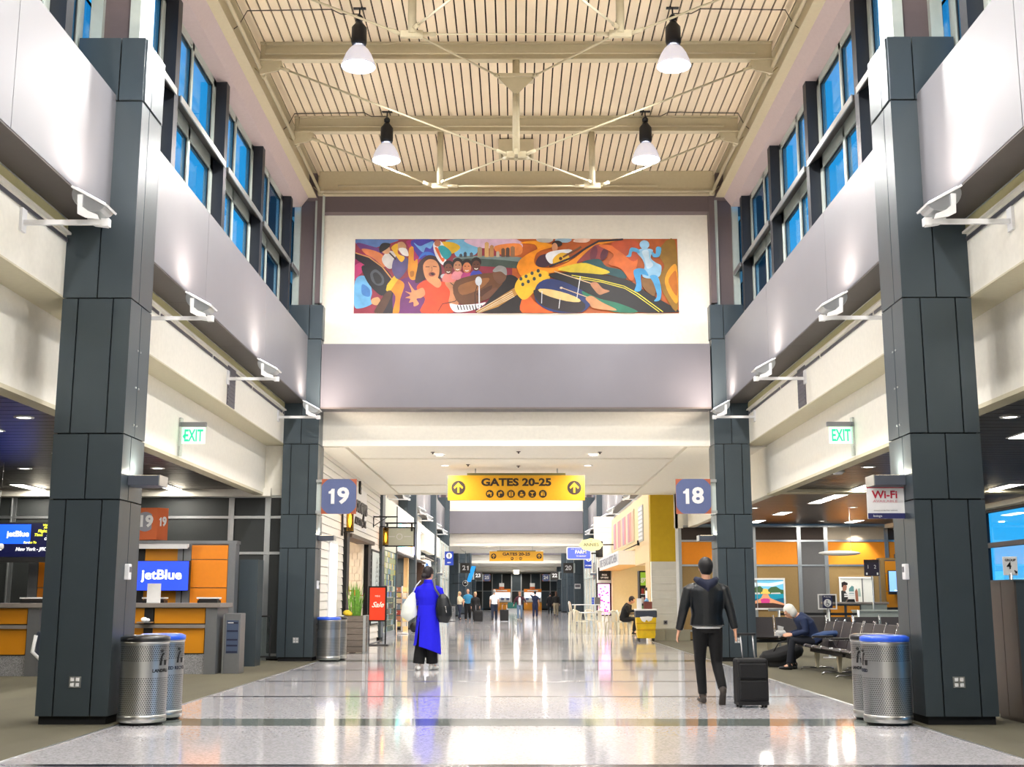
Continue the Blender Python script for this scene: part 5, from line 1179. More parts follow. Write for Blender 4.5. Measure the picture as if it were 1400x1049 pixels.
# exit signs
GEX = mat('green_exit_letters', (20, 190, 110), .5, emit=(10, 200, 120), strength=1.1); CEX = mat('pale_exit_panel', (210, 245, 220), .4, emit=(190, 245, 210), strength=.55)
for s, lb in ((-1, 'green edge-lit EXIT sign on the left bulkhead'), (1, 'green edge-lit EXIT sign on the right bulkhead')):
    t = thing('exit_sign', lb, 'sign', (s*5.44, 19.35, 3.68)); a, b = (.0, .42) if s < 0 else (-.42, 0)
    box('side_plate', CLEAR, -.01*s-.02, -.01*s+.02, -.05, .05, -.12, .5, parent=t)
    box('top_bar', BGM, a, b, -.03, .03, .36, .43, parent=t); p = box('panel', CEX, a+.03, b-.01, -.006, .006, .08, .35, parent=t)
    text('EXIT', .27, GEX, p, ((a+b)/2+.01, -.01, .205), extrude=.002, bold=.005, width=.30)
    if s < 0: MB().prism([(a+.045, .2), (a+.075, .24), (a+.075, .16)], 'y', -.011, -.008).build('chevron', GEX, p)
# column sconces, wifi sign, small boxes, outlets
def sconce(s, y, lb, L=.34):
    t = thing('column_sconce', lb, 'wall light', (s*XI, y, 2.52), group='wedge sconces on the columns'); d = -s
    MB().prism([(0, .0), (d*L, .0), (d*L*1.0, .11), (0, .11)], 'y', -.06, .26).build('wedge_body', SLATE if False else mat('slate_metal', (98, 104, 116), .4, .5), t, bevel=.006)
    box('front_cap', ALU, d*L, d*(L+.012), -.06, .26, .0, .115, parent=t); box('lens', mat('warm_lens', (255, 240, 210), .5, emit=(255, 232, 190), strength=4), d*.05, d*(L-.03), -.02, .22, .11, .114, parent=t)
    light('AREA', (s*(XI-.13), y+.1, 2.66), 9, (1, .9, .72), .12, direction=(s*.25, 0, 1))
for s in (-1, 1):
    sd = 'left' if s < 0 else 'right'
    sconce(s, 13.25, 'wedge sconce on the near %s column casting light upwards' % sd); sconce(s, 26.1, 'wedge sconce on the %s column below the hanging gate sign' % sd)
    sconce(s, 65.0, 'far wedge sconce on the %s behind the restroom signs' % sd)
    for y, w_ in ((12.97, 'near'), (25.80, 'farther')):
        t = thing('power_outlet', 'double power outlet low on the %s %s column' % (w_, sd), 'outlet', (s*4.62, y, .38)); box('plate', ALU, -.062, .062, -.008, 0, 0, .115, parent=t)
        for a in (-.028, .028):
            for b in (.03, .085): box('socket', WHITE, a-.018, a+.018, -.012, -.008, b-.018, b+.018, parent=t)
    t = thing('call_box', 'small white call box on the inner face of the near %s column' % sd, 'box', (s*XI, 13.3, 1.5)); box('body', WHITE, 0, -s*.05, -.05, .05, 0, .17, parent=t, bevel=.008); box('grille', GREYP, -s*.05, -s*.053, -.03, .03, .08, .14, parent=t)
    t = thing('call_box', 'small white call box on the inner face of the %s gate sign column' % sd, 'box', (s*XI, 26.1, 1.5)); box('body', WHITE, 0, -s*.05, -.05, .05, 0, .17, parent=t, bevel=.008); box('grille', GREYP, -s*.05, -s*.053, -.03, .03, .08, .14, parent=t)
    m = MB()
    for z in (3.2, 3.62, 4.04):
        for a in (13.28, 13.38): m.tube((s*XI, a, z), (s*(XI-.012), a, z-.0), .011, n=8)
    tag(m.build('panel_studs', ALU), 'three pairs of bright studs on the near %s column' % sd, 'stud', kind=None)
t = thing('outlet', 'small dark outlet on the pale stone wall', 'outlet', (4.68, 38.62, .5)); box('plate', GREYP, -.06, .06, -.012, 0, 0, .12, parent=t); box('socket', BLACK, -.03, .03, -.016, -.012, .03, .09, parent=t)
t = thing('wifi_sign', 'white Wi-Fi sign with a navy footer sticking out of the near right column', 'sign', (4.02, 13.3, 2.16))
p = box('panel', WHITE, -.165, .24, -.01, .01, .0, .34, parent=t); box('navy_footer', mat('navy_footer', (40, 44, 96), .5), -.165, .24, -.013, -.01, 0, .06, parent=p); box('red_edge', mat('crimson_print', (190, 30, 60), .5), -.165, .24, -.012, .012, .335, .345, parent=p)
text('Wi-Fi', .115, mat('crimson_print', (190, 30, 60)), p, (.03, -.013, .26), extrude=.001, bold=.003, width=.28); text('AVAILABLE', .04, mat('pink_print', (226, 150, 160), .5), p, (.03, -.013, .19), extrude=.001, width=.27)
text('connect to the free network', .018, GREYP, p, (.03, -.013, .09), extrude=.001, width=.26); text('boingo', .035, WHITE, p, (-.06, -.016, .03), extrude=.001)

# ================================================================ BINS
def perf_steel(name, col, horiz):
    m = bpy.data.materials.new(name); m.use_nodes = True; n = m.node_tree.nodes; l = m.node_tree.links; b = n['Principled BSDF']
    b.inputs['Metallic'].default_value = .95; b.inputs['Roughness'].default_value = .3; b.inputs['Anisotropic'].default_value = .5
    tc = n.new('ShaderNodeTexCoord'); sp = n.new('ShaderNodeSeparateXYZ'); l.new(tc.outputs['Object'], sp.inputs[0])
    def mth(op, a, v=None, w=None):
        q = n.new('ShaderNodeMath'); q.operation = op
        for i, z in enumerate((a, v, w)):
            if z is None: continue
            if isinstance(z, (int, float)): q.inputs[i].default_value = z
            else: l.new(z, q.inputs[i])
        return q.outputs[0]
    ang = mth('ARCTAN2', sp.outputs[1], sp.outputs[0]); u = mth('MULTIPLY', ang, .245/.024); v = mth('MULTIPLY', sp.outputs[2], 1/.022)
    row = mth('FLOOR', v); off = mth('MULTIPLY', mth('MODULO', row, 2.0), .5); uu = mth('ADD', u, off)
    fu = mth('SUBTRACT', mth('FRACT', mth('ADD', uu, 1000.0)), .5); fv = mth('SUBTRACT', mth('FRACT', v), .5)
    d = mth('SQRT', mth('ADD', mth('MULTIPLY', fu, fu), mth('MULTIPLY', fv, fv))); hole = mth('LESS_THAN', d, .27)
    z = sp.outputs[2]
    b1 = mth('MULTIPLY', mth('GREATER_THAN', z, .12), mth('LESS_THAN', z, .53)); b2 = mth('MULTIPLY', mth('GREATER_THAN', z, .70), mth('LESS_THAN', z, .88))
    msk = mth('MULTIPLY', hole, mth('ADD', b1, b2))
    mx = n.new('ShaderNodeMixRGB'); mx.inputs[1].default_value = rgb(col); mx.inputs[2].default_value = (.01, .01, .012, 1); l.new(msk, mx.inputs[0]); l.new(mx.outputs[0], b.inputs['Base Color'])
    mm = mth('SUBTRACT', .95, mth('MULTIPLY', msk, .9)); l.new(mm, b.inputs['Metallic'])
    return m
PST = perf_steel('perforated_stainless', (196, 198, 198), True); STN = mat('brushed_stainless', (196, 196, 194), .28, .95)
def bin_(loc, label, lid, word, ang):
    t = thing('litter_bin', label, 'bin', loc, group=None); r = .245; t.scale = (1, 1, .92)
    n = 48
    MB().lathe([(r-.02, 0.01), (r-.02, .03)], n=n).lathe([(0, 0.0), (r-.04, 0), (r-.04, .03)], n=n).build('foot_ring', BLACK, t)
    MB().lathe([(r, .03), (r, .93)], n=n).build('shell', PST, t)
    MB().lathe([(r, .03), (r+.006, .035), (r+.006, .105), (r, .11)], n=n).build('base_band', STN, t); MB().lathe([(r, .90), (r+.006, .905), (r+.006, .93), (r-.01, .93)], n=n).build('top_band', STN, t)
    lm = mat('glossy_blue_lid', (24, 84, 214), .3, coat=.4) if lid == 'blue' else mat('glossy_black_lid', (18, 18, 22), .3, coat=.4)
    MB().lathe([(r+.008, .925), (r+.012, .935), (r+.01, .975), (r-.03, .995), (.15, .985), (.14, .95), (0, .95)], n=n).build('lid', lm, t)
    # lettering wrapped on the shell at angle ang
    tx = text(word, .05, BLACK if lid != 'blue' else mat('navy_line', (24, 32, 60)), t, (0, 0, 0), extrude=.0008, bold=.002)
    for v in tx.data.vertices:
        a = ang + v.co.x / r; v.co.x, v.co.y = (r+.0015 - 0*v.co.y)*math.cos(a), (r+.0015)*math.sin(a); v.co.z += .6
    m = MB(); 
    def cp(u, z): a = ang + u/r; return ((r+.0025)*math.cos(a), (r+.0025)*math.sin(a), z)
    pts = [(-.03, .66), (.0, .66), (.012, .76), (.04, .79), (.02, .80), (0, .79), (-.02, .73)]
    m.add([cp(*q) for q in pts], [tuple(range(len(pts)))]); m.ell(cp(.0, .825), (.018, .018, .018), 8, 6)
    q2 = [(.035, .66), (.075, .66), (.08, .72), (.03, .72)]; m.add([cp(*q) for q in q2], [(0, 1, 2, 3)])
    m.build('person_symbol', BLACK, t)
    return t
bin_((-3.95, 13.12, 0), 'steel litter bin with black lid, front bin at the near left column', 'black', 'LANDFILL', R(-28))
bin_((-3.93, 13.66, 0), 'steel recycling bin with blue lid behind the black-lidded bin at the left', 'blue', 'MIXED RECYCLING', R(-25))
bin_((3.91, 13.12, 0), 'steel recycling bin with blue lid, front bin at the near right column', 'blue', 'MIXED', R(-172))
bin_((3.95, 13.66, 0), 'steel litter bin with black lid tucked behind the blue-lidded right bin', 'black', 'LANDFILL', R(-150))
bin_((-3.98, 26.1, 0), 'steel recycling bin with blue lid at the foot of the gate 19 column', 'blue', 'MIXED', R(-172))
bin_((-3.92, 26.65, 0), 'steel bin with black lid squeezed between the blue bin and the planter', 'black', 'LANDFILL', R(-150))
bin_((-3.75, 70.5, 0), 'far slim steel bin beside the shop frames', 'black', 'LANDFILL', R(-60))

# ================================================================ MURAL
mu = thing('mural_painting', 'wide colourful music mural on the cream end wall', 'painting', (0, Y2+.27, 0))
cv = box('canvas', CREAM, -3.64, 3.62, 0, .025, 7.50, 9.27, parent=mu)
def mx_(u): return (u - 705.5) * 7.22 / 449.0
def mz_(v): return 9.24 - (v - 322.0) * 1.72 / 104.0
def cat(pts, closed=True, k=4):
    n = len(pts); out = []
    for i in range(n):
        p0, p1, p2, p3 = pts[(i-1) % n], pts[i], pts[(i+1) % n], pts[(i+2) % n]
        for j in range(k):
            t = j/k; out.append(tuple(.5*((2*p1[a]) + (-p0[a]+p2[a])*t + (2*p0[a]-5*p1[a]+4*p2[a]-p3[a])*t*t + (-p0[a]+3*p1[a]-3*p2[a]+p3[a])*t**3) for a in (0, 1)))
    return out
LAY = [0]
def clampc(p): return (max(mx_(481.2), min(mx_(929.8), mx_(p[0]))), max(mz_(425.8), min(mz_(322.3), mz_(p[1]))))
def paint(c, pts, smooth=True, crop=None, nm='painted_shape'):
    """pts in source pixels (crop 1: 5.833 px per pixel from 470,310; crop 2 from 700,310)"""
    if crop: ox = 470 if crop == 1 else 700; pts = [(ox + a/5.833, 310 + b/5.833) for a, b in pts]
    if smooth: pts = cat(pts)
    LAY[0] += 1; y = -.001 - .0003*LAY[0]
    MB().add([(clampc(p)[0], y, clampc(p)[1]) for p in pts], [tuple(range(len(pts)))]).build(nm, mat('paint_%d_%d_%d' % c, c, .5, var=(4, .3)), cv)
def stroke(c, pts, w, crop=None):
    if crop: ox = 470 if crop == 1 else 700; pts = [(ox + a/5.833, 310 + b/5.833) for a, b in pts]; w = w/5.833
    L, Rr = [], []
    for i, p in enumerate(pts):
        a = pts[max(i-1, 0)]; b = pts[min(i+1, len(pts)-1)]; dx, dy = b[0]-a[0], b[1]-a[1]; q = math.hypot(dx, dy) or 1; nx, ny = -dy/q*w/2, dx/q*w/2
        L.append((p[0]+nx, p[1]+ny)); Rr.append((p[0]-nx, p[1]-ny))
    paint(c, L + Rr[::-1], smooth=False)
def oval(c, x, y, rx, ry, crop, rot=0):
    paint(c, [(x + rx*math.cos(a)*math.cos(rot) - ry*math.sin(a)*math.sin(rot), y + rx*math.cos(a)*math.sin(rot) + ry*math.sin(a)*math.cos(rot)) for a in [2*math.pi*k/16 for k in range(16)]], False, crop)
# backgrounds
paint((150, 50, 70), [(481, 322), (706, 322), (706, 426), (481, 426)], False)
paint((196, 96, 34), [(700, 322), (930, 322), (930, 426), (700, 426)], False)
P1 = lambda c, p: paint(c, p, True, 1); P2 = lambda c, p: paint(c, p, True, 2)
P1((96, 130, 190), [(70, 75), (300, 75), (420, 80), (300, 120), (180, 150), (90, 120)]); P1((110, 60, 130), [(80, 100), (200, 130), (300, 160), (250, 200), (120, 160)])
P1((224, 130, 80), [(120, 150), (260, 180), (330, 260), (290, 300), (180, 220)]); P1((150, 30, 90), [(70, 190), (180, 210), (260, 280), (140, 330), (70, 380)])
P1((200, 60, 120), [(66, 290), (140, 260), (160, 300), (110, 360), (66, 400)])
P1((180, 40, 110), [(480, 90), (560, 85), (590, 180), (570, 280), (510, 150)]); P1((70, 60, 170), [(520, 85), (700, 80), (740, 200), (640, 260), (570, 200)])
P1((60, 120, 220), [(580, 240), (620, 180), (700, 190), (760, 280), (700, 260), (640, 200)]); P1((110, 170, 235), [(540, 100), (590, 130), (640, 110), (700, 90), (680, 150), (640, 140), (620, 180), (580, 150)])
P1((120, 190, 230), [(800, 85), (1000, 80), (1060, 130), (1040, 200), (900, 220), (860, 160)]); P1((236, 190, 40), [(760, 100), (860, 100), (920, 140), (860, 190), (800, 180)])
P1((224, 190, 214), [(960, 75), (1380, 75), (1400, 180), (1200, 150), (1060, 140)]); P1((236, 140, 70), [(1200, 130), (1400, 110), (1410, 200), (1250, 200)])
P1((120, 140, 140), [(860, 240), (960, 210), (1400, 220), (1420, 270), (1200, 250), (960, 260)]); P1((70, 86, 80), [(850, 260), (1000, 230), (1400, 260), (1420, 310), (1200, 300), (900, 280)])
for i, (x, h, w_, c) in enumerate(((925, 190, 24, (70, 80, 90)), (960, 175, 24, (60, 64, 76)), (1010, 180, 26, (90, 90, 100)), (1078, 135, 36, (170, 150, 120)), (1135, 95, 34, (214, 170, 110)), (1175, 120, 34, (190, 140, 90)), (1225, 170, 26, (190, 180, 160)), (1268, 145, 30, (110, 80, 60)), (1305, 140, 30, (90, 70, 60)), (1345, 130, 34, (150, 110, 80)))):
    paint(c, [(x-w_/2, 220), (x-w_/2, h+10), (x, h), (x+w_/2, h+10), (x+w_/2, 220)], False, 1)
P1((40, 30, 40), [(66, 180), (200, 230), (330, 330), (400, 460), (390, 670), (260, 672), (300, 520), (200, 330), (66, 230)])
stroke((214, 150, 90), [(70, 185), (180, 220), (290, 300), (370, 400)], 10, 1)
P1((110, 40, 110), [(400, 440), (560, 380), (650, 480), (640, 672), (400, 672)]); P1((226, 140, 20), [(330, 450), (400, 400), (470, 440), (440, 560), (430, 672), (380, 672), (400, 540)])
P1((232, 190, 40), [(320, 470), (380, 380), (460, 290), (490, 310), (450, 360), (400, 430), (350, 500)])
# left guitarist in blue shirt, hat
P1((110, 180, 230), [(70, 420), (120, 370), (180, 400), (210, 500), (200, 560), (210, 600), (120, 635), (68, 610)]); P1((70, 130, 200), [(130, 440), (190, 480), (190, 540), (130, 520)])
P1((34, 32, 38), [(120, 300), (190, 290), (280, 330), (330, 430), (300, 530), (240, 500), (170, 420)]); P1((80, 84, 92), [(195, 350), (240, 320), (300, 380), (300, 440), (250, 450), (205, 410)]); P1((40, 40, 44), [(215, 360), (245, 345), (285, 390), (280, 430), (240, 430)])
P1((214, 160, 110), [(210, 560), (260, 545), (280, 580), (250, 610), (210, 595)]); P1((84, 54, 40), [(240, 640), (330, 500), (370, 520), (300, 672), (240, 672)])
# horn players
P1((210, 204, 200), [(285, 230), (340, 170), (400, 190), (420, 250), (360, 315), (310, 290)]); P1((214, 160, 120), [(280, 160), (320, 130), (350, 150), (340, 190), (300, 190)]); P1((34, 32, 36), [(262, 140), (290, 105), (350, 110), (340, 140), (290, 175), (268, 180)])
P1((200, 150, 110), [(405, 110), (450, 95), (480, 130), (470, 170), (420, 170)]); P1((230, 224, 220), [(420, 150), (480, 150), (500, 210), (450, 200)]); P1((90, 80, 130), [(380, 240), (430, 200), (500, 240), (490, 320), (420, 400), (370, 330)])
P1((232, 150, 30), [(505, 150), (540, 140), (545, 250), (575, 240), (565, 390), (520, 400), (498, 340), (500, 240)]); P1((180, 110, 20), [(515, 340), (545, 335), (545, 375), (520, 380)]); P1((236, 180, 40), [(360, 140), (410, 110), (415, 190), (470, 220), (440, 260), (380, 180)])
stroke((60, 40, 30), [(345, 185), (400, 240)], 12, 1)
# singer
P1((56, 30, 34), [(590, 260), (660, 205), (740, 230), (770, 320), (760, 400), (700, 360), (640, 400), (560, 430), (570, 330)])
P1((222, 150, 100), [(620, 290), (660, 240), (720, 250), (752, 310), (740, 390), (690, 420), (640, 390)]); P1((150, 70, 60), [(668, 350), (700, 342), (722, 360), (700, 378), (672, 372)]); P1((50, 20, 24), [(680, 352), (702, 350), (714, 360), (696, 368)])
stroke((90, 50, 40), [(640, 300), (672, 300)], 6, 1); stroke((90, 50, 40), [(700, 296), (730, 300)], 6, 1); stroke((150, 90, 60), [(690, 300), (694, 330), (684, 338)], 5, 1)
P1((236, 74, 26), [(570, 470), (640, 410), (760, 420), (830, 430), (850, 560), (862, 672), (610, 672), (640, 560)]); P1((226, 156, 104), [(650, 400), (740, 390), (770, 440), (740, 470), (690, 440)])
P1((230, 150, 100), [(565, 490), (620, 470), (640, 520), (610, 550), (570, 560), (590, 600), (550, 620), (545, 585), (510, 590), (520, 560), (480, 550), (520, 530), (478, 498), (530, 505), (500, 420), (545, 480)])
P1((210, 140, 96), [(810, 400), (880, 420), (915, 470), (910, 600), (870, 640), (830, 590), (840, 500), (800, 440)]); oval((180, 180, 190), 790, 378, 28, 20, 1); stroke((20, 20, 24), [(810, 400), (900, 480), (940, 530), (880, 580), (780, 600), (745, 660)], 6, 1)
# small dancer top centre
P1((236, 232, 236), [(700, 110), (760, 90), (810, 180), (800, 270), (770, 280), (720, 210)]); P1((232, 100, 40), [(715, 150), (740, 150), (775, 230), (795, 170), (806, 180), (780, 262)]); P1((40, 160, 170), [(740, 140), (790, 130), (850, 190), (810, 240), (775, 215)]); oval((190, 120, 90), 735, 108, 26, 28, 1)
# four faces
for x, y, c, s_ in ((825, 310, (120, 66, 46), (236, 130, 120)), (900, 290, (186, 130, 96), (226, 140, 150)), (975, 300, (214, 130, 84), (190, 60, 130)), (1050, 285, (96, 54, 40), (60, 70, 180))):
    P1(s_, [(x-45, y+110), (x-30, y+50), (x+30, y+50), (x+60, y+110)]); oval((34, 24, 24), x, y-22, 42, 40, 1); oval(c, x, y+8, 34, 44, 1); stroke((240, 236, 230), [(x-14, y+30), (x, y+36), (x+14, y+30)], 7, 1); stroke((30, 20, 20), [(x-20, y-4), (x-8, y-4)], 6, 1); stroke((30, 20, 20), [(x+8, y-4), (x+20, y-4)], 6, 1)
# piano player
P1((104, 62, 30), [(880, 420), (1180, 350), (1290, 420), (1150, 560), (920, 600)]); P1((150, 96, 50), [(920, 450), (1150, 390), (1100, 470), (940, 530)]); P1((80, 44, 24), [(1050, 520), (1180, 450), (1130, 540)])
P1((26, 26, 30), [(1150, 580), (1240, 480), (1300, 370), (1390, 400), (1400, 520), (1260, 620), (1180, 610)]); P1((110, 74, 54), [(1185, 340), (1220, 300), (1290, 320), (1290, 400), (1240, 440), (1195, 400)]); P1((150, 150, 150), [(1185, 330), (1230, 292), (1290, 310), (1295, 370), (1250, 340), (1200, 345)])
P1((236, 234, 236), [(840, 600), (920, 610), (1060, 600), (1130, 590), (1060, 640), (940, 668), (870, 660)])
for k in range(9): stroke((20, 20, 24), [(900+24*k, 612), (912+24*k, 650)], 8, 1)
P1((110, 70, 50), [(1100, 540), (1200, 470), (1220, 500), (1130, 570)]); oval((206, 212, 220), 1070, 418, 27, 38, 1); stroke((220, 224, 230), [(1075, 455), (1077, 672)], 10, 1); stroke((30, 20, 20), [(1060, 450), (1040, 520), (1050, 672)], 5, 1)
# bass neck and headstock
P2((34, 28, 30), [(-60, 420), (0, 400), (40, 440), (80, 560), (80, 672), (-240, 672)])
stroke((180, 130, 60), [(-280, 690), (-130, 600), (60, 480)], 60, 2)
for k in range(4): stroke((236, 226, 200), [(-290+8*k, 660+14*k), (0+6*k, 500+14*k)], 4, 2)
P2((226, 100, 30), [(80, 560), (120, 520), (200, 600), (330, 672), (80, 672)]); P2((250, 160, 20), [(50, 320), (70, 240), (180, 190), (260, 160), (340, 130), (180, 90), (60, 110), (180, 120), (200, 180), (120, 240), (40, 290)])
P2((248, 150, 16), [(40, 300), (80, 230), (200, 160), (330, 130), (200, 190), (190, 290), (330, 310), (460, 260), (560, 190), (640, 120), (760, 80), (900, 78), (700, 130), (600, 210), (500, 290), (330, 350), (200, 350), (80, 380)])
P2((244, 190, 40), [(20, 480), (50, 400), (120, 360), (220, 330), (290, 350), (300, 410), (240, 440), (180, 500), (120, 560), (70, 560)])
for x, y in ((70, 400), (112, 380), (160, 355), (210, 335), (85, 445), (130, 422), (178, 400), (225, 372)): oval((60, 70, 70), x, y, 13, 15, 2)
for k in range(3): P2(((200, 196, 190), (150, 180, 200), (236, 200, 180))[k], [(200+160*k, 75), (330+150*k, 76), (300+150*k, 105), (220+140*k, 100)])
P2((60, 30, 50), [(190, 270), (230, 210), (330, 200), (300, 290), (220, 305)]); oval((40, 26, 26), 365, 115, 42, 26, 2); oval((214, 150, 110), 345, 145, 24, 38, 2)
P2((230, 232, 236), [(270, 220), (310, 180), (460, 160), (490, 190), (400, 200), (320, 280)]); P2((228, 176, 40), [(330, 240), (390, 190), (450, 200), (460, 250), (400, 270), (340, 290)]); oval((70, 40, 24), 392, 236, 14, 14, 2); stroke((110, 70, 40), [(410, 225), (560, 140)], 16, 2)
stroke((40, 28, 40), [(300, 300), (480, 230), (600, 150), (700, 95), (900, 80)], 16, 2)
P2((150, 60, 60), [(520, 270), (640, 150), (700, 120), (760, 150), (700, 250), (600, 250)]); oval((110, 40, 60), 660, 195, 28, 62, 2, .25); oval((90, 30, 50), 745, 200, 28, 55, 2, .4)
P2((224, 110, 40), [(700, 130), (800, 130), (1000, 200), (1000, 330), (960, 420), (880, 320), (780, 280), (820, 200)]); P2((196, 80, 36), [(800, 110), (1000, 90), (1040, 200), (980, 260), (900, 200)])
P2((20, 80, 86), [(560, 270), (700, 240), (760, 300), (880, 330), (920, 400), (780, 370), (640, 340)])
P2((222, 196, 40), [(370, 320), (560, 272), (680, 300), (790, 350), (640, 372), (480, 350)]); P2((22, 20, 24), [(290, 370), (520, 350), (900, 400), (1100, 520), (1330, 650), (1336, 670), (1000, 670), (700, 560), (520, 470)])
P2((30, 50, 110), [(200, 450), (320, 400), (520, 470), (640, 560), (560, 670), (330, 668), (190, 580)]); P2((20, 120, 90), [(560, 500), (700, 560), (860, 600), (1010, 668), (820, 668), (640, 600)])
stroke((236, 226, 60), [(480, 372), (700, 410), (900, 460), (1010, 520), (1210, 668)], 7, 2); stroke((236, 226, 60), [(500, 392), (720, 428), (905, 478), (1000, 535), (1180, 668)], 6, 2)
P2((40, 30, 34), [(195, 480), (560, 580), (550, 668), (380, 660), (220, 600)]); oval((236, 200, 130), 380, 535, 178, 32, 2, .26); stroke((230, 230, 235), [(240, 500), (236, 600)], 6, 2); stroke((230, 230, 235), [(385, 560), (375, 640)], 6, 2); stroke((220, 224, 230), [(550, 380), (520, 560)], 7, 2)
stroke((220, 190, 150), [(340, 340), (640, 440)], 7, 2); stroke((220, 190, 150), [(390, 470), (620, 555)], 7, 2); oval((232, 214, 190), 395, 474, 12, 9, 2)
P2((190, 130, 90), [(630, 440), (680, 430), (730, 480), (785, 500), (740, 520), (700, 530), (660, 490)]); P2((210, 150, 100), [(590, 560), (640, 540), (720, 590), (840, 655), (660, 640), (620, 600)])
P2((150, 110, 30), [(1180, 180), (1320, 90), (1330, 640), (1240, 560), (1180, 400), (1230, 300)]); P2((236, 160, 30), [(1230, 420), (1270, 320), (1330, 300), (1330, 590), (1270, 540)]); P2((196, 110, 20), [(1260, 430), (1290, 360), (1326, 350), (1326, 540)]); P2((130, 90, 40), [(1050, 400), (1140, 380), (1150, 540), (1060, 480)])
# blue dancing figure
BF = (150, 200, 232)
oval(BF, 1072, 124, 40, 36, 2); P2(BF, [(1035, 160), (1090, 155), (1140, 170), (1120, 230), (1160, 270), (1205, 300), (1190, 380), (1120, 400), (1050, 380), (1070, 300), (1050, 240), (1010, 190)])
P2((90, 176, 224), [(1020, 160), (960, 150), (940, 205), (920, 220), (960, 222), (975, 180), (1030, 195)]); P2((90, 176, 224), [(1130, 180), (1160, 200), (1165, 150), (1190, 140), (1208, 160), (1190, 220), (1140, 225)])
P2((60, 160, 220), [(1060, 320), (980, 335), (1000, 440), (985, 500), (1040, 490), (1040, 370), (1100, 380)]); P2((80, 170, 226), [(1110, 380), (1170, 380), (1200, 480), (1190, 570), (1140, 582), (1165, 540), (1140, 440)]); P2((196, 222, 240), [(1050, 180), (1100, 170), (1110, 240), (1140, 290), (1090, 320), (1070, 240)])
for o in list(bpy.data.objects):
    pass
# ================================================================ PEOPLE
SKIN = mat('skin_light', (214, 160, 130), .55); SKIN2 = mat('skin_tan', (190, 134, 104), .55)
V = Vector
def loft(m, pts, rad, side=(1, 0, 0), n=14):
    pts = [V(p) for p in pts]; side = V(side); rings = []
    for i, p in enumerate(pts):
        d = (pts[min(i+1, len(pts)-1)] - pts[max(i-1, 0)]).normalized()
        u = side - d*side.dot(d)
        if u.length < .15: u = V((0, 1, 0)) - d*d.y
        u.normalize(); w = d.cross(u); a, b = rad[i] if isinstance(rad[i], (tuple, list)) else (rad[i], rad[i])
        rings.append([p + u*(a*math.cos(2*math.pi*k/n)) + w*(b*math.sin(2*math.pi*k/n)) for k in range(n)])
    vs = [v for r in rings for v in r]
    fs = [(i*n+k, i*n+(k+1) % n, (i+1)*n+(k+1) % n, (i+1)*n+k) for i in range(len(pts)-1) for k in range(n)]
    fs += [tuple(range(n))[::-1], tuple((len(pts)-1)*n+k for k in range(n))]
    m.add(vs, fs, 0, True)
def mid(a, b, t): return V(a)*(1-t) + V(b)*t
def fuse(m, name, material, parent, voxel, smooth=3):
    me = bpy.data.meshes.new(name); me.from_pydata(m.v, [], m.f)
    bm = bmesh.new(); bm.from_mesh(me); bmesh.ops.remove_doubles(bm, verts=bm.verts, dist=1e-5); bmesh.ops.recalc_face_normals(bm, faces=bm.faces); bm.to_mesh(me); bm.free()
    o = bpy.data.objects.new(name, me); COL.objects.link(o)
    r = o.modifiers.new('r', 'REMESH'); r.mode = 'VOXEL'; r.voxel_size = voxel; r.use_smooth_shade = True
    s = o.modifiers.new('s', 'SMOOTH'); s.factor = .5; s.iterations = smooth
    dg = bpy.context.evaluated_depsgraph_get(); me2 = bpy.data.meshes.new_from_object(o.evaluated_get(dg))
    o.modifiers.clear(); o.data = me2; me2.materials.clear(); me2.materials.append(material); o.parent = parent
    me2.name = name
    return o
def hand(m, wr, d, palm_n, side, k=1.0, curl=.5):
    """wr wrist, d direction, palm_n palm normal, side = thumb side direction"""
    wr = V(wr); d = V(d).normalized(); pn = V(palm_n).normalized(); sd = V(side).normalized()
    loft(m, [wr - d*.03, wr, wr + d*.03*k, wr + d*.08*k, wr + d*.092*k], [(.026*k, .02*k), (.027*k, .018*k), (.038*k, .017*k), (.04*k, .015*k), (.03*k, .012*k)], sd, 12)
    for i, (o_, L) in enumerate(((.030, .072), (.010, .08), (-.010, .075), (-.030, .058))):
        p = wr + d*.082*k + sd*o_*k; a = d; b = (d*math.cos(curl) + pn*math.sin(curl)).normalized(); c = (d*math.cos(2*curl) + pn*math.sin(2*curl)).normalized()
        q = [p - d*.015, p + a*L*.4*k, p + a*L*.4*k + b*L*.35*k, p + a*L*.4*k + b*L*.35*k + c*L*.25*k]; loft(m, q, [.0095*k, .009*k, .0085*k, .007*k], pn, 8)
    t0 = wr + d*.02*k + sd*.026*k; t1 = t0 + (d*.6 + sd*.7 + pn*.2).normalized()*.04*k; t2 = t1 + (d*.9 + sd*.15 + pn*.35).normalized()*.032*k
    loft(m, [t0 - sd*.01, t1, t2], [.013*k, .0105*k, .008*k], pn, 8)
def headparts(m, c, k=1.0, yaw_=0, tilt=0, near=True):
    Rm = Matrix.Rotation(yaw_, 3, 'Z') @ Matrix.Rotation(tilt, 3, 'X')
    T = lambda p: V(c) + Rm @ (V(p)*k)
    m.ell(c, (.076*k, .094*k, .105*k), 18, 12, rot=Rm); m.ell(T((0, -.018, -.045)), (.058*k, .072*k, .075*k), 14, 10, rot=Rm)
    m.ell(T((0, -.04, -.09)), (.03*k, .035*k, .03*k), 10, 8, rot=Rm)
    m.ell(T((0, -.102, -.025)), (.013*k, .022*k, .022*k), 8, 6, rot=Rm); m.ell(T((0, -.09, .02)), (.05*k, .014*k, .012*k), 8, 6, rot=Rm)
    m.ell(T((0, -.09, -.062)), (.024*k, .014*k, .012*k), 8, 6, rot=Rm)
    for s in (-1, 1): m.ell(T((s*.078, .005, -.015)), (.01*k, .02*k, .032*k), 8, 6, rot=Rm)
    return Rm, T
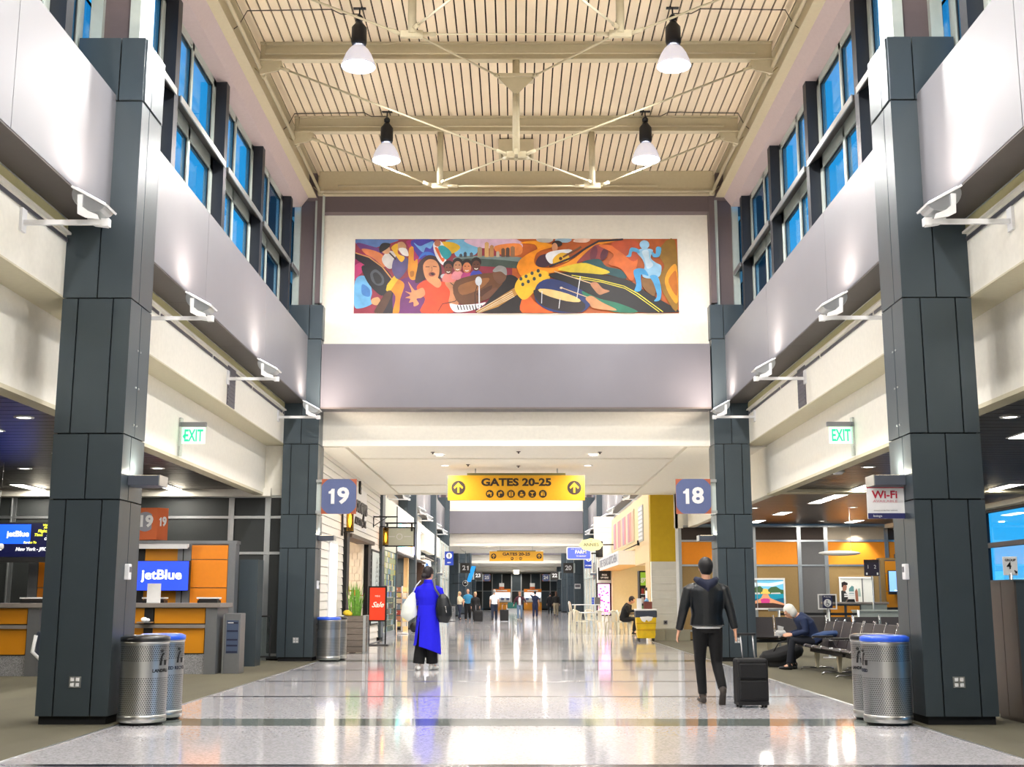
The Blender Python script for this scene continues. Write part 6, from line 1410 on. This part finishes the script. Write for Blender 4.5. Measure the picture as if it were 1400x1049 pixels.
def person(label, J, C, loc=(0, 0, 0), rz=0, k=1.0, near=False, grp=None):
    """J joints (front = -y) for a 1.75 m body; C clothing"""
    vox = .0085 if near else .02; M_ = MB(); J = {a: V(b)*k if isinstance(b, (tuple, Vector)) else b for a, b in J.items()}
    pel, che, nk, hd = J['pelvis'], J['chest'], J['neck'], J['head']; sidev = (J['shR'] - J['shL']).normalized(); sidep = (J['hipR'] - J['hipL']).normalized()
    f = C.get('fem', 0)
    wa = mid(pel, che, .45) + V(J.get('waist_off', (0, 0, 0)))
    TP = [pel - (che-pel).normalized()*.07*k, pel, wa, che, mid(che, nk, .55), mid(che, nk, .85), nk, mid(nk, hd, .5), hd]
    TR = [(.12, .10), (.165+.01*f, .115), (.135-.012*f, .10), (.165-.015*f, .118), (.165-.015*f, .095), (.09, .07), (.056, .058), (.053, .056), (.05, .055)]
    loft(M_, TP, [(a*k, b*k) for a, b in TR], sidev, 18)
    Rm, T = headparts(M_, hd, k, J.get('hyaw', 0), J.get('htilt', 0), near)
    for s in 'LR':
        h, kn, an = J['hip'+s], J['knee'+s], J['ank'+s]; to = J['toe'+s]
        loft(M_, [mid(pel, h, .7) + V((0, 0, .03*k)), h, mid(h, kn, .4), kn, mid(kn, an, .3), mid(kn, an, .75), an], [(a*k, b*k) for a, b in ((.08, .09), (.085, .09), (.072, .076), (.052, .055), (.053, .056), (.036, .038), (.033, .036))], sidep)
        loft(M_, [an + (an-to).normalized()*.04*k, mid(an, to, .45) - V((0, 0, .0)), to], [(.032*k, .03*k), (.036*k, .028*k), (.03*k, .015*k)], sidep)
        sh, el, wr = J['sh'+s], J['el'+s], J['wr'+s]
        loft(M_, [mid(nk, sh, .45) - V((0, 0, .065*k)), mid(nk, sh, .88) - V((0, 0, .05*k)), mid(sh, el, .35), mid(sh, el, .9), mid(el, wr, .25), mid(el, wr, .8), wr], [(a*k, a*k) for a in (.055, .055, .046, .037, .038, .027, .025)], (0, 1, 0), 12)
        d = (wr - el).normalized(); hdn = J.get('hd'+s, d); sg = -1 if s == 'L' else 1
        hand(M_, wr, hdn, J.get('pn'+s, (-sg, 0, 0)), J.get('ts'+s, (0, -1, 0)), k, J.get('curl'+s, .45))
    body = fuse(M_, 'person', C.get('skin', SKIN), None, vox if near else .016, 2)
    tag(body, label, 'person', grp)
    def cloth(nm, m, mm, v=None, sm=3): return fuse(m, nm, mm, body, v or (.011 if near else .022), sm)
    # trousers / skirt
    g = C.get('leg_fit', .014); mt = MB()
    TPp = [pel - (che-pel).normalized()*.08*k, pel, mid(pel, wa, .7)]
    loft(mt, TPp, [((a+.012)*k, (b+.014)*k) for a, b in ((.13, .11), (.168+.01*f, .118), (.148, .108))], sidev, 18)
    for s in 'LR':
        h, kn, an = J['hip'+s], J['knee'+s], J['ank'+s]; fl = C.get('flare', 0)
        loft(mt, [mid(pel, h, .7) + V((0, 0, .02)), h, mid(h, kn, .45), kn, mid(kn, an, .5), mid(kn, an, .93)], [((a+g+fl*t)*k, (b+g+fl*t)*k) for (a, b), t in zip(((.08, .09), (.086, .092), (.074, .078), (.054, .057), (.047, .05), (.04, .042)), (0, 0, .3, .6, .9, 1.2))], sidep)
    cloth('trousers', mt, C['trousers'])
    # top
    mt = MB(); tp = C.get('top_fit', .02); hem = C.get('hem', .0)
    low = pel - (che-pel).normalized()*hem*k
    pts = [low, mid(low, wa, .5) if hem else mid(pel, wa, .5), wa, che, mid(che, nk, .55), mid(che, nk, .86), mid(che, nk, .98)]
    rr_ = [(.165, .118), (.155, .112), (.142, .108), (.17, .122), (.17, .1), (.1, .078), (.07, .066)]
    if hem > .3: rr_[0] = (.22, .17); rr_[1] = (.18, .14)
    loft(mt, pts, [((a+tp)*k, (b+tp)*k) for a, b in rr_], sidev, 20)
    sl = C.get('sleeve', 1.0)
    for s in 'LR':
        sh, el, wr = J['sh'+s], J['el'+s], J['wr'+s]
        Z_ = V((0, 0, k)); S0 = [mid(nk, sh, .2) - Z_*.075, mid(nk, sh, .62) - Z_*.055, mid(nk, sh, .93) - Z_*.055, mid(sh, el, .2)]
        if sl > .5: P_ = S0 + [mid(sh, el, .5), el, mid(el, wr, .5), mid(el, wr, .95)]; Q_ = (.06, .066, .068, .066, .06, .053, .047, .041)
        else: P_ = S0 + [mid(sh, el, .45), mid(sh, el, .75)]; Q_ = (.055, .06, .064, .062, .058, .056)
        loft(mt, P_, [a*k*C.get('sl_fit', 1.0) for a in Q_], (0, 1, 0), 14)
    top = cloth(C.get('top_name', 'jacket'), mt, C['top'], None, 6)
    # hair
    hm = MB(); hs = C.get('hair_style', 'short')
    hm.ell(T((0, .018, .026)), (.093*k, .108*k, .108*k), 16, 10, rot=Rm); hm.ell(T((0, .04, -.03)), (.08*k, .07*k, .07*k), 14, 8, rot=Rm)
    if hs == 'bun': hm.ell(T((0, .125, -.045)), (.05*k, .05*k, .05*k), 12, 8, rot=Rm)
    if hs == 'bob': hm.ell(T((0, .03, -.03)), (.098*k, .09*k, .11*k), 14, 9, rot=Rm)
    if hs == 'long': loft(hm, [T((0, .06, .02)), T((0, .085, -.1)), T((0, .09, -.24)), T((0, .09, -.34))], [(.08*k, .05*k), (.09*k, .045*k), (.085*k, .04*k), (.05*k, .02*k)], sidev)
    if hs != 'bald':
        hair = cloth('hair', hm, C['hair'], .009 if near else .018, 1)
        # keep the face clear
        bm = bmesh.new(); bm.from_mesh(hair.data); inv = Rm.transposed(); dl = [v for v in bm.verts if (inv @ (v.co - V(hd))).y < -.055*k and (inv @ (v.co - V(hd))).z < .055*k]
        bmesh.ops.delete(bm, geom=dl, context='VERTS'); bm.to_mesh(hair.data); bm.free()
    # eyes
    em_ = MB()
    for s in (-1, 1): em_.ell(T((s*.03, -.088, .0)), (.011*k, .006*k, .006*k), 8, 5, rot=Rm)
    em_.build('eyes', BLACK, body)
    # shoes
    for s in 'LR':
        an, to = J['ank'+s], J['toe'+s]; d = (to-an); d2 = V((d.x, d.y, 0)).normalized() if J.get('flat'+s, True) else d.normalized()
        up = V((0, 0, 1)) if J.get('flat'+s, True) else J.get('up'+s, V((0, 0, 1)))
        if isinstance(up, tuple): up = V(up)
        b0 = an - up*.045*k; m = MB()
        loft(m, [b0 - d2*.06*k, b0 - d2*.045*k, b0 + d2*.05*k, b0 + d2*.14*k, b0 + d2*.185*k], [(.03*k, .03*k), (.038*k, .04*k), (.042*k, .036*k), (.045*k, .03*k), (.03*k, .018*k)], sidep, 12)
        m.ell(an - up*.0, (.044*k, .048*k, .055*k), 12, 8)
        if C.get('boot'): loft(m, [an, mid(an, J['knee'+s], .22)], [(.045*k, .048*k), (.046*k, .05*k)], sidep)
        sh_ = fuse(m, 'shoe', C['shoes'], body, .009 if near else .018, 2)
    body.location = loc; body.rotation_euler = (0, 0, rz)
    return body, T, J
def walk(st=.0, lift=False, armL=None, armR=None):
    """standing / walking joints, front -y; st = half stride (left leg forward)"""
    return dict(pelvis=(0, 0, .93), chest=(0, .0, 1.24), neck=(0, .01, 1.47), head=(0, -.02, 1.635), hipL=(-.09, 0, .9), hipR=(.09, 0, .9),
        kneeL=(-.1, -st*.6-.02, .48), kneeR=(.1, st*.35-.02, .485), ankL=(-.1, -st, .085), ankR=(.1, st, .085 + (.06 if lift else 0)),
        toeL=(-.11, -st-.14, .03), toeR=(.11, st-.14, .03), shL=(-.185, .0, 1.40), shR=(.185, 0, 1.40),
        elL=armL[0] if armL else (-.24, .03, 1.13), elR=armR[0] if armR else (.24, .03, 1.13), wrL=armL[1] if armL else (-.25, -.05, .88), wrR=armR[1] if armR else (.25, -.05, .88))
# ---- man in black jacket, seen from behind, walking away with a suitcase (rz = 180: his left is image left)
LEA = mat('black_leather', (15, 19, 23), .36, bump=(30, .25)); BKT = mat('black_denim', (7, 7, 9), .9); NAVY = mat('navy_hood', (22, 28, 52), .85)
HAIRK = mat('black_hair', (14, 12, 14), .5, bump=(120, .5)); BOOT = mat('grey_suede_boot', (62, 56, 52), .8)
J = walk()
J.update(kneeL=(.0, 0, 0)) if False else None
# front is -y; rotated 180 so x flips: his right hand (local x<0 after flip) ; image left = local +x
J.update(hipR=(.09, 0, .9), kneeR=(.09, -.06, .49), ankR=(.07, -.04, .085), toeR=(.08, -.18, .03),
         hipL=(-.09, 0, .9), kneeL=(-.11, -.02, .47), ankL=(-.13, .26, .17), toeL=(-.13, .19, .045), flatL=False, upL=(0, .55, .83),
         elR=(.29, .04, 1.13), wrR=(.345, -.04, .87), elL=(-.275, .06, 1.13), wrL=(-.32, .12, .88), hdL=(-.05, .1, -1), pnL=(0, .2, -.1), curlL=.9, head=(.0, -.03, 1.64), hyaw=R(8), shL=(-.205, 0, 1.42), shR=(.205, 0, 1.42))
man, T, Jm = person('person with black hair in a black leather jacket walking away, pulling a small black suitcase', J, dict(trousers=BKT, top=LEA, hair=HAIRK, shoes=BOOT, boot=1, top_fit=.05, leg_fit=.014, sl_fit=1.14, hem=-.0), (2.42, 15.62, 0), R(180), 1.03, True)
k = 1.03
m = MB()
for a in range(9):
    t = math.pi*a/8; 
loft(m, [V((-.13, .0, 1.50))*k, V((-.09, .1, 1.47))*k, V((0, .125, 1.40))*k, V((.09, .1, 1.47))*k, V((.13, .0, 1.50))*k], [.035, .05, .07, .05, .035], (0, 0, 1)); m.ell(V((0, .11, 1.36))*k, (.09, .035, .09), 14, 8)
loft(m, [V((0, .02, 1.44))*k, V((0, .03, 1.5))*k], [(.1, .09), (.075, .075)])
fuse(m, 'hood', NAVY, man, .011, 3)
m = MB(); m.lathe([(.188, .925), (.192, .955), (.185, .955), (.182, .925)], n=28); o = m.build('shirt_hem', WHITE, man)
for v in o.data.vertices: v.co.y *= .76
# suitcase
CASE = mat('black_case_fabric', (8, 9, 12), .7, bump=(60, .2))
def suitcase(loc, rz, lb, w=.40, h=.56, d=.24, hh=.36, lean=0, mt=None):
    t = thing('suitcase', lb, 'suitcase', loc, rz)
    box('case_body', mt or CASE, -w/2, w/2, -d/2, d/2, .05, h, parent=t, bevel=.035)
    box('front_pocket', mt or CASE, -w/2+.03, w/2-.03, -d/2-.025, -d/2+.01, .1, h*.55, parent=t, bevel=.012); box('upper_pocket', mt or CASE, -w/2+.03, w/2-.03, -d/2-.02, -d/2+.01, h*.6, h-.06, parent=t, bevel=.012)
    for s in (-1, 1): MB().tube((s*(w/2-.12), d/2-.06, h-.02), (s*(w/2-.12)-.02, d/2-.06+lean, h+hh), .009, n=8).build('handle_rod', mat('bright_silver', (236, 236, 240), .25, .6), t)
    box('handle_grip', BLACK, -w/2+.08-.02, w/2-.08-.02, d/2-.08+lean, d/2-.04+lean, h+hh, h+hh+.03, parent=t, bevel=.008)
    box('base_skid', BLACK, -w/2+.01, w/2-.01, -d/2, d/2, .03, .07, parent=t)
    for s in (-1, 1): MB().lathe([(0, -.015), (.03, -.015), (.03, .015), (0, .015)], (s*(w/2-.04), d/2-.05, .03), 12, axis='x').build('wheel', BLACK, t)
    for s in (-1, 1): MB().lathe([(0, -.015), (.03, -.015), (.03, .015), (0, .015)], (s*(w/2-.04), -d/2+.05, .03), 12, axis='x').build('wheel', BLACK, t)
    return t
suitcase((2.86, 15.15, 0), R(4), 'small black wheeled suitcase pulled by the person in the leather jacket', .39, .58, .24, .27)
# ---- woman in the long blue coat
BLUE = mat('cobalt_wool_coat', (20, 14, 220), .85, bump=(60, .2)); HAIRD = mat('dark_brown_hair', (30, 20, 20), .55, bump=(100, .5)); SNK = mat('white_sneaker', (226, 226, 222), .5)
J = walk()
J.update(kneeR=(.12, -.03, .48), ankR=(.15, .02, .085), toeR=(.2, -.12, .03), kneeL=(-.07, -.03, .48), ankL=(-.07, -.06, .085), toeL=(-.12, -.2, .03), wrL=(-.2, -.24, 1.1), elL=(-.27, .02, 1.14), wrR=(.2, -.26, 1.12), elR=(.27, .0, 1.14), hdL=(.5, -.8, .1), hdR=(-.5, -.8, .1), hyaw=R(-28))
wom, T, Jw = person('person with a dark hair bun in a long cobalt blue coat and black trousers', J, dict(trousers=BKT, top=BLUE, hair=HAIRD, shoes=SNK, fem=1, top_fit=.022, leg_fit=.02, flare=.035, hem=.12, top_name='coat_top', hair_style='bun'), (-1.64, 22.75, 0), R(172), 1.075, True)
k = 1.075
# coat skirt: open panel shell with a back slit towards image left
m = MB(); n = 26; prof = [(1.12, .168, .13), (.98, .185, .15), (.8, .20, .16), (.6, .22, .175), (.42, .235, .19), (.34, .245, .20)]; rings = []
for z, a, b in prof:
    r_ = []
    op = max(0, (.95 - z))*.55
    for i in range(n+1):
        t = R(52) + op*.5 + (2*math.pi - op)*i/n
        fold = 1 + .03*math.sin(7*t)*(1.2-z)
        dz = .12*(1-abs(i/n-.15))*(1 if z < .4 else 0) if False else 0
        r_.append(V((a*math.cos(t)*fold, b*math.sin(t)*fold, z + (.0 if z > .4 else -.09*math.cos(t-R(200)))))*k)
    rings.append(r_)
vs = [p for r_ in rings for p in r_]
fs = [(j*(n+1)+i, j*(n+1)+i+1, (j+1)*(n+1)+i+1, (j+1)*(n+1)+i) for j in range(len(prof)-1) for i in range(n)]
m.add(vs, fs, 0, True); o = m.build('coat_skirt', BLUE, wom); sd = o.modifiers.new('s', 'SOLIDIFY'); sd.thickness = .012; sb = o.modifiers.new('b', 'SUBSURF'); sb.levels = sb.render_levels = 1
m = MB(); loft(m, [V((0, .0, 1.45))*k, V((0, .01, 1.50))*k, V((0, .01, 1.53))*k], [(.105, .095), (.08, .08), (.075, .075)]); fuse(m, 'collar', BLUE, wom, .01, 2)
# bags
t = thing('shoulder_bag', 'black slouchy shoulder bag on the right side of the blue coat', 'bag', (-1.36, 22.6, .86)); m = MB()
loft(m, [(-.02, 0, .52), (0, 0, .44), (.02, 0, .28), (.03, 0, .12), (.02, 0, .0)], [(.05, .03), (.11, .07), (.155, .1), (.15, .11), (.09, .07)]); fuse(m, 'bag_body', LEA, t, .012, 3)
m = MB(); m.path([(-.05, -.01, .48), (-.14, -.02, .62), (-.17, 0, .78), (-.13, .1, .8)], .02, 8); m.build('strap', mat('grey_strap', (96, 96, 100), .7), t); MB().tube((.06, -.115, .3), (.08, -.12, .18), .006, n=6).build('zip_pull', CHR, t)
t = thing('tote_bag', 'white tote bag on the left side of the blue coat', 'bag', (-1.98, 22.7, .93)); m = MB()
loft(m, [(.08, 0, .48), (.05, 0, .4), (.0, 0, .22), (-.01, 0, .1), (.06, 0, .0)], [(.03, .03), (.07, .05), (.14, .09), (.16, .1), (.1, .07)]); fuse(m, 'bag_body', mat('white_tote_leather', (222, 226, 218), .5), t, .012, 3)
MB().path([(.05, 0, .44), (.12, 0, .6), (.2, .05, .7)], .012, 6).build('strap', WHITE, t)
# ---- seated woman with white hair
WH = mat('white_hair', (226, 224, 214), .7, bump=(90, .6)); NVY = mat('navy_jacket', (24, 40, 74), .8, bump=(20, .3))
J = dict(pelvis=(0, .0, .52), chest=(0, -.14, .80), neck=(0, -.30, .96), head=(0, -.43, 1.03), htilt=R(38), hipL=(-.09, .0, .5), hipR=(.09, 0, .5), kneeL=(-.12, -.42, .52), kneeR=(.12, -.42, .52), ankL=(-.13, -.36, .085), ankR=(.12, -.5, .085),
         toeL=(-.14, -.5, .03), toeR=(.13, -.64, .03), shL=(-.17, -.22, .93), shR=(.17, -.22, .93), elL=(-.22, -.2, .68), elR=(.22, -.2, .68), wrL=(-.09, -.42, .62), wrR=(.09, -.42, .62), hdL=(.3, -.9, -.1), hdR=(-.3, -.9, -.1), pnL=(.3, 0, -1), pnR=(-.3, 0, -1), tsL=(.6, -.3, .6), tsR=(-.6, -.3, .6))
sw, T, Js = person('seated person with white hair in a navy jacket bent over their hands', J, dict(trousers=mat('dark_trousers', (20, 24, 34), .85), top=NVY, hair=WH, shoes=BLACK, fem=1, top_fit=.035, hair_style='bob', sl_fit=1.15, hem=.04), (5.54, 22.95, 0), R(-90), 1.03, True)
t = thing('duffel_bag', 'black duffel bag on the carpet in front of the seated person', 'bag', (5.12, 23.75, 0)); m = MB(); loft(m, [(-.42, 0, .13), (-.36, 0, .17), (-.1, 0, .2), (.15, .0, .28), (.32, 0, .34), (.38, 0, .36)], [(.08, .08), (.14, .13), (.17, .17), (.16, .17), (.12, .13), (.05, .06)], (0, 1, 0)); m.box(-.3, .25, -.12, .12, .015, .1)
fuse(m, 'bag_body', CASE, t, .015, 3); MB().path([(-.2, -.1, .3), (-.1, -.1, .46), (.1, -.1, .5), (.2, -.1, .4)], .012, 6).build('handle', BLACK, t)
t = thing('folded_coat', 'blue coat draped over the seat armrest beside the seated person', 'coat', (5.66, 22.3, .5)); m = MB(); loft(m, [(-.25, 0, .12), (-.05, .1, .16), (.15, .1, .17), (.3, .0, .12)], [(.14, .05), (.2, .06), (.18, .06), (.1, .04)], (0, 1, 0)); fuse(m, 'cloth', mat('blue_coat_cloth', (40, 66, 110), .8), t, .015, 4)
t = thing('newspaper', 'crumpled white newspaper on the seat behind the seated person', 'newspaper', (5.95, 27.75, .43)); m = MB().prism([(-.14, 0), (.12, 0), (.15, .1), (.04, .12), (.06, .24), (-.06, .27), (-.05, .14), (-.13, .12)], 'y', -.05, .06).ell((.0, .0, .1), (.13, .08, .09), 6, 4); m.build('paper', WHITE, t)
# ---- people farther down the concourse
def far(lb, px, Y, k, rz, C, J=None, **kw):
    X = (px-706)*(Y*.985+.2)/1650
    b, T, JJ = person(lb, J or walk(.14, True), dict(dict(hair=HAIRD, shoes=BLACK, trousers=BKT), **C), (X, Y, 0), rz, k, False); return X
TEE = mat('white_shirt', (236, 236, 236), .8); JEAN = mat('blue_jeans', (90, 112, 138), .85); DJ = mat('dark_jeans', (34, 42, 62), .85); KH = mat('khaki_trousers', (140, 130, 110), .85)
TEAL = mat('blue_striped_shirt', (50, 130, 170), .8); NAV = mat('navy_uniform', (26, 36, 70), .8); MAR = mat('maroon_cardigan', (72, 34, 46), .85); BLD = mat('blond_hair', (206, 184, 140), .6); GRY = mat('grey_hair', (160, 156, 150), .6); BTP = mat('black_top', (18, 18, 20), .85)
x = far('person in a white shirt and dark trousers walking away with a black suitcase', 676, 71, 1.03, R(180), dict(top=TEE, trousers=DJ, hair=GRY, sleeve=.4, top_name='shirt', leg_fit=.03), walk(.12, True, None, ((-.0, 0, 0), (0, 0, 0)) if False else None))
suitcase((x+.58, 70.6, 0), R(180), 'black suitcase beside the white-shirted person far down the hall', .5, .66, .3, .3)
far('bald person in a blue shirt and black trousers walking towards us', 640, 72, 1.06, 0, dict(top=TEAL, hair_style='bald', sleeve=.4, top_name='shirt', leg_fit=.035))
far('blond person in a cream top and dark jeans beside the slim far bin', 628.5, 76, .98, R(60), dict(top=mat('cream_top', (220, 206, 176), .8), trousers=DJ, hair=BLD, hair_style='long', fem=1, top_name='shirt'), walk(.1, True, ((-.24, -.12, 1.14), (-.2, -.34, 1.1)), ((.24, -.12, 1.14), (.2, -.34, 1.1))))
x = far('blond person in a black dress with a black suitcase on the left', 650, 69.5, .95, R(10), dict(top=BTP, hair=BLD, hair_style='bob', fem=1, hem=.32, top_name='dress', skin=SKIN))
suitcase((x+.2, 68.7, 0), R(0), 'black suitcase in front of the person in the black dress', .5, .62, .3, .3)
x = far('person in a maroon cardigan, white shirt and jeans walking towards us', 710.5, 73, .98, 0, dict(top=MAR, trousers=JEAN, hair=mat('light_brown_hair', (120, 90, 66), .6), hair_style='bob', fem=1, top_name='cardigan'), walk(.16, True, ((-.3, .0, 1.16), (-.36, -.1, .95)), ((.32, 0, 1.2), (.4, -.05, 1.05))))
o = MB(); loft(o, [(0, -.13, .9), (0, -.145, 1.2), (0, -.125, 1.36)], [(.07, .02), (.075, .02), (.05, .02)]); o.build('white_shirt_front', TEE, bpy.data.objects['person.%03d' % (len([q for q in bpy.data.objects if q.name.startswith('person') and q.get('category') == 'person']) - 1)])
far('person in a dark navy uniform with one hand raised to the head', 731.5, 83, 1.02, R(170), dict(top=NAV, trousers=NAV, sleeve=.4, top_name='shirt', leg_fit=.03), walk(.08, False, None, ((.34, .02, 1.5), (.16, -.06, 1.62))))
far('person with long brown hair in a black top and khaki trousers walking away', 760, 88, 1.02, R(180), dict(top=BTP, trousers=KH, hair=mat('brown_hair', (80, 54, 40), .6), hair_style='long', fem=1, top_name='shirt', leg_fit=.03))
far('person all in black standing farther back beside the far right column', 752, 95, 1.0, R(180), dict(top=BTP))
# seated at the cafe table
def sitting(): return dict(pelvis=(0, .0, .52), chest=(0, -.1, .82), neck=(0, -.2, 1.03), head=(0, -.3, 1.15), htilt=R(25), hipL=(-.09, .0, .5), hipR=(.09, 0, .5), kneeL=(-.12, -.42, .52), kneeR=(.12, -.42, .52), ankL=(-.13, -.36, .085), ankR=(.12, -.45, .085),
         toeL=(-.14, -.5, .03), toeR=(.13, -.58, .03), shL=(-.18, -.15, .97), shR=(.18, -.15, .97), elL=(-.22, -.22, .76), elR=(.22, -.22, .76), wrL=(-.09, -.42, .8), wrR=(.09, -.42, .8))
o = copy_tree(c0); place(o, (3.92, 45.0, 0), R(90), 'ivory metal chair under the person in black at the small dark table')
person('person in a black coat seated at the small dark cafe table, head bent', sitting(), dict(top=BTP, trousers=BTP, hair=HAIRD, shoes=BLACK, top_fit=.04, sl_fit=1.15), (3.92, 45.0, 0), R(75), 1.08, False)
o = copy_tree(c0); place(o, (5.2, 45.6, 0), R(-80), 'ivory metal chair under the person in black facing the small dark table')
person('second person in black leaning at the small table by the cooler', sitting(), dict(top=BTP, trousers=BTP, hair=HAIRK, shoes=BLACK, top_fit=.04), (5.2, 45.6, 0), R(-80), 1.05, False)

# ================================================================ FAR END KIOSKS
for s, lb in ((-1, 'orange and white gate kiosk at the far end, left one'), (1, 'orange and white gate kiosk at the far end, right one')):
    t = thing('far_kiosk', lb, 'kiosk', (s*1.75 + .1, 139, 0))
    box('back_panel', WHITE, -1.0, 1.0, .1, .3, 0, 2.3, parent=t); box('orange_header', AMB2, -1.0, 1.0, 0, .1, 2.0, 2.35, parent=t); box('white_stripe', WHITE, -.6, .6, -.02, 0, 2.12, 2.22, parent=t)
    box('sign_cube', ORS, -.3, .25, -.1, .3, 2.38, 2.6, parent=t); box('sign_face', WHITE, -.3, .25, -.12, .3, 2.6, 3.0, parent=t)
    e1 = em('kiosk_screen', (225, 236, 250), 1.2)
    for a in (-.9, .05): box('screen', e1, a, a+.85, .06, .1, 1.4, 1.95, parent=t)
    text('Y', .4, mat('slate_blue_sign', (92, 104, 146)), t, (.5, .04, 1.68)); 
    for a in (-.8, -.1, .5): box('small_screen', SLATE, a, a+.35, .05, .1, 1.1, 1.35, parent=t)
    box('counter', AMBER, -1.0, 1.0, -.8, -.1, 0, .85, parent=t); box('counter_top', CTOP, -1.02, 1.02, -.85, -.05, .85, .95, parent=t)
t = thing('far_partition', 'white and teal low partition between the far kiosks', 'partition', (-.35, 120, 0)); box('panel', WHITE, -.6, .9, 0, .1, 0, .35, parent=t); box('teal_box', mat('teal_case', (20, 90, 80), .5), -.5, .6, -.3, 0, .35, .9, parent=t)
t = thing('far_banner', 'blue slanted banner hanging by the far left column', 'banner', (-4.0, 98, 2.6)); MB().prism([(0, 0), (.35, 0), (.75, 1.25), (.4, 1.25)], 'y', 0, .05).build('cloth', em('bright_blue_banner', (30, 140, 220), .5), t); MB().tube((.2, .1, 1.2), (.2, .1, 8.0), .02, n=6).build('hanger', BLK, t)
t = thing('round_arrow_sign', 'round black sign with a white ring by the far left column', 'sign', (-3.6, 86, 2.35)); MB().lathe([(0, 0), (.22, 0), (.22, .05), (0, .05)], n=24, axis='y').build('disc', BLACK, t); MB().lathe([(.17, -.01), (.2, -.01), (.2, 0), (.17, 0)], n=24, axis='y').build('ring', WHITE, t); MB().prism([(-.1, 0), (0, .12), (.1, 0), (.05, 0), (0, .05), (-.05, 0)], 'y', -.02, 0).build('arrow', WHITE, t); box('arm', BLK, -.9, -.2, .01, .04, -.02, .02, parent=t); MB().tube((0, .02, .2), (0, .02, 2.25), .012, n=6).build('hanger', BLK, t)
t = thing('notice', 'small white notice on the far right dark column', 'notice', (4.5, YC[7], 2.0)); box('sheet', WHITE, -.22, .22, -.02, -.0, 0, .35, parent=t); box('print', GREYP, -.18, .18, -.025, -.02, .1, .3, parent=t)
light('AREA', (0, 135, 4.2), 130, C_DOWN, .5, 8.0); light('AREA', (0, 146, 4.2), 130, C_DOWN, .5, 8.0)  # fill lights added to lift the dark concourse end
for y in (135, 146): tag(box('ceiling_troffer', LITLOW, -.3, .3, y-4, y+4, 4.22, 4.3), 'added glowing fill panel over the far kiosks, %s one' % ('near' if y < 140 else 'far'), 'ceiling light')  # glowing panels added to go with the fill lights
